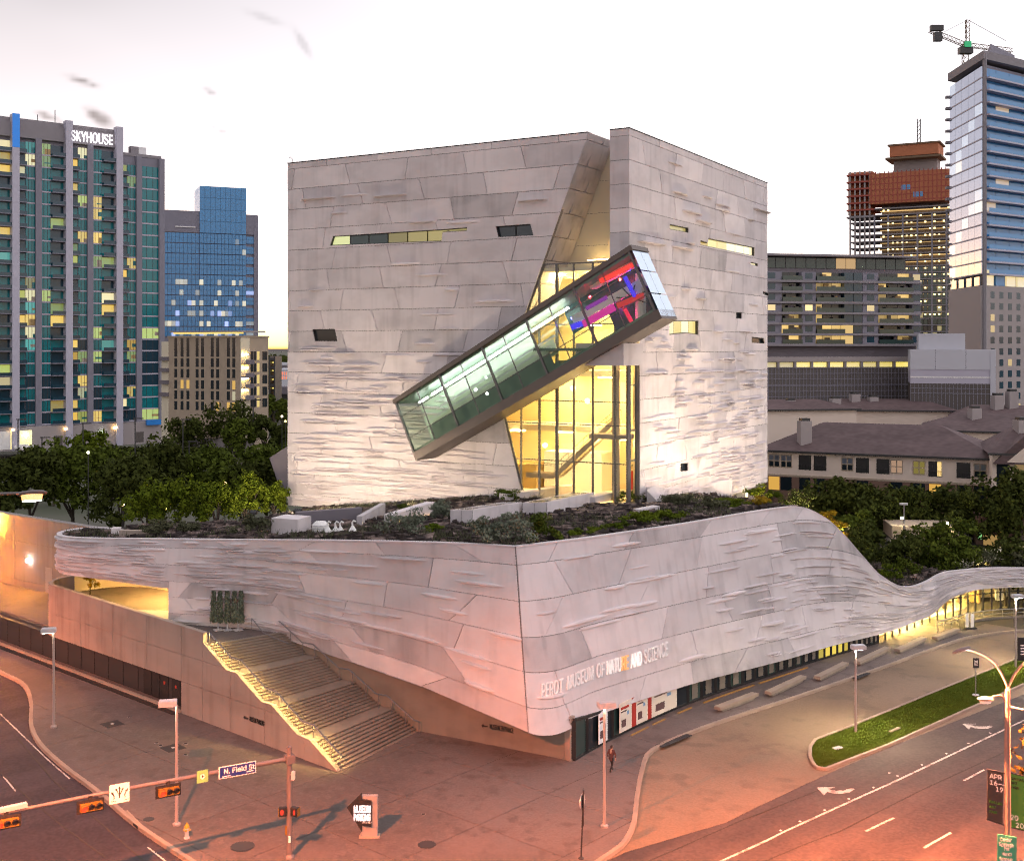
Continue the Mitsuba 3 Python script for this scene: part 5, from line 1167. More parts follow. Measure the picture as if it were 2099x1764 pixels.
for t_, x, y in (('APR', 2028, 1593), ('16—', 2028, 1606), ('19', 2040, 1620)): text_on(k, t_, x, y, 9.5, 'white_paint', MY - .04, slope=-.2)
for i, (t_, y) in enumerate((('DALLAS', 1652), ('ART', 1662), ('FAIR', 1672))): text_on(k, t_, 2028, y - 8, 5, 'banner_green', MY - .04, slope=-.2)
k = banner([(2067, 1582), (2118, 1594), (2118, 1706), (2067, 1693)], 'banner_green', 'green_banner', 'green banner right of the mast with white lettering low down')
for t_, x, y in (('20', 2070, 1678), ('20', 2081, 1694)): text_on(k, t_, x, y, 10, 'white_paint', MY - .04, slope=-.2)
for i, (t_, y) in enumerate((('DALLAS', 1596), ('ART', 1605), ('FAIR', 1614))): text_on(k, t_, 2072, y, 5, 'black_paint', MY - .04, slope=-.2)
k = thing('street_sign', 'green street name sign with white lettering low on the mast', 'sign')
q = np.array([at(*p, MY - .25) for p in ((2045, 1708), (2084, 1715), (2083, 1770), (2044, 1764))]); part(k, 'plate', (np.vstack([q + [0, .02, 0], q - [0, .02, 0]]), BOXF), 'green_sign')
for t_, x, y, h in (('Cedar', 2049, 1722, 7), ('Springs', 2047, 1732, 7), ('Rd', 2058, 1741, 7), ('NEXT', 2055, 1752, 6), ('SIGNAL', 2049, 1762, 6)): text_on(k, t_, x, y, h, 'white_paint', MY - .29, slope=-.1, squeeze=.9)

# the signal mast
sig = thing('signal_mast', 'traffic signal mast whose long arm reaches over the left street', 'traffic signal mast')
PB = np.array([-12.6, 65.3, .12]); PT = np.array([-12.6, 65.3, 6.35])
part(sig, 'pole', pipe([PB, PT], [.17, .14], 12), 'mast_paint', smooth=40); part(sig, 'cap', lathe([[.15, 0], [.15, .08], [.01, .14]], 12, PT), 'mast_paint'); part(sig, 'base', lathe([[.3, 0], [.3, .1], [.2, .25]], 12, PB), 'mast_paint')
A0 = np.array([-12.6, 65.3, 5.75])
def armpt(px, lift=0.0):
    r_ = ray(px, 0); d = np.array([-12.7, -8.9]); kx_ = r_[0]; t = (kx_ * A0[1] - A0[0]) / (d[0] - kx_ * d[1]); return np.array([A0[0] + d[0] * t, A0[1] + d[1] * t, A0[2] + .42 * t + lift])
A1 = armpt(-160)
part(sig, 'arm', pipe([A0, A0 * .5 + A1 * .5 + [0, 0, .06], A1], [.13, .10, .07], 10), 'mast_paint', smooth=40); part(sig, 'clamp', box(A0, (.5, .5, .45), 35), 'mast_paint')
AD = unit((A1 - A0) * [1, 1, 0]); AN = np.array([AD[1], -AD[0], 0]); AN = AN if AN[1] < 0 else -AN
AFn = lambda px, dz=0: armpt(px, dz)
def plate_on(k, px, dz, w, h, m, d=.14, th=.03):
    c = armpt(px, dz) + AN * d; ex_ = -AD; q = np.array([c - ex_ * w / 2 - [0, 0, h / 2], c + ex_ * w / 2 - [0, 0, h / 2], c + ex_ * w / 2 + [0, 0, h / 2], c - ex_ * w / 2 + [0, 0, h / 2]])
    q += (np.array([[-w / 2], [w / 2], [w / 2], [-w / 2]])) * np.array([[0, 0, -.033]])
    part(k, 'plate', hexa(q, q + AN * th), m); return c + AN * th, ex_
def lay(c, ex_, v, dz=0): return c + v[:, :1] * ex_ + v[:, 1:2] * np.array([0, 0, 1.]) + v[:, 2:3] * AN + np.array([0, 0, -.033]) * v[:, :1]
def sign_text(k, c, ex_, txt, h, x, y, m, sq=1.0, bold=False, name='lettering'):
    ms = meshkit.text_mesh(txt, h, .012, bold); part(k, name, (lay(c, ex_, np.asarray(ms.vertices) * [sq, 1, 1] + [x, y, .002]), np.asarray(ms.faces)), m)
labs = ['red traffic signal cut by the left edge of the frame', 'red traffic signal over the left street, second from the left', 'red traffic signal hanging nearest the mast pole']
for px, lab in zip((12, 184, 343), labs):
    k = thing('traffic_signal', lab, 'traffic light'); c = armpt(px, -.42) + AN * .12; ex_ = -AD
    def blk(x0, x1, y0, y1, d0, d1):
        v = np.array([[x0, y0, d0], [x1, y0, d0], [x1, y1, d0], [x0, y1, d0], [x0, y0, d1], [x1, y0, d1], [x1, y1, d1], [x0, y1, d1]]); return lay(c, ex_, v), BOXF
    part(k, 'backplate', blk(-.68, .68, -.33, .33, 0, .03), 'black_paint'); part(k, 'housing', blk(-.54, .54, -.19, .19, .03, .24), 'signal_yellow'); part(k, 'bracket', blk(-.1, .1, .33, .5, -.1, .03), 'black_paint')
    for j, x in enumerate((-.37, 0, .37)):
        a = np.linspace(0, 2 * np.pi, 17)[:-1]; rl_ = .185 if j == 0 else .15; rim = np.c_[x + rl_ * np.cos(a), rl_ * np.sin(a), np.full(16, .245)]
        cen = np.array([[x, 0, .26]]); part(k, 'lens', (lay(c, ex_, np.vstack([rim, cen])), np.array([[i, (i + 1) % 16, 16] for i in range(16)])), 'black_paint', **({'emitter': light((1, .02, .005), 4 * LX, .05)} if j == 0 else {}))
        vis_ = [np.c_[x + .165 * np.cos(b), .165 * np.sin(b), dd] for dd in (.24, .46) for b in np.linspace(-.3, math.pi + .3, 9)]
        P_ = np.vstack([np.array([[x + .165 * math.cos(b), .165 * math.sin(b), dd] for b in np.linspace(-.3, math.pi + .3, 9)]) for dd in (.24, .44)])
        part(k, 'visor', (lay(c, ex_, P_), np.array([[i, i + 1, i + 10, i + 9] for i in range(8)])), 'signal_yellow' if j == 0 else 'black_paint')
k = thing('lane_sign', 'white lane use sign with black turn arrows on the signal arm', 'sign'); c, ex_ = plate_on(k, 243, -.05, 1.02, .98, 'white_paint')
def strokes(pts, w): 
    o = []
    for a, b in zip(pts[:-1], pts[1:]):
        a, b = np.array(a, float), np.array(b, float); d = (b - a) / np.linalg.norm(b - a); n_ = np.array([-d[1], d[0]]) * w / 2
        o.append((lay(c, ex_, np.array([[*(a - n_), .006], [*(b - n_), .006], [*(b + n_), .006], [*(a + n_), .006]])), np.array([[0, 1, 2, 3]])))
    return o
def head(p, ang, s): a = math.radians(ang); R = np.array([[math.cos(a), -math.sin(a)], [math.sin(a), math.cos(a)]]); q = np.array([[s, 0], [-s * .6, s * .75], [-s * .6, -s * .75]]) @ R.T + p; return [(lay(c, ex_, np.c_[q, [.007] * 3]), np.array([[0, 1, 2]]))]
part(k, 'arrow', cat(strokes([(-.28, -.25), (-.28, -.08), (-.36, .05)], .06)) , 'black_paint'); part(k, 'arrow', cat(head((-.38, .08), 140, .1)), 'black_paint')
part(k, 'arrow', cat(strokes([(0, -.25), (0, .25)], .06) + strokes([(0, -.1), (-.15, .18)], .05) + strokes([(0, -.1), (.15, .18)], .05)), 'black_paint'); part(k, 'arrow', cat(head((0, .3), 90, .1) + head((-.17, .22), 118, .09) + head((.17, .22), 62, .09)), 'black_paint')
part(k, 'arrow', cat(strokes([(.28, -.25), (.28, -.05), (.36, .08)], .06)), 'black_paint'); part(k, 'arrow', cat(head((.38, .12), 50, .1)), 'black_paint')
for t_, x in (('ONLY', -.42), ('ONLY', .22)): sign_text(k, c, ex_, t_, .07, x, -.40, 'black_paint')
k = thing('toll_sign', 'small lime green sign with a dark emblem on the signal arm', 'sign'); c, ex_ = plate_on(k, 413, 0, .62, .66, 'lime_sign')
part(k, 'emblem', cat([(lay(c, ex_, np.array([[0, 0, .01]] + [[.15 * math.cos(a), .15 * math.sin(a), .008] for a in np.linspace(0, 2 * math.pi, 13)[:-1]])), np.array([[0, i + 1, (i + 1) % 12 + 1] for i in range(12)]))]), 'poster_cream'); part(k, 'emblem', cat([(lay(c, ex_, np.array([[0, .09, .014], [.06, 0, .014], [0, -.09, .014], [-.06, 0, .014]])), np.array([[0, 1, 2, 3]]))]), 'black_paint')
k = thing('street_name_sign', 'blue street name sign with white lettering on the signal arm', 'sign'); plate_on(k, 485, -.02, 2.14, .66, 'white_paint', .13, .02); c, ex_ = plate_on(k, 485, -.02, 2.04, .57, 'blue_sign', .152, .02)
sign_text(k, c, ex_, 'N. Field St.', .27, -.82, -.08, 'white_paint', 1.0, True); part(k, 'underline', (lay(c, ex_, np.array([[-.9, -.24, .01], [-.4, -.24, .01], [-.4, -.19, .01], [-.9, -.19, .01]])), np.array([[0, 1, 2, 3]])), 'white_paint'); part(k, 'underline', (lay(c, ex_, np.array([[.5, -.2, .01], [.9, -.2, .01], [.9, -.14, .01], [.5, -.14, .01]])), np.array([[0, 1, 2, 3]])), 'white_paint')
k = thing('camera_box', 'pale detector box on the far end of the signal arm', 'equipment box'); p = armpt(22, .2); part(k, 'case', box(p, (1.5, .3, .2), 35), 'pale_metal')
for sx, ang, lab in ((-.35, 20, 'red lit pedestrian signal on the left of the mast pole'), (.33, -55, 'red lit pedestrian signal on the right of the mast pole')):
    k = thing('pedestrian_signal', lab, 'pedestrian signal'); c = PB + [sx, -.12, at(577, 1661, 65.3)[2] - .12]; rt_ = math.radians(ang * .4)
    part(k, 'housing', box(c, (.42, .25, .46), ang * .4), 'black_paint'); part(k, 'hood', cat([box(c + [0, .0, .24], (.44, .26, .03), ang * .4)]), 'black_paint'); part(k, 'side', box(c + [math.copysign(.23, sx) * math.cos(rt_), 0, 0], (.04, .28, .48), ang * .4), 'signal_yellow')
    q = c + np.array([0.02 * np.sign(sx), -.14, 0]); hand = [(-.07, -.13), (.06, -.13), (.10, .02), (.09, .12), (.02, .16), (-.06, .14), (-.10, .03)]
    part(k, 'hand_symbol', (np.array([q + [x, -.002, z] for x, z in hand]), np.array([[0, 1, 2], [0, 2, 3], [0, 3, 4], [0, 4, 5], [0, 5, 6]])), 'black_paint', emitter=light((1, .02, .008), 1.8 * LX))
    part(k, 'bracket', bar(PB + [0, 0, c[2] - .12], c, .06), 'dark_steel')
part(sig, 'box', box(PB + [.22, -.05, 4.7], (.2, .25, .45)), 'pale_metal'); part(sig, 'push_button', box(PB + [.05, -.2, 1.15], (.12, .1, .35)), 'white_paint'); part(sig, 'push_button', box(PB + [-.17, -.05, 1.6], (.1, .12, .5)), 'signal_yellow')

# the arrow sign
ak = thing('arrow_sign', 'black arrow shaped parking sign with glowing white lettering on a pale pylon', 'sign')
b = ground(745, 1716, .12); Ya = b[1]; s = Ya / F
part(ak, 'pylon', box(b + [.35, .18, 1.22], (.95, .34, 2.44)), 'pole_paint'); part(ak, 'plinth', box(b + [.35, .18, .04], (1.2, .6, .08)), 'kerb_concrete')
def apx(x, y): p = at(x, y, Ya); return (p[0], p[2])
ar = Polygon([apx(712, 1652), apx(742, 1623), apx(742, 1636), apx(762, 1639), apx(762, 1692), apx(742, 1689), apx(742, 1702)])
AFc = Face((0, Ya - .02), (1, 0), (0, -1)); part(ak, 'arrow', AFc.slab(ar, 0, .12), 'black_paint')
for t_, y in (('MUSEUM', 1662), ('PARKING', 1679)):
    msh = meshkit.text_mesh(t_, 14 * s, .02, True); v = np.asarray(msh.vertices); w_ = v[:, 0].max() - v[:, 0].min(); v = (v - [v[:, 0].min(), 0, 0]) * [34 * s / w_, 1, 1]; o = at(726, y, Ya)
    part(ak, 'lettering', (np.c_[o[0] + v[:, 0], Ya - .145 - v[:, 2], o[2] + v[:, 1]], np.asarray(msh.faces)), 'white_paint', emitter=light((1, .97, 1), 1.7 * LX, .05))
for t_, y in (('LEFT ON FIELD', 1686),): text_on(ak, t_, 742, y, 2.5, 'white_paint', Ya - .15, squeeze=.8)

# hydrant, post signs, benches
hy = thing('fire_hydrant', 'yellow fire hydrant on the left pavement beside a lamp post', 'fire hydrant'); b = ground(383, 1717, .12)
part(hy, 'barrel', lathe([[.17, 0], [.17, .06], [.12, .08], [.12, .55], [.15, .57], [.15, .62]], 14, b), 'pale_metal', smooth=35); part(hy, 'bonnet', lathe([[.15, .62], [.14, .72], [.09, .82], [.04, .85], [.04, .92], [.01, .92]], 14, b), 'hydrant_yellow', smooth=35)
for d in ((1, 0, 0), (-1, 0, 0), (0, -1, 0)): part(hy, 'outlet', pipe([b + [0, 0, .5], b + np.array(d) * .2 + [0, 0, .5]], .06, 8), 'hydrant_yellow')
sp = thing('sign_post', 'dark post with round and square signs seen edge on near the lamp post', 'sign post'); b = ground(1191, 1759, .12); b2 = b + [.12, 0, 0]
part(sp, 'post', pipe([b, b + [.15, 0, 3.9]], .045, 8), 'dark_steel'); part(sp, 'base', lathe([[.16, 0], [.16, .05], [.06, .12]], 10, b), 'dark_steel')
a_ = np.array([.92, -.39, 0]) 
part(sp, 'round_sign', pipe([b + [.05, .0, 3.25], b + [.05, 0, 3.25] + a_ * .04], .42, 18), 'pale_metal'); part(sp, 'square_sign', bar(b + [.13, -.06, 2.6], b + [.13, -.06, 3.95], .05, .5, (0, 1, 0)), 'dark_steel'); part(sp, 'small_sign', bar(b + [.13, -.06, 1.95], b + [.13, -.06, 2.5], .05, .4, (0, 1, 0)), 'dark_steel')
ps = thing('island_sign', 'small black pictogram sign on a thin post in the lawn island', 'sign post'); b = ground(2000, 1424, .1); s = b[1] / F
part(ps, 'post', pipe([b, b + [0, 0, 3.3]], .04, 6), 'grey_metal'); part(ps, 'base', lathe([[.3, 0], [.3, .06], [.05, .07]], 12, b), 'pale_metal')
part(ps, 'plate', box(b + [0, -.05, 2.85], (.52, .04, .86)), 'black_paint'); part(ps, 'pictogram', cat([box(b + [-.09, -.075, 2.85], (.05, .01, .5)), box(b + [.09, -.075, 2.85], (.05, .01, .5)), box(b + [0, -.075, 2.95], (.06, .01, .2))]), 'white_paint')
bl = ['nearest stone bench to the drain grate', 'second stone bench along the drop-off', 'third stone bench, left of the small drain grate', 'fourth stone bench, right of the lit lamp post', 'fifth stone bench along the drop-off', 'farthest stone bench, below the entrance railing']
BN = [((1478, 1462), (1556, 1432)), ((1582, 1430), (1654, 1396)), ((1682, 1398), (1741, 1368)), ((1764, 1366), (1826, 1336)), ((1846, 1341), (1901, 1315)), ((1922, 1315), (1969, 1297))]
for lab, (a, b) in zip(bl, BN):
    A, B = ground(*a, .12), ground(*b, .12); k = thing('stone_bench', lab, 'bench', None); d = unit((B - A) * [1, 1, 0]); n_ = np.array([-d[1], d[0], 0]); n_ = n_ if n_[1] > 0 else -n_
    part(k, 'seat', bar(A + n_ * .35 + [0, 0, .37], B + n_ * .35 + [0, 0, .37], .62, .26), 'kerb_concrete'); part(k, 'support', bar(A + n_ * .35 + d * .5 + [0, 0, .12], B + n_ * .35 - d * .5 + [0, 0, .12], .36, .24), 'stair_concrete')
k = thing('valve_lid', 'pale square lid set in the tip of the lawn island', 'utility cover'); p = ground(1717, 1532, .12); part(k, 'lid', box(p + [0, 0, .02], (.75, .4, .05), 30), 'pale_metal')
k = thing('valve_lid', 'low pale stone edging in the lawn right of the lit lamp post', 'utility cover'); p = ground(1834, 1495, .12); part(k, 'lid', box(p + [0, 0, .02], (1.4, .25, .05), 42), 'kerb_concrete')

# ------------------------------------------------------------------ the entrance at the right
en = thing('entrance_glazing', 'bright yellow glazed entrance hall beneath the wavy band', 'glass front')
EP = np.array([ground(*p) for p in ((1800, 1320), (1880, 1296), (1960, 1271), (2040, 1258), (2140, 1254), (2300, 1254))]); EP[1:, :2] += np.array([.2, .98]) * 2.2
for i in range(6): EP[i, 2] = float(zg(*EP[i, :2]))
kk = np.linspace(0, 1, 26); EG = np.stack([PchipInterpolator(np.linspace(0, 1, 6), EP[:, i])(kk) for i in range(3)], 1)
ET = np.array([max(float(np.interp(CX + F * p[0] / p[1], [1800, 1870, 1915, 1951, 2000, 2099, 2300], [EYE - (y - HY) / F * 128 for y in (1296, 1272, 1256, 1222, 1204, 1198, 1200)])), p[2] + 2.3) + .2 for p in EG])
for i in range(26): part(en, 'mullion', bar(EG[i], np.r_[EG[i, :2], ET[i]], .14, .2), 'dark_steel')
for i in range(25):
    a, b = EG[i], EG[i + 1]; P = np.array([a, b, np.r_[b[:2], ET[i + 1]], np.r_[a[:2], ET[i]]]); part(en, 'pane', (P, np.array([[0, 1, 2, 3]])), 'glass_clear'); part(en, 'transom', bar(a + [0, 0, 2.2], b + [0, 0, 2.2], .08, .1), 'dark_steel')
EB = EG + np.array([.2, .98, 0]) * 7
part(en, 'back_wall', grid_mesh(np.stack([EB - [0, 0, .2], np.c_[EB[:, :2], ET + .2]], 1)), 'warm_wall'); part(en, 'floor', grid_mesh(np.stack([EG + [0, 0, .02], EB + [0, 0, .02]], 1)), 'cream'); part(en, 'ceiling', grid_mesh(np.stack([np.c_[EG[:, :2], ET], np.c_[EB[:, :2], ET]], 1)), 'cream')
for i in range(2, 25, 3):
    c = EG[i] * .45 + EB[i] * .55; part(en, 'ceiling_lamp', box((c[0], c[1], ET[i] - .12), (1.1, 1.1, .08), 40), 'white_paint', emitter=light((1, .74, .26), 800 * LX, 1))
    part(en, 'display', box(EB[i] * .7 + EG[i] * .3 + [0, 0, 1.2], (1.3, .5, 2.2), 30 + 20 * i), 'white_paint' if i % 2 else 'warm_wood')
rl = thing('entrance_railing', 'grey metal ramp railing in front of the lit entrance', 'railing')
RP = [ground(*p, .12) for p in ((1921, 1294), (1950, 1286), (1980, 1276), (2015, 1271), (2055, 1267), (2099, 1265), (2160, 1263))]
RPt = np.array(RP) + [0, 0, 1.1]
part(rl, 'handrail', pipe(RPt, .05, 6), 'grey_metal'); part(rl, 'midrail', pipe(RPt - [0, 0, .45], .03, 6), 'grey_metal')
for i in range(13):
    j = i / 2; a = int(j); q = np.array(RP[a]) * (1 - j % 1) + np.array(RP[min(a + 1, 6)]) * (j % 1); part(rl, 'post', pipe([q, q + [0, 0, 1.1]], .035, 6), 'grey_metal')
k = thing('ramp_wall', 'low concrete ramp wall under the entrance railing', 'wall'); part(k, 'body', cat([bar(np.array(RP[i]) + [0, .15, .0], np.array(RP[i + 1]) + [0, .15, .0], .2, .5) for i in range(2, 6)]), 'stair_concrete')
for x, lab in ((1982, 'left white standing board by the entrance'), (1993, 'right white standing board by the entrance')):
    k = thing('standing_board', lab, 'sign'); b = ground(x, 1288, .12); part(k, 'board', box(b + [0, 0, .95], (.42, .08, 1.5), 20), 'white_paint'); part(k, 'foot', box(b + [0, 0, .08], (.8, .6, .14), 20), 'black_paint')
k = thing('notice_board', 'black notice board with white marks cut by the right edge', 'sign'); b = at(2104, 1362, 104); part(k, 'board', box(at(2103, 1330, 104), (1.5, .1, 2.1), 0), 'black_paint'); part(k, 'print', cat([box(at(2096, 1322 + 6 * i, 103.93), (.35, .02, .1)) for i in range(4)]), 'white_paint')
part(k, 'post', pipe([at(2103, 1352, 104), [at(2103, 1352, 104)[0], 104, -2.5]], .06, 6), 'black_paint')
k = thing('bench_figure', 'small dark bronze ball by the right road banner', 'ornament') if 0 else None

# ------------------------------------------------------------------ the walking man
import manifold3d as m3
def body(joints, bones, ref=.035):
    sph = lambda p, r: m3.Manifold.sphere(r, 14).translate([float(x) for x in p]); out = None
    for a, b in bones:
        (pa, ra), (pb, rb) = joints[a], joints[b]; h = (sph(pa, ra) + sph(pb, rb)).hull(); out = h if out is None else out + h
    m = out.refine_to_length(ref).to_mesh(); tm = trimesh.Trimesh(m.vert_properties[:, :3], m.tri_verts, process=True)
    trimesh.smoothing.filter_taubin(tm, iterations=6); return tm
paint('skin', (.36, .20, .14), .6); paint('jacket_maroon', (.075, .032, .030), .9); paint('trousers_black', (.016, .015, .017), .9); paint('hair_dark', (.03, .022, .02), .8)
pb = ground(1253, 1580, .125); man = thing('person', 'person in a dark maroon jacket and black trousers walking away past the lamp post', 'person')
fw, sd_ = unit((.55, .83, 0)), unit((.83, -.55, 0)); W3 = lambda s_, f_, z: pb + sd_ * s_ + fw * f_ + [0, 0, z]
J = {'pel': (W3(0, 0, .93), .135), 'wst': (W3(0, .01, 1.08), .14), 'chest': (W3(0, .04, 1.30), .155), 'shl': (W3(-.17, .04, 1.42), .075), 'shr': (W3(.17, .04, 1.42), .075), 'neck': (W3(0, .05, 1.50), .058), 'head': (W3(0, .07, 1.66), .098), 'jaw': (W3(0, .10, 1.60), .075),
     'ell': (W3(-.27, -.06, 1.16), .05), 'wrl': (W3(-.28, .06, .94), .036), 'elr': (W3(.28, .10, 1.15), .05), 'wrr': (W3(.33, -.02, .95), .036),
     'hpl': (W3(-.09, 0, .90), .095), 'hpr': (W3(.09, 0, .90), .095), 'knl': (W3(-.08, .20, .52), .062), 'knr': (W3(.09, -.02, .50), .062), 'anl': (W3(-.06, .20, .10), .045), 'anr': (W3(.09, -.34, .17), .045), 'tol': (W3(-.07, .38, .04), .035), 'tor': (W3(.09, -.20, .04), .035)}
part(man, 'body', body(J, [('neck', 'head'), ('head', 'jaw'), ('chest', 'neck'), ('elr', 'wrr'), ('ell', 'wrl')], .03), 'skin', smooth=True)
part(man, 'jacket', body({**J, 'wrr': (J['wrr'][0] * .8 + J['elr'][0] * .2, .046), 'wrl': (J['wrl'][0] * .8 + J['ell'][0] * .2, .046), 'hem': (W3(0, 0, .84), .15), 'hl': (W3(-.1, .04, 1.30), .14), 'hr': (W3(.1, .04, 1.30), .14)}, [('hem', 'wst'), ('wst', 'hl'), ('wst', 'hr'), ('hl', 'hr'), ('hl', 'shl'), ('hr', 'shr'), ('shl', 'shr'), ('shl', 'ell'), ('shr', 'elr'), ('ell', 'wrl'), ('elr', 'wrr')]), 'jacket_maroon', smooth=True)
part(man, 'trousers', body(J, [('pel', 'hpl'), ('pel', 'hpr'), ('hpl', 'knl'), ('hpr', 'knr'), ('knl', 'anl'), ('knr', 'anr')]), 'trousers_black', smooth=True)
part(man, 'shoe', body(J, [('anl', 'tol')]), 'black_paint', smooth=True); part(man, 'shoe', body(J, [('anr', 'tor')]), 'black_paint', smooth=True)
part(man, 'hair', body({'a': (W3(0, .04, 1.70), .095), 'b': (W3(0, .02, 1.64), .088)}, [('a', 'b')], .03), 'hair_dark', smooth=True)
for s_, w in ((-1, 'wrl'), (1, 'wrr')):
    o = J[w][0]; hb = {'p': (o + [0, 0, -.03], .030), 'q': (o + fw * .01 + [0, 0, -.09], .032)}; bn = [('p', 'q')]
    for i in range(4):
        hb[f'k{i}'] = (o + fw * (.03 - .018 * i) + [0, 0, -.125], .010); hb[f't{i}'] = (o + fw * (.035 - .018 * i) - sd_ * s_ * .02 + [0, 0, -.17 + .006 * abs(i - 1)], .008); bn += [('q', f'k{i}'), (f'k{i}', f't{i}')]
    hb['th0'] = (o + fw * .045 + [0, 0, -.08], .011); hb['th1'] = (o + fw * .055 + [0, 0, -.12], .009); bn += [('p', 'th0'), ('th0', 'th1')]
    part(man, 'hand', body(hb, bn, .02), 'skin', smooth=True)

# ------------------------------------------------------------------ the towers behind
paint('pier_mauve', (.205, .195, .24), .8); paint('pier_lit', (.42, .40, .48), .6); paint('brick_brown', (.17, .10, .075), .9); paint('stucco', (.66, .55, .47), .9)  # pier_lit is the mauve paint made paler, the lit look in its colour
paint('blue_panel', (.02, .20, .60), .4); paint('white_box', (.47, .47, .52), .7); paint('louvre_bronze', (.095, .08, .075), .6); paint('net_red', (.42, .15, .075), .9); paint('crane_yellow', (.16, .10, .06), .7); paint('tan_wall', (.36, .285, .215), .9); paint('pale_stone', (.32, .28, .28), .85)
ptex('roof_shingle', lambda p, n, uv: mix((.088, .058, .060), (.130, .090, .090), noise(p.x * 1.5, p.y * 1.5, p.z * 3)) * (.85 + .3 * noise(p.x * .25, p.y * .25, p.z)))
def wl(r, g, b, s): return light((r, g, b), s * LX)
def lit_colour():
    x = rng.random(); s = float(rng.uniform(.2, .95))
    return wl(1, .62, .10, s) if x < .4 else wl(.75, .80, .16, s * .7) if x < .7 else wl(1, .84, .45, s * 1.2) if x < .92 else wl(.25, .85, .75, s * .5)

# --- tower with balconies at the far left
sk = thing('apartment_tower', 'tall mauve apartment tower with teal glass, balconies and lit rooftop lettering at the far left', 'building')
SKP = np.array([-119.0, 350.0]); SF = Face(SKP, (-.766, -.643), (.643, -.766))
if np.dot(SF.n, (0, -1, 0)) < 0: SF.n = -SF.n
SF.flip = np.dot(np.cross(SF.ex, [0, 0, 1]), SF.n) < 0
su = lambda px: SF.uv(px, 700)[0]
sz = lambda px, py: SF.uv(px, py)[1]
u_r, u_l, u_b = su(248), su(-70), su(336)
ztop = sz(240, 332); z2 = sz(300, 322)
part(sk, 'core', SF.box(u_r - .5, u_l, -.5, ztop + 6, -18, -1.2), 'pier_mauve'); part(sk, 'core', SF.box(u_b + .4, u_r - .5, -.5, z2, -16, -1.2), 'pier_mauve')
fh = (sz(200, 862) - sz(200, 862 - 24.4 * 2)) / -2.0
part(sk, 'crown', SF.box(u_r + .2, u_l, ztop + 6, ztop + 9.8, -17, -.9), 'slab_grey'); part(sk, 'parapet', SF.box(u_b + .4, u_r, z2, z2 + .9, -16, -1.0), 'slab_grey')
part(sk, 'penthouse', SF.box(su(262), u_r + .2, z2 + .9, ztop + 5, -16, -6), 'pier_mauve')
bays = [(-66, -46, 'w'), (-46, -14, 'b'), (-12, -3, 'w'), (-3, 23, 'b'), (36, 54, 'b'), (54, 74, 'w'), (85, 106, 'w'), (106, 134, 'b'), (145, 162, 'b'), (162, 181, 'w'), (190, 211, 'w'), (211, 237, 'b'), (248, 263, 'b'), (263, 281, 'w'), (290, 328, 'w')]
z0 = sz(150, 868) ; nfl = int((ztop - z0) / fh) + 2
for f_ in range(nfl):
    z = z0 + f_ * fh
    for a, b, t in bays:
        ua, ub_ = su(b), su(a); low = a > 245
        if z + fh > (z2 if low else ztop + 4.4): continue
        if t == 'w':
            nsub = 1; m = 'glass_teal' if f_ > 6 or rng.random() < .55 else 'glass_slate'
            kw = {'emitter': lit_colour()} if rng.random() < (.22 if a < 200 else .17) else {}
            part(sk, 'window', SF.box(ua + .1, ub_ - .1, z + .35, z + fh - .12, -1.2, -.85), m, **kw)
            if kw: q_ = float(rng.uniform(.2, .65)); e_ = float(rng.uniform(.3, .8)); part(sk, 'curtain', SF.box(ua + .1, ua + .1 + (ub_ - ua - .2) * q_, z + .35 + (0 if rng.random() < .5 else fh * .25), z + .35 + (fh - .5) * e_, -.85, -.82), ['warm_wood', 'glass_teal', 'tan_block'][int(rng.integers(3))])
            for q in ((.33, .67) if ub_ - ua > 2.6 else (.5,)): part(sk, 'window_bar', SF.box(ua + (ub_ - ua) * q - .06, ua + (ub_ - ua) * q + .06, z + .35, z + fh - .12, -.9, -.78), 'dark_steel') if f_ % 1 == 0 and a > -10 and len([1]) and counts.get(sk + '__window_bar', 0) < 290 else None
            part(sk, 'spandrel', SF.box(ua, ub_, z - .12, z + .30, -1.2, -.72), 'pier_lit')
        else:
            kw = {'emitter': lit_colour()} if rng.random() < .24 else {}
            part(sk, 'balcony_door', SF.box(ua + .1, ub_ - .1, z + .12, z + fh - .3, -1.2, -1.1), 'glass_teal' if rng.random() < .65 else 'glass_slate', **kw)
            part(sk, 'balcony', cat([SF.box(ua, ub_, z - .12, z + .1, -1.2, .9), SF.box(ua, ub_, z + .1, z + .14, .8, .86)]), 'pier_mauve'); part(sk, 'balcony_rail', cat([SF.box(ua, ub_, z + .14, z + 1.1, .8, .86), SF.box(ua, ua + .06, z + .14, z + 1.1, -1.1, .80)]), 'glass_slate')
for px in (30, 139.5, 242.5):
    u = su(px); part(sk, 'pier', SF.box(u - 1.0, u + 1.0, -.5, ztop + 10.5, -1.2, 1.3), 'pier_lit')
for px in (79.5, 185.5, 285.5, 332): 
    u = su(px); part(sk, 'pier', SF.box(u - .85, u + .85, -.5, (z2 if px > 245 else ztop + 4.5), -1.2, .15), 'pier_mauve')
part(sk, 'blue_panel', SF.box(su(30) - 1.02, su(30) + 1.02, ztop + 1, ztop + 10.6, 1.31, 1.4), 'blue_panel', label='bright blue panel at the top of the left pier', emitter=wl(.02, .25, 1, .22))
part(sk, 'base', SF.box(u_b, u_l, -.5, z0 - .3, -1.0, .6), 'pale_stone')
for px in (22, 78, 232, 318 - 200): pass
for px, w in ((42, 40), (4, 16)):
    u = su(px); part(sk, 'garage_door', SF.box(u - 3.0, u + 3.0, 0, 5.2, .6, .66), 'white_paint', **({'emitter': wl(1, .80, .12, .95)} if px == 42 else {}))
for px in (118, 285, 166): part(sk, 'service_door', SF.box(su(px) - 1.2, su(px) + 1.2, 0, 3.2, .6, .66), 'louvre_bronze')
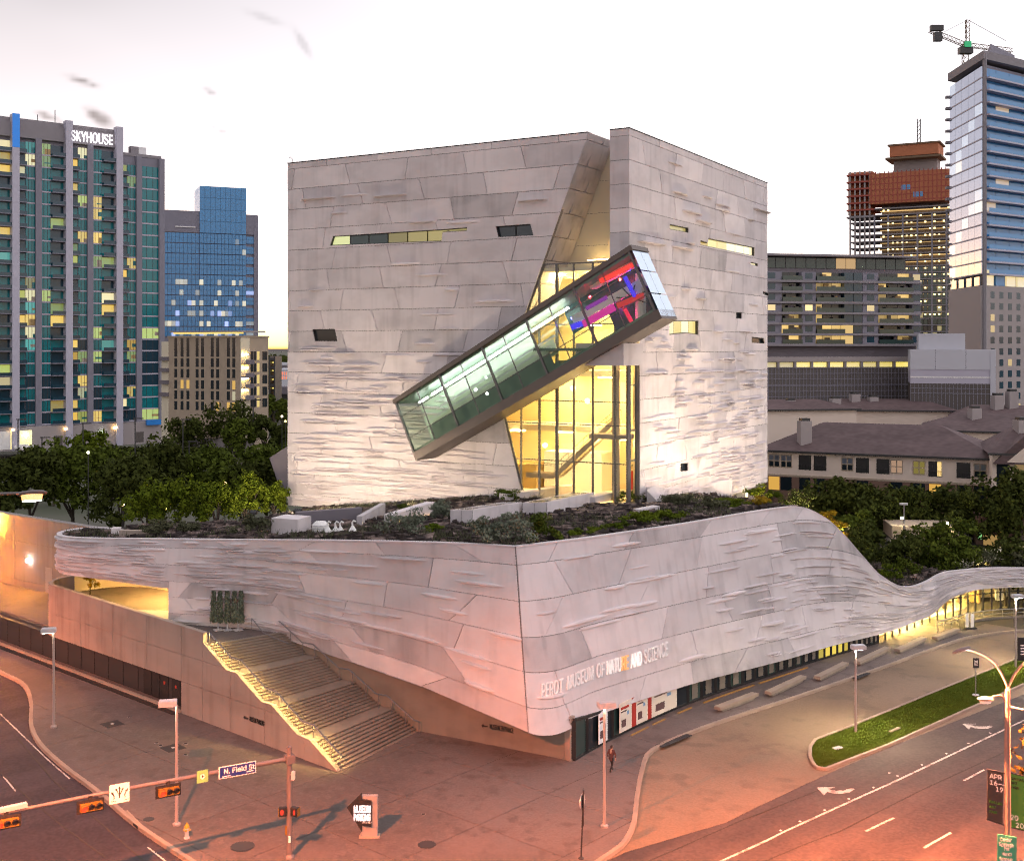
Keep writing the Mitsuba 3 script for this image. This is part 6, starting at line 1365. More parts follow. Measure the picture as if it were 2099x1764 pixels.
part(sk, 'awning', SF.box(su(326), su(297), 5.2, 6.8, .6, 1.6), 'blue_panel', label='small blue awning at street level')
for px, y in ((24, 880), (132, 878), (235, 875), (232, 876)): part(sk, 'wall_lamp', box(SF.pt(su(px), sz(px, y), 1.2), (.7, .7, .5)), 'white_paint', emitter=wl(1, .62, .2, 14))
for px, y in ((51, 891), (206, 884)): part(sk, 'wall_lamp', box(SF.pt(su(px), sz(px, y), 1.0), (.6, .6, .5)), 'white_paint', emitter=wl(.85, 1, .8, 12))
msh = meshkit.text_mesh('SKYHOUSE', 3.0, .3); v = np.asarray(msh.vertices); ua, ub_ = su(143), su(228); wv = v[:, 0].max() - v[:, 0].min()
part(sk, 'lettering', (np.array(SF.map(np.c_[ua + (v[:, 0] - v[:, 0].min()) / wv * (ub_ - ua), sz(143, 289) + v[:, 1]], 1.0 + v[:, 2])), np.asarray(msh.faces)), 'white_paint', emitter=wl(1, .97, 1, 2.2), label='white lit capital letters')
part(sk, 'attic_band', SF.box(u_r, u_l, ztop + 4.2, ztop + 8.3, -1.2, .12), 'slab_grey')
for px, h in ((91, 3), (127, 5)): p = SF.pt(su(px), ztop + 9.5, -6); part(sk, 'antenna', pipe([p, p + [0, 0, h]], .12, 5), 'dark_steel')
for px in (252, 284, 300): p = SF.pt(su(px), z2 + .9, -4); part(sk, 'roof_unit', box(p + [0, 0, 1.2], (2.4, 2, 2.6), 40), 'pale_metal' if px == 300 else 'slab_grey')

# --- blue glass office and the tan block in front of it
def block(P0px, P1px, Y0, Y1):
    a, b = at(P0px, 700, Y0)[:2], at(P1px, 700, Y1)[:2]; d = b - a; L = float(np.linalg.norm(d)); n_ = np.array([d[1], -d[0]]); n_ = n_ if np.dot(n_, a) < 0 else -n_
    f = Face(a, d, n_); return f, L
of = thing('office_building', 'blue mirrored glass office building behind the tan apartment block', 'building')
f, L = block(325, 529, 430, 445); zb_ = lambda py: f.uv(430, py)[1]
part(of, 'core', f.box(0, L, -1, zb_(436), -25, -.6), 'pier_mauve'); part(of, 'penthouse', f.box(f.uv(409, 0)[0] + .2, f.uv(504, 0)[0] - .2, zb_(436), zb_(381) - .3, -14, -.3), 'glass_blue_reflect')
u1, u2 = f.uv(409, 0)[0], f.uv(504, 0)[0]
rows = np.linspace(zb_(478), zb_(690), 11)
def office_pane(a, b, z0_, z1_, d, i):
    hi = z1_ > zb_(545); p = .04 if hi else .25 if z1_ > zb_(590) else .55  # extra warm panes low down stand in for the reflected sunset
    if rng.random() < p: kw = {'emitter': wl(1, .80, .42, float(rng.uniform(.15, .8))) if rng.random() < .78 else wl(.55, .6, 1, float(rng.uniform(.3, .9)))}
    else: kw = {}
    zm = z0_ + (z1_ - z0_) * .52; part(of, 'spandrel', f.box(a, b, zm + .05, z1_, -.6, d), 'glass_blue_reflect' if hi or rng.random() < .85 else 'glass_deepblue'); part(of, 'window', f.box(a, b, z0_, zm, -.6, d), 'glass_blue_reflect' if (hi or rng.random() < .6) else 'glass_deepblue', **kw)
for i in range(10):
    z1_, z0_ = rows[i], rows[i + 1]
    for a, b in zip(np.linspace(.3, u1, 11)[:-1], np.linspace(.3, u1, 11)[1:]): office_pane(a + .06, b - .06, z0_ + .06, z1_ - .25, -.1, i)
    for a, b in zip(np.linspace(u1, u2, 14)[:-1], np.linspace(u1, u2, 14)[1:]): office_pane(a + .06, b - .06, z0_ + .06, z1_ - .25, .5, i)
    office_pane(u2 + .2, u2 + (L - u2) * .65, z0_ + .5, z1_ - .7, -.2, i)
for i in range(4):
    for a, b in zip(np.linspace(u1, u2, 10)[:-1], np.linspace(u1, u2, 10)[1:]):
        zz_ = np.linspace(zb_(382), zb_(478), 5); part(of, 'glass_panel', f.box(a + .04, b - .04, zz_[i + 1] + .05, zz_[i] - .05, -.3, .5), 'glass_blue_reflect')
part(of, 'attic', f.box(0, u1, zb_(478), zb_(434), -.6, .0), 'pier_mauve'); part(of, 'attic', f.box(u2, L, zb_(478), zb_(438), -.6, .1), 'pier_mauve'); part(of, 'end_pier', f.box(u2 + (L - u2) * .66, L, -1, zb_(438), -.6, .2), 'pier_mauve')
part(of, 'attic_rail', f.box(u1 - 9, u1 - 1.5, zb_(468), zb_(466), 0, .3), 'pale_metal')

tb = thing('tan_apartment_block', 'tan mid-rise apartment block with glowing cornice and lit corner balconies', 'building')
f, L = block(344, 492, 300, 290); z_ = lambda py: f.uv(420, py)[1]
part(tb, 'wall', f.box(0, L, -1, z_(692), -11.5, -.25), 'tan_wall'); part(tb, 'parapet', f.box(-.2, L + .2, z_(692), z_(688), -11.7, -.1), 'tan_wall'); part(tb, 'cornice_glow', f.box(2, L - .5, z_(684), z_(681), -2, .2), 'white_paint', emitter=wl(1, .72, .12, .9)); part(tb, 'cornice', f.box(1.5, L + 1, z_(681), z_(678), -9, 1.0), 'pale_stone')
for r_, y in enumerate((722, 743, 765, 788, 810, 832)):
    for c_, x in enumerate((364, 377, 389, 408, 419, 439, 450, 472, 483)):
        u = f.uv(x - 5, 0)[0]; zc_ = z_(y); tall = 2.6 if r_ == 0 else 0
        kw = {'emitter': wl(1, .6, .15, .7)} if (r_, c_) in ((3, 1), (3, 2), (3, 8), (5, 6), (5, 7), (5, 8)) else {'emitter': wl(1, .9, .6, .5)} if rng.random() < .08 else {}
        part(tb, 'window', f.box(u - .45, u + .45, zc_ - 1.1, zc_ + 1.1 + tall, -.3, -.18), 'glass_dark', **kw)
for x in (364, 377, 389, 408, 419, 439, 450, 472, 483):
    u = f.uv(x - 5, 0)[0]; part(tb, 'panel', f.box(u - .5, u + .5, z_(712), z_(694), -.3, -.2), 'pale_stone')
f2, L2 = block(492, 550, 290, 300.4); f4, L4 = block(492.5, 511, 290, 293.4)
part(tb, 'notch_wall', f4.box(.2, L4, -1, f4.uv(500, 692)[1], -.2, .12), 'cream')
for y in (733, 760, 782, 806):
    z = f4.uv(500, y)[1]; part(tb, 'balcony', f4.box(.2, L4, z - 1.6, z - 1.35, 0, 1.6), 'mauve_wall'); part(tb, 'balcony_rail', f4.box(.2, L4, z - 1.35, z - .5, 1.5, 1.6), 'mauve_wall'); part(tb, 'balcony_lamp', box(f4.pt(.7, z + .8, .5), (.5, .4, .5)), 'white_paint', emitter=light((1, .68, .2), 45 * LX, .1)); part(tb, 'balcony_lamp', box(f4.pt(2.2, z + .8, .5), (.45, .4, .4)), 'white_paint', emitter=light((1, .68, .2), 30 * LX, .1))
for r_, y in enumerate((728, 752, 776, 800, 824)):
    for c_, x in enumerate((516, 522, 529, 540, 545)):
        u = f2.uv(x, 0)[0]; z = f2.uv(x, y)[1]; part(tb, 'window', f2.box(u - .42, u + .42, z - 1.2, z + 1.0, -.2, .12), 'glass_dark', **({'emitter': wl(1, .75, .25, .8)} if c_ == 2 else {}))
f3, L3 = block(329, 345, 302, 300); part(tb, 'left_wing', f3.box(0, L3, -1, f3.uv(340, 700)[1], -8, -.3), 'cream')
for y in (735, 758, 783, 808): z = f3.uv(338, y)[1]; part(tb, 'balcony', f3.box(0, L3, z - .5, z + .5, -.3, .6), 'mauve_wall')

# --- far low buildings between the tan block and the tower
k = thing('low_white_building', 'distant low white building with rows of red lit windows', 'building'); f, L = block(563, 606, 700, 700)
part(k, 'body', f.box(0, L, -4, f.uv(580, 756)[1], -30, -.2), 'white_box')
for y in (765, 774):
    for x in np.arange(566, 604, 4.2): u, z = f.uv(x, y); part(k, 'window', f.box(u - .35, u + .35, z - 1.0, z + 1.0, -.2, -.1), 'red_paint', emitter=wl(1, .35, .22, .8))
k = thing('parking_deck', 'open lit parking deck right of the tan block', 'building'); f, L = block(551, 564, 420, 420)
for i, y in enumerate((735, 752, 770, 788)): z = f.uv(556, y)[1]; part(k, 'deck', f.box(0, L, z - .6, z + .2, -12, 0), 'dark_steel'); part(k, 'lamp', f.box(.4, L - .4, z - 1.6, z - 1.2, -4, -3.6), 'white_paint', emitter=wl(1, .8, .2, 1.2))
part(k, 'column', cat([f.box(0, .5, -1, f.uv(556, 730)[1], -12, -.1), f.box(L - .5, L, -1, f.uv(556, 730)[1], -12, -.1)]), 'dark_steel')
k = thing('viaduct', 'grey elevated road far behind the tower foot', 'bridge'); f, L = block(555, 640, 520, 520); z = f.uv(590, 796)[1]; part(k, 'deck', f.box(0, L, z - 2.5, z + .8, -10, 0), 'mauve_wall'); part(k, 'girder', f.box(0, L, z - 6, z - 2.5, -8, -2), 'dark_steel')
k = thing('low_white_building', 'long pale low building under the far horizon', 'building'); f, L = block(555, 690, 900, 900); part(k, 'body', f.box(0, L, -4, f.uv(590, 748)[1], -20, 0), 'mauve_wall'); part(k, 'band', f.box(0, L, f.uv(590, 747)[1] - .6, f.uv(590, 743)[1], -18, .4), 'white_box')
# the treeline at the horizon
def far_wood(n, Ymin, Ymax, hmin, hmax, sz_, xr):
    Y = rng.uniform(Ymin, Ymax, n); X = rng.uniform(*xr, n) * Y; P = np.c_[X, Y, zg(X, Y) + rng.uniform(0, 1, n) * rng.uniform(hmin, hmax, n)]
    a = rng.normal(size=(n, 3)); a /= np.linalg.norm(a, axis=1, keepdims=True); b = np.cross(a, rng.normal(size=(n, 3))); b /= np.linalg.norm(b, axis=1, keepdims=True); s = sz_ * rng.uniform(.6, 1.3, (n, 1))
    return np.stack([P - a * s, P - b * s, P + a * s, P + b * s], 1).reshape(-1, 3), np.arange(4 * n).reshape(-1, 4)
single('distant_wood', 'dark belt of distant trees along the horizon', 'trees', far_wood(15000, 900, 3000, 4, 17, 6.0, (-.46, .46)), 'leaf_dark', kind='stuff')

# --- right: dark condominium block with the screened car park beneath
co = thing('condominium_block', 'grey condominium block with lit balconies above a bronze screened car park', 'building')
f, L = block(1560, 1886, 262, 270); Z = lambda py: f.uv(1720, py)[1]; uo = lambda px: f.uv(px, 0)[0]
part(co, 'core', f.box(0, L, -4, Z(552), -16, -1.6), 'mauve_wall'); part(co, 'penthouse', f.box(1.5, uo(1868), Z(552), Z(528), -14, -2.5), 'mauve_wall'); part(co, 'roof_slab', f.box(-.5, uo(1876), Z(526), Z(522), -15, .6), 'slab_grey')
for a, b in zip(np.linspace(2, uo(1866), 15)[:-1], np.linspace(2, uo(1866), 15)[1:]): part(co, 'penthouse_pane', f.box(a + .1, b - .1, Z(549), Z(528), -2.5, -2.3), 'glass_green', **({'emitter': wl(1, .6, .25, .5)} if rng.random() < .15 else {}))
fl = np.linspace(555, 706, 8); kinds = ['solid', 'open', 'solid', 'open', 'pane', 'solid', 'open', 'solid']; ed = [1560, 1602, 1643, 1672, 1730, 1768, 1800, 1870, 1886]
for i in range(7):
    z1_, z0_ = Z(fl[i]), Z(fl[i + 1])
    part(co, 'floor_slab', f.box(-.3, L, z0_ - .35, z0_ + .15, -1.6, .7), 'slab_grey')
    for a, b, kd in zip(ed[:-1], ed[1:], kinds):
        ua, ub_ = uo(a), uo(b)
        if kd == 'solid':
            part(co, 'wall', f.box(ua, ub_, z0_ + .15, z1_ - .35, -1.6, .1), 'pier_mauve'); c_ = (ua + ub_) / 2
            if a > 1870: continue
            part(co, 'window', f.box(c_ - .9, c_ + .9, z0_ + .5, z1_ - .6, .1, .16), 'glass_slate', **({'emitter': wl(1, .75, .35, float(rng.uniform(.5, 1.2)))} if rng.random() < .3 else {}))
        else:
            n_ = 3 if ub_ - ua > 5 else 2
            for q in range(n_):
                A, B = ua + (ub_ - ua) * q / n_, ua + (ub_ - ua) * (q + 1) / n_
                part(co, 'window', f.box(A + .08, B - .08, z0_ + .2, z1_ - .4, -1.6, -1.45 if kd == 'open' else .0), 'glass_dark' if kd == 'open' else 'glass_slate', **({'emitter': wl(1, .66, .22, float(rng.uniform(.25, 1.0)))} if rng.random() < (.38 if kd == 'open' else .08) else {}))
            if kd == 'open':
                for q in range(3): A = ua + (ub_ - ua) * float(rng.uniform(.05, .8)); part(co, 'furniture', f.box(A, A + float(rng.uniform(.5, 1.6)), z0_ + .15, z0_ + float(rng.uniform(.7, 2.0)), -1.0, -.6), ['glass_dark', 'warm_wood', 'mauve_wall'][q])
            if kd == 'open': part(co, 'balcony_rail', cat([f.box(ua, ub_, z0_ + .15, z0_ + 1.15, .58, .62)]), 'glass_green')
part(co, 'podium_band', f.box(-.5, uo(1866), Z(741), Z(731), -14, .4), 'pale_stone')
for a, b in zip(np.linspace(0, uo(1866), 10)[:-1], np.linspace(0, uo(1866), 10)[1:]):
    part(co, 'podium_pane', f.box(a + .15, b - .15, Z(730), Z(708), -2.2, -2.0), 'glass_slate', **({'emitter': wl(1, .7, .2, .5)} if rng.random() < .2 else {}))
    part(co, 'deck_opening', f.box(a + .3, b - .3, Z(752), Z(742), -.6, -.4), 'white_paint', emitter=wl(1, .78, .10, float(rng.uniform(.25, .9))))
    part(co, 'deck_column', f.box(a - .25, a + .25, Z(753), Z(741), -.4, .3), 'slab_grey')
ua = uo(1868)
part(co, 'screen', f.box(-.5, ua, -4, Z(753), -8, 0), 'louvre_bronze', label='bronze lattice screen of the car park')
for i in range(44): u = ua * i / 44; part(co, 'screen__fin', f.box(u, u + .10, -4, Z(754), 0, .12), 'pier_mauve')
for y in (754, 765, 776, 788, 790, 801, 812): part(co, 'screen__rail', f.box(-.5, ua, Z(y) - .06, Z(y) + .06, 0, .14), 'pier_mauve')

wb = thing('white_box_building', 'plain pale blue-white box building in front of the right tower', 'building')
f, L = block(1866, 2038, 255, 250); Z = lambda py: f.uv(1950, py)[1]; uo = lambda px: f.uv(px, 0)[0]
part(wb, 'upper_wall', f.box(0, L, Z(757), Z(716), -14, 0), 'white_box'); part(wb, 'roof_block', f.box(uo(1884), uo(1980), Z(716), Z(683), -12, -2), 'white_box'); part(wb, 'middle_wall', f.box(0, L - .8, Z(786), Z(757), -14, -.15), 'pier_lit'); part(wb, 'base', f.box(0, L - .8, -4, Z(786), -14, -.2), 'louvre_bronze'); part(wb, 'edge', f.box(L - .8, L + .3, -4, Z(716), -14, .15), 'white_box'); part(wb, 'stripe', f.box(0, L - .8, Z(773) - .12, Z(773) + .12, -.15, -.05), 'white_paint')
for i in range(20): part(wb, 'base__fin', f.box((L - 1) * i / 20, (L - 1) * i / 20 + .1, -4, Z(787), -.2, -.05), 'pier_mauve')
for y in (796, 806): part(wb, 'base__rail', f.box(0, L - .8, Z(y) - .06, Z(y) + .06, -.2, -.06), 'pier_mauve')
for x in (1917, 1980): part(wb, 'joint', f.box(uo(x) - .05, uo(x) + .05, Z(757), Z(716), 0, .02), 'pier_mauve')

# --- right: tall condominium tower
tt_ = thing('glass_tower', 'tall tower at the right edge with a pale mirrored side and blue balconies', 'building')
a, c, b = at(1952, 700, 335)[:2], at(2018, 700, 310)[:2], at(2150, 700, 328)[:2]
FA = Face(a, c - a, (-(c - a)[1] * -1, -(c - a)[0])); FA.n = unit([(c - a)[1], -(c - a)[0], 0]); FA.n = FA.n if FA.n[1] < 0 else -FA.n; FA.flip = np.dot(np.cross(FA.ex, [0, 0, 1]), FA.n) < 0
FB = Face(c, b - c, (0, -1)); FB.n = unit([(b - c)[1], -(b - c)[0], 0]); FB.n = FB.n if FB.n[1] < 0 else -FB.n; FB.flip = np.dot(np.cross(FB.ex, [0, 0, 1]), FB.n) < 0
LA, LB = np.linalg.norm(c - a), np.linalg.norm(b - c); ZC = lambda py: FA.uv(2018, py)[1]
corner3 = lambda z: np.array([*c, z]); inner3 = np.array([*(a + (b - c)), 0])
def quadcol(z0_, z1_, ins): 
    m_ = (np.array([*a]) + b) / 2; q = [x + unit(np.r_[m_ - x, 0])[:2] * ins for x in (np.array(a), np.array(c), np.array(b), inner3[:2])]
    return hexa(np.array([[*p, z0_] for p in q]), np.array([[*p, z1_] for p in q]))
part(tt_, 'core', quadcol(-4, ZC(130), 1.6), 'pier_mauve'); part(tt_, 'roof_slab', quadcol(ZC(122), ZC(105), -1.2), 'slab_grey'); part(tt_, 'penthouse', quadcol(ZC(105), ZC(74), 9), 'pier_mauve')
ys = np.linspace(133, 560, 18)
for i in range(17):
    z1_, z0_ = ZC(ys[i]), ZC(ys[i + 1])
    for j in range(5):
        for h_ in range(1): part(tt_, 'side_pane', FA.box(LA * j / 5 + .06, LA * (j + 1) / 5 - .06, z0_ + .1, z1_ - .35, -.8, -.05), 'glass_sky' if (i + j) % 7 else 'end_glass', **({'emitter': wl(1, .85, .6, .5)} if rng.random() < .03 else {}))
    part(tt_, 'side_band', FA.box(-.2, LA, z0_ - .2, z0_ + .08, -.8, .05), 'pier_lit')
    for x in (.5,): part(tt_, 'side_transom', FA.box(0, LA, (z0_ + z1_) / 2 - .05, (z0_ + z1_) / 2 + .05, -.1, .0), 'pier_lit')
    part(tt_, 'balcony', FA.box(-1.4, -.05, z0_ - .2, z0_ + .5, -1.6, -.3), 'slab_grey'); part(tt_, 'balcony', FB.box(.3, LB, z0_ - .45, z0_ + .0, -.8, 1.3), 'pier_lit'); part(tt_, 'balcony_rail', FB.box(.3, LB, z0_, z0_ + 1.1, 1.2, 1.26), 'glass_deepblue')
    for j in range(5): part(tt_, 'window', FB.box(LB * j / 5 + .1, LB * (j + 1) / 5 - .1, z0_ + .05, z1_ - .5, -.8, -.6), 'glass_deepblue', **({'emitter': wl(1, .65, .3, .45)} if rng.random() < .06 else {}))
part(tt_, 'corner_post', pipe([corner3(-4) + [0, -.1, 0], corner3(ZC(110)) + [0, -.1, 0]], .55, 6), 'slab_grey')
za, zb2 = ZC(584), ZC(560)
for j in range(4): part(tt_, 'lobby_window', FA.box(LA * (j + .3) / 4.2, LA * (j + .95) / 4.2, za, zb2 - .8, -.8, -.3), 'glass_sky')
for j in range(6): part(tt_, 'lobby_window', FB.box(LB * j / 6 + .5, LB * (j + 1) / 6 - .5, za, zb2 + 1, -.8, -.3), 'glass_deepblue', **({'emitter': wl(1, .72, .28, .8)} if j in (0, 2, 3) else {}))
part(tt_, 'stone_base', FA.box(-.3, LA + .0, -4, za - .1, -1, .5), 'pale_stone'); part(tt_, 'stone_base', FB.box(0.0, LB, -4, za - .1, -1, .4), 'pale_stone')
for i in range(13):
    for j in range(4):
        z = za - 2.6 - i * 3.05; part(tt_, 'base_window', FB.box(2.2 + j * 4.1, 4.0 + j * 4.1, z - .9, z + .9, .4, .46), 'glass_slate', **({'emitter': wl(1, .7, .3, .6)} if rng.random() < .1 else {}))

# --- right: the tower under construction and its crane
ct = thing('unfinished_tower', 'concrete tower under construction wrapped in red netting near its top', 'building')
f, L = block(1738, 1962, 470, 450); Z = lambda py: f.uv(1850, py)[1]; uo = lambda px: f.uv(px, 0)[0]
u1, u2, u3 = uo(1742), uo(1792), uo(1945)
ys = np.linspace(425, 720, 23)
for i, y in enumerate(np.r_[np.linspace(352, 440, 7)]): part(ct, 'floor_slab', f.box(uo(1735), uo(1792), Z(y) - .3, Z(y) + .3, -14, 0), 'rust_red' if i < 6 else 'slab_grey')
for y in ys:
    part(ct, 'floor_slab', f.box(u1, u3 + 4, Z(y) - .2, Z(y) + .2, -14, -.2), 'slab_grey')
for x in (1742, 1752, 1762, 1772, 1782, 1792, 1820, 1850, 1880, 1910, 1940): part(ct, 'column', f.box(uo(x) - .3, uo(x) + .3, -4, Z(440 if x > 1790 else 345), -.9, -.3), 'pier_mauve' if x > 1790 else 'pale_stone')
part(ct, 'core', f.box(uo(1800), uo(1935), -4, Z(415), -13, -8), 'pale_stone'); part(ct, 'core', f.box(uo(1828), uo(1918), Z(415), Z(324), -12, -4), 'pale_stone')
part(ct, 'net', f.box(uo(1782), u3 + 1, Z(415), Z(352), -13, .2), 'net_red', label='red safety netting'); part(ct, 'net', f.box(uo(1732), uo(1782), Z(432), Z(342), -12, -6), 'net_red')
for x in np.arange(1786, 1946, 9): part(ct, 'net__seam', f.box(uo(x) - .18, uo(x) + .18, Z(415), Z(349), .2, .4), 'rust_red')
for y in (362, 374, 386, 398, 410): part(ct, 'net__band', f.box(uo(1782), u3 + 1, Z(y) - .15, Z(y) + .15, .2, .35), 'rust_red')
for x, y in ((1857, 384), (1882, 400)): part(ct, 'dark_tarp', f.box(uo(x - 10), uo(x + 10), Z(y + 5), Z(y - 5), .2, .35), 'glass_deepblue')
part(ct, 'top_formwork', f.box(uo(1824), uo(1924), Z(320), Z(298), -13, .5), 'net_red'); part(ct, 'top_deck', f.box(uo(1816), uo(1930), Z(326), Z(322), -13, 1.5), 'crane_yellow'); part(ct, 'top_deck', f.box(uo(1820), uo(1928), Z(298), Z(295), -13, 1.0), 'crane_yellow')
p = f.pt(uo(1879), Z(296), -5); part(ct, 'hoist_mast', cat([bar(p + [sx, 0, 0], p + [sx, 0, 10.5], .35) for sx in (-.6, .6)] + [bar(p + [-.6, 0, i * 1.7], p + [.6, 0, i * 1.7 + 1.7], .2) for i in range(6)]), 'dark_steel')
n_l = 0
for y in ys[:-1]:
    if y < 640: part(ct, 'ceiling_glow_strip', f.box(uo(1797), uo(1944), Z(y + 3.2), Z(y + 1.6), -7.5, -6.8), 'white_paint', emitter=wl(1, .62, .22, float(rng.uniform(.3, .9))))  # glowing strips added in place of floors lit by the work lamps
for y in ys[:-1]:
    for x in np.arange(1797, 1950, 9.5):
        ua, ub_ = uo(x) + .1, uo(x + 9.5) - .1
        if y > 545: part(ct, 'window', f.box(ua, ub_, Z(y + 13.4) + .3, Z(y) - .4, -.5, -.35), 'glass_green' if rng.random() < .7 else 'glass_dark', **({'emitter': wl(1, .8, .35, .35)} if rng.random() < .06 else {}))
        if y < 640 and rng.random() < .30 + .16 * (x > 1830): part(ct, 'work_lamp', box(f.pt((ua + ub_) / 2, Z(y + 5), .1), (.6, .4, .6)), 'white_paint', emitter=wl(1, .76, .28, float(rng.uniform(.8, 4)))); n_l += 1
cr = thing('tower_crane', 'tower crane with a counterweight jib standing behind the glass tower', 'crane')
def lattice(a, b, w, n, up=(0, 0, 1), r=.22):
    a, b = np.asarray(a, float), np.asarray(b, float); d = unit(b - a); s = unit(np.cross(d, up if abs(np.dot(d, up)) < .9 else (1, 0, 0))); t = np.cross(s, d); o = []
    cs = [s * w / 2 - t * w / 2, -s * w / 2 - t * w / 2, t * w * .6]
    for q in cs: o.append(bar(a + q, b + q, r))
    for i in range(n):
        p0, p1 = a + (b - a) * i / n, a + (b - a) * (i + 1) / n
        for j in range(3): o.append(bar(p0 + cs[j], p1 + cs[(j + 1) % 3], r * .7))
    return cat(o)
CYr = 460; C = lambda x, y: at(x, y, CYr)
part(cr, 'mast', lattice(C(1979, 180), C(1979, 88), 2.0, 8), 'crane_yellow'); part(cr, 'counter_jib', lattice(C(1979, 92), C(1906, 62), 1.6, 9), 'crane_yellow'); part(cr, 'jib', lattice(C(1979, 92), C(2075, 104), 1.5, 12), 'crane_yellow'); part(cr, 'apex', lattice(C(1983, 92), C(1984, 40), 1.4, 5), 'crane_yellow')
part(cr, 'counterweight', box(C(1922, 70) - [0, 0, 1.2], (3.2, 2, 3.4)), 'dark_steel'); part(cr, 'winch', box(C(1920, 58), (5.0, 2, 2.2)), 'dark_steel'); part(cr, 'cab', box(C(1981, 88) + [0, -1, -1.0], (2.4, 2.2, 2.2)), 'green_sign', emitter=wl(.05, .8, .25, .35)); part(cr, 'slewing_ring', box(C(1979, 104), (5.2, 3, 2.6)), 'dark_steel')
part(cr, 'tie', cat([bar(C(1984, 41), C(1935, 66), .16), bar(C(1984, 41), C(2062, 84), .16)]), 'dark_steel')

# --- right: the low apartment houses
def gable(name, label, px0, px1, Y0, Y1, yeave, yridge, depth, ch, m='roof_shingle', wallh=None, hip=0.0):
    f, L = block(px0, px1, Y0, Y1); k = thing(name, label, 'building'); xm = (px0 + px1) / 2
    ze = f.uv(xm, yeave)[1]; mid = f.pt(L / 2, 0, -depth / 2); zr = EYE - (yridge - HY) / F * mid[1]
    part(k, 'wall', f.box(0, L, -4, ze, -depth, 0), 'stucco')
    o = .7; E = [f.pt(-o, ze, o), f.pt(L + o, ze, o), f.pt(L + o, ze, -depth - o), f.pt(-o, ze, -depth - o)]; R0_, R1_ = f.pt(hip, zr, -depth / 2), f.pt(L - hip, zr, -depth / 2)
    V = np.array(E + [R0_, R1_]); rf = part(k, 'roof', (V, np.array([[0, 1, 5], [0, 5, 4], [2, 3, 4], [2, 4, 5], [1, 2, 5], [3, 0, 4], [0, 3, 2], [0, 2, 1]])), m)
    part(k, 'fascia', bar(f.pt(-o, ze - .15, o), f.pt(L + o, ze - .15, o), .25, .35), 'dark_steel')
    for x, y in ch:
        Yc = mid[1] - 1.5; p = at(x, y, Yc); part(k, 'chimney', box(p + [0, 0, -.4], (2.0, 1.6, 4.4), 10), 'pale_stone'); part(k, 'chimney_cap', box(p + [0, 0, 2.0], (1.5, 1.2, .5), 10), 'dark_steel')
    return k, f, L, ze
gable('apartment_house', 'brown roofed apartment row just below the car park screen, left part', 1560, 1756, 236, 240, 838, 818, 20, ((1620, 838), (1712, 834)), hip=4)
gable('apartment_house', 'brown roofed apartment row behind, right of the first chimney group', 1690, 1960, 250, 246, 840, 817, 20, ((1752, 824), (1789, 830), (1886, 826), (1954, 826)), hip=5)
gable('apartment_house', 'farthest right brown hipped roof below the glass tower', 1950, 2200, 232, 224, 860, 830, 18, ((2044, 828), (2074, 820)), hip=4)
gable('apartment_house', 'brown roofed house at the right edge behind the long building', 1890, 2220, 215, 205, 884, 846, 20, ((1998, 856),), hip=7)
k, f, L, ze = gable('apartment_house', 'long three storey apartment building with cream upper walls and brown roof', 1556, 2042, 196, 180, 930, 868, 19, ((1649, 884),), hip=9)
uo = lambda px: f.uv(px, 0)[0]; zo = lambda px, py: f.uv(px, py)[1]
part(k, 'brick_base', f.box(-.2, L + .2, -4, zo(1800, 985), 0, .12), 'brick_brown'); part(k, 'string_course', f.box(-.2, L + .2, zo(1800, 985), zo(1800, 981), 0, .2), 'tan_wall')
for i, (x, kd) in enumerate(((1587, 'w'), (1612, 'w'), (1650, 'o'), (1681, 'o'), (1737, 'w'), (1768, 'o'), (1810, 'o'), (1838, 'wl'), (1884, 'wy'), (1917, 'ol'), (1975, 'o'), (2009, 'w'))):
    yb = 944 + (x - 1600) * .050; u = uo(x); zc_ = zo(x, yb)
    if kd[0] == 'w':
        kw = {'emitter': wl(1, .62, .40, .4)} if kd == 'wl' else {'emitter': wl(.7, .55, .12, .3)} if kd == 'wy' else {}
        fr = part(k, 'window', f.box(u - .95, u + .95, zc_ - 1.1, zc_ + 1.1, 0, .1), 'tan_wall')
        for sx in (-.46, .46):
            for sz2 in (-.52, .52): part(k, fr[len(k) + 2:] + '__pane', f.box(u + sx - .36, u + sx + .36, zc_ + sz2 - .44, zc_ + sz2 + .44, .1, .13), 'glass_sky' if sz2 > 0 and not kw else 'glass_dark', **kw)
    else:
        part(k, 'balcony_dark_panel', f.box(u - 1.02, u + 1.02, zc_ - 1.3, zc_ + 1.15, 0, .05), 'black_paint'); part(k, 'balcony_rail', cat([f.box(u - 1.02, u + 1.02, zc_ - .45, zc_ - .38, .1, .18)] + [f.box(u - 1.0 + j * .25, u - .97 + j * .25, zc_ - 1.3, zc_ - .4, .12, .16) for j in range(9)]), 'dark_steel')  # flat black sheet on the wall paints the shade of a recess
        if kd == 'ol': part(k, 'balcony_lamp', f.box(u + .3, u + .95, zc_ - 1.2, zc_ + 1.1, .05, .08), 'white_paint', emitter=wl(1, .6, .08, .8))
    yb2 = yb + 46; zc_ = zo(x, yb2)
    if x not in (1737, 1810): part(k, 'lower_window', f.box(u - .9, u + .9, zc_ - 1.1, zc_ + 1.1, .12, .2), 'glass_dark', **({'emitter': wl(1, .55, .1, .7)} if x in (1587, 1917) else {}))
k, f, L, ze = gable('apartment_house', 'gabled cream apartment wing cut by the right edge', 2034, 2240, 176, 172, 930, 866, 16, ((2094, 884),), hip=5)
for x in (2056, 2094):
    u, z = f.uv(x, 965); part(k, 'window', f.box(u - .9, u + .9, z - 2.0, z + 1.6, 0, .08), 'glass_dark' if x < 2060 else 'glass_green', **({} if x < 2060 else {'emitter': wl(.8, .5, .2, .3)}))
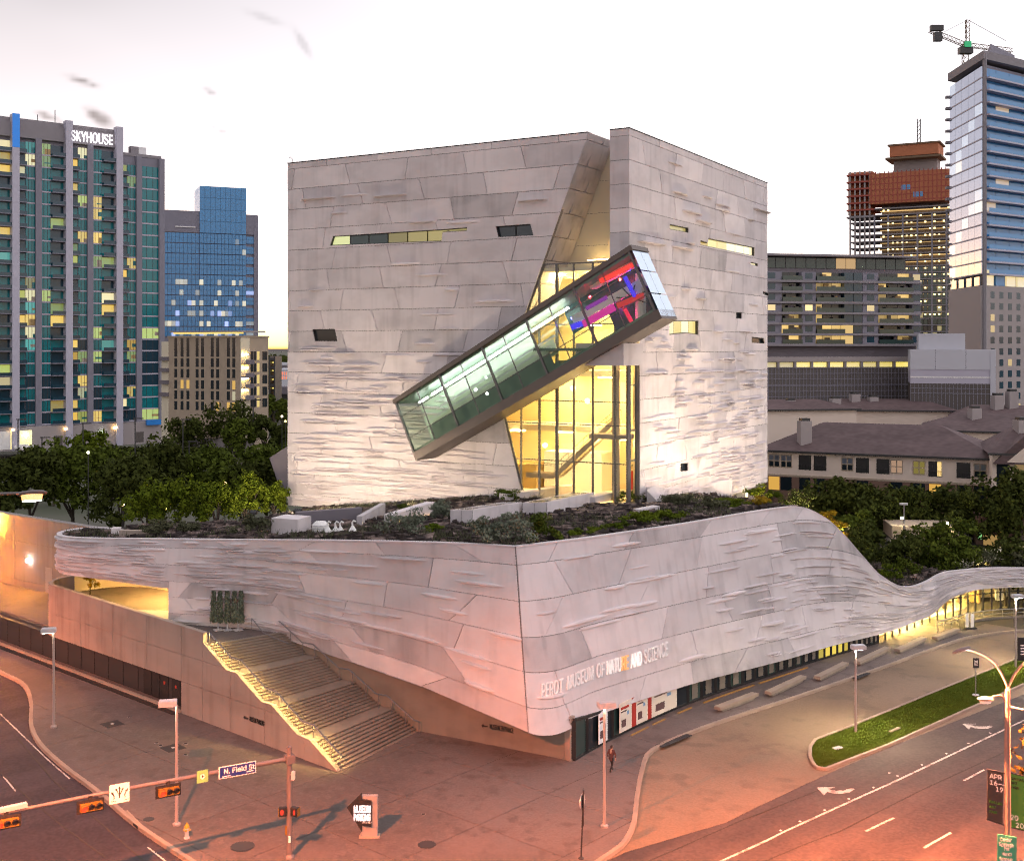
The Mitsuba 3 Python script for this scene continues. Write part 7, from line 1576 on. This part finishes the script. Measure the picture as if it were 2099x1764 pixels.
u, z = f.uv(2100, 935); part(k, 'dormer', (np.array([f.pt(u - 4.6, z - 1.2, .8), f.pt(u + 4.6, z - 1.2, .8), f.pt(u, z + 3.2, .8), f.pt(u, z + 3.2, -7)]), np.array([[0, 1, 2], [0, 2, 3], [1, 3, 2]])), 'roof_shingle'); part(k, 'dormer_gable', (np.array([f.pt(u - 2.6, z - .9, .86), f.pt(u + 2.6, z - .9, .86), f.pt(u, z + 1.5, .86)]), np.array([[0, 1, 2]])), 'stucco')
k = thing('garden_wall_house', 'low yellow lit house front between the trees on the right', 'building'); f, L = block(1828, 1965, 157, 156); part(k, 'wall', f.box(0, L, -4, f.uv(1880, 1078)[1], -6, 0), 'tan_wall')
for x, y in ((1848, 1060), (1938, 1071)): part(k, 'wall_lamp', box(f.pt(f.uv(x, y)[0], f.uv(x, y)[1], .5), (.38, .3, .32)), 'white_paint', emitter=light((1, .85, .5), 110 * LX, .3))
part(k, 'window', f.box(f.uv(1896, 0)[0], f.uv(1916, 0)[0], f.uv(1900, 1110)[1], f.uv(1900, 1096)[1], 0, .06), 'glass_dark')
k = thing('brick_house', 'brown brick wall with a small lit window under the trees at the right', 'building'); f, L = block(2000, 2110, 160, 158); part(k, 'wall', f.box(0, L, -4, f.uv(2050, 1060)[1], -5, 0), 'brick_brown'); u, z = f.uv(2030, 1105); part(k, 'window', f.box(u - .9, u + .9, z - .9, z + .6, 0, .06), 'glass_dark', emitter=wl(1, .6, .2, .35)); part(k, 'green_lamp', f.box(.3, .8, z, z + 1.4, 0, .1), 'white_paint', emitter=wl(.3, 1, .3, .6))
k = thing('park_lamp', 'thin grey park lamp post among the trees on the right', 'street lamp'); p = at(1853, 1110, 150); part(k, 'pole', pipe([[p[0], p[1], -3], at(1853, 1033, 150)], .09, 6), 'grey_metal'); part(k, 'head', box(at(1852, 1032, 150), (1.0, .5, .25)), 'pale_metal')

# ------------------------------------------------------------------ trees
GT = 'park trees behind the left terrace'
ordn = 'first second third fourth fifth sixth seventh eighth ninth tenth eleventh twelfth'.split()
for i, a in enumerate(((-30, 1075, 150, 150, 150, 'leaf_dark'), (60, 1070, 158, 150, 150, 'leaf_dark'), (150, 1072, 165, 165, 158, 'leaf_mid'), (250, 1075, 152, 175, 170, 'leaf_dark'), (330, 1060, 165, 160, 155, 'leaf_dark'), (420, 1050, 170, 160, 150, 'leaf_mid'), (500, 1045, 172, 160, 140, 'leaf_dark'), (575, 1040, 178, 120, 130, 'leaf_mid'))):
    tree('park_tree', f'dark rounded tree, {ordn[i]} from the left in the front row of the park', a[0], a[1], a[2], a[3], a[4], a[5], 3600, .42, group=None, clump=22)
for i, a in enumerate(((110, 1000, 225, 130, 90, 'leaf_mid'), (230, 995, 230, 120, 85, 'leaf_mid'), (330, 990, 235, 110, 75, 'leaf_dark'), (440, 985, 240, 120, 72, 'leaf_mid'), (540, 985, 240, 120, 75, 'leaf_mid'))):
    tree('park_tree', f'olive crown, {ordn[i]} from the left in the back row of the park', *a, 2200, .5, clump=18)
for i, a in enumerate(((300, 1095, 136, 110, 105, 'leaf_bright'), (370, 1092, 138, 110, 120, 'leaf_bright'), (440, 1092, 136, 96, 100, 'leaf_bright'), (505, 1090, 140, 100, 118, 'leaf_bright'), (562, 1075, 142, 70, 100, 'leaf_bright'))):
    tree('young_tree', f'bright green young tree, {ordn[i]} from the left above the facade rim', *a, 2000, .26, clump=24)
for i, (x, y) in enumerate(((130, 1040), (228, 1030), (320, 1045), (395, 1025), (455, 1050), (520, 1018))):
    pass
for lab, a in (('small bright green tree in front of the balcony tower', (188, 940, 300, 80, 62, 'leaf_bright')), ('dark tree under the tan block, left one', (395, 905, 285, 110, 68, 'leaf_dark')), ('dark tree under the tan block, right one', (470, 900, 285, 120, 78, 'leaf_dark')), ('round clipped green tree right of the tan block', (485, 945, 262, 75, 80, 'leaf_mid')), ('small dark tree by the tall park lamp', (540, 925, 270, 70, 75, 'leaf_dark')), ('tree against the left edge of the museum tower', (578, 930, 262, 60, 70, 'leaf_dark')), ('tree above the viaduct behind the tower foot', (585, 880, 320, 70, 70, 'leaf_mid')), ('tree left of the museum tower foot by the tan block', (560, 870, 340, 60, 60, 'leaf_mid'))):
    tree('street_tree', lab, *a, 1900, .5, clump=16)
single('hedge', 'long clipped dark hedge in front of the balcony tower', 'hedge', leaves(at(360, 925, 275) + [0, 0, -.3], (26, 1.5, 1.6), 3500, .4, 60, hollow=.1), 'leaf_dark')
single('hedge', 'low dark hedge at the foot of the tower garages', 'hedge', leaves(at(60, 948, 270) + [0, 0, -.3], (14, 1.3, 1.4), 1600, .4, 30, hollow=.1), 'leaf_dark')
wv = thing('low_wall', 'pale low wall behind the hedge under the tan block', 'wall'); f, L = block(338, 520, 288, 285); part(wv, 'body', f.box(0, L, -.3, f.uv(420, 898)[1], -.5, 0), 'pale_stone')
k = thing('lit_arcade', 'yellow lit ground floor seen under the trees by the tan block', 'building'); f, L = block(352, 515, 296, 289); part(k, 'wall', f.box(0, L, 0, 4.4, -.3, 0), 'tan_wall')
for x in (372, 405, 428, 458, 487): u = f.uv(x, 0)[0]; part(k, 'opening', f.box(u - 1.6, u + 1.6, .2, 3.4, 0, .1), 'white_paint', emitter=wl(1, .62, .06, float(rng.uniform(.5, 1.2))))
for i, (x, yt, yb) in enumerate(((37, 860, 948), (86, 897, 950), (170, 868, 945), (277, 858, 930), (375, 860, 930), (388, 905, 935), (483, 895, 930), (599 - 80, 820, 905))):
    k = thing('parking_lamp', f'tall dark thin lamp post, {ordn[i]} from the left in front of the far towers', 'street lamp'); p, q = at(x, yb, 270), at(x, yt, 270); part(k, 'pole', pipe([[p[0], p[1], 0], q], .16, 6), 'dark_steel'); part(k, 'head', box(q + [.8, 0, .1], (2.2, .6, .25)), 'dark_steel')
for x, y, lab, c_ in ((588 - 10, 853, 'white lamp glow by the tower edge', (1, .95, .9)), (585, 863, 'bright park lamp between trees right of the tan block', (1, .7, .25)), (461, 857 + 133, 'lamp glow left in the park', (1, .6, .3)), (252, 1034, 'pink-white lamp low among the park trees', (1, .75, .6)), (338, 1042, 'yellow lamp low among the park trees', (1, .72, .2)), (413, 1042, 'lamp among the young trees', (1, .8, .3)), (181, 927, 'white lamp at the garage mouth of the balcony tower', (.9, 1, .8))):
    k = thing('path_lamp', lab, 'lamp'); Yl = 200 if y < 900 else 145; p = at(x, y, Yl); part(k, 'globe', lathe([[.01, -.22], [.2, -.08], [.2, .08], [.01, .22]], 10, p), 'white_paint', emitter=light((c_[0], c_[1] * .85, c_[2] * .6), 5 * LX, .03)); part(k, 'pole', pipe([[p[0], p[1], 0], p - [0, 0, .3]], .06, 6), 'dark_steel')
for i, (x, y) in enumerate(((40, 932), (47, 938))):
    k = thing('parked_car', ('white car in the lit garage of the balcony tower, rear one', 'white car at the lit garage mouth of the balcony tower')[i], 'car'); p = SF.pt(su(40 + i * 4), 0, 3.0 + i * 5); p[2] = 0
    part(k, 'body', cat([box(p + [0, 0, .6], (4.4, 1.8, .7), 20), box(p + [.2, 0, 1.15], (2.4, 1.6, .5), 20)]), 'white_paint'); part(k, 'wheel', cat([pipe([p + [a, -.95, .33], p + [a, -.75, .33]], .33, 10) for a in (-1.4, 1.4)]), 'black_paint')
struct('path', drape(Polygon([(-60, 118), (-20, 116), (-30, 150), (-70, 150)]), .12, .02, 8), 'white_box')  # white colour stands in for pavement lit white behind the trees
GR = 'trees below the right apartments'
for i, a in enumerate(((1700, 1100, 168, 150, 130, 'leaf_dark'), (1780, 1100, 165, 140, 135, 'leaf_dark'), (1870, 1105, 165, 150, 120, 'leaf_dark'), (1950, 1110, 165, 130, 110, 'leaf_dark'), (2020, 1120, 160, 150, 140, 'leaf_dark'), (2095, 1120, 158, 140, 150, 'leaf_dark'))):
    tree('oak_tree', f'dark oak crown, {ordn[i]} from the left below the apartment windows', *a, 3600, .40, clump=24)
for lab, a, m, n_ in (('large bright green tree beside the wavy band', (1935, 1195, 142, 150, 150), 'leaf_mid', 4200), ('dark green tree left of the bright one on the facade slope', (1850, 1190, 140, 130, 110), 'leaf_dark', 3000), ('dark tree between the facade slope and the lamp post', (1770, 1130, 138, 90, 60), 'leaf_dark', 1600), ('small green tree at the crest of the facade slope', (1775, 1100, 150, 60, 60), 'leaf_mid', 1300), ('slim light green tree left of the park lamp', (1742, 1110, 146, 46, 66), 'leaf_mid', 1100), ('dark green shrub tree right of the bright tree', (2060, 1190, 145, 130, 85), 'leaf_dark', 2400), ('olive shrub tree at the right edge above the band', (2105, 1185, 142, 80, 60), 'leaf_olive', 1300)):
    tree('garden_tree', lab, *a, m, n_, .30, clump=24)
for px, py, Y, r_, m, lab in ((1708, 1085, 128, 1.5, 'leaf_gold', 'yellow lit bush glowing at the crest of the facade'), (1692, 1062, 128, 1.0, 'leaf_gold', 'small yellow lit bush above the glowing one'), (1828, 1183, 131, 1.7, 'leaf_bright', 'bright yellow-green bush in the dip of the band'), (1855, 1165, 134, 1.6, 'leaf_mid', 'green bush behind the dip of the band'), (1745, 1120, 127, 1.8, 'leaf_dark', 'dark bush on the slope right of the glowing bush'), (1790, 1150, 129, 2.0, 'leaf_dark', 'dark bush halfway down the facade slope'), (1590, 1046, 134, 1.4, 'leaf_mid', 'low green shrub on the crest of the facade'), (1640, 1030, 136, 1.8, 'leaf_dark', 'dark shrub right of the tower foot'), (1555, 1016, 150, 1.6, 'leaf_bright', 'lit yellow-green bush under the right corner of the tower'), (2000, 1160, 142, 3.2, 'leaf_olive', 'olive bushes above the wavy band'), (2050, 1158, 144, 3.2, 'leaf_dark', 'dark bushes above the wavy band near the right edge'), (1940, 1168, 140, 2.6, 'leaf_dark', 'dark bush where the band rises again')):
    bush('slope_bush', lab, at(px, py, Y), (r_ * 1.25, r_, r_), m, 900, .16, cat_='bush')
for px, py, Y, s, lab in ((1700, 1098, 126.5, 60, 'ground lamp under the glowing yellow bush'), (1835, 1196, 130, 30, 'ground lamp under the yellow-green bush in the dip'), (1556, 1030, 148, 22, 'ground lamp under the right corner of the tower')):
    k = thing('ground_lamp', lab, 'lamp'); p = at(px, py, Y); part(k, 'lens', box(p, (.35, .35, .12)), 'white_paint', emitter=light((1, .66, .12), s * 8 * LX, .3)); part(k, 'spike', pipe([p - [0, 0, .8], p - [0, 0, .06]], .05, 5), 'dark_steel')
leafmat('leaf_lamp_orange', (.02, .016, .004), (.035, .026, .006))  # orange of the street lamp mixed into the leaf colour
# the leaves cut by the lower right corner
tr_ = thing('street_tree', 'orange lit leafy tree cut by the lower right corner behind the mast', 'tree'); c = at(2128, 1600, 58)
part(tr_, 'crown', leaves(c, (1.2, 1.7, 3.2), 700, .16, 22), 'leaf_lamp_orange'); part(tr_, 'trunk', pipe([[c[0] + .5, c[1], -.3], c], [.18, .08], 7), 'bark')
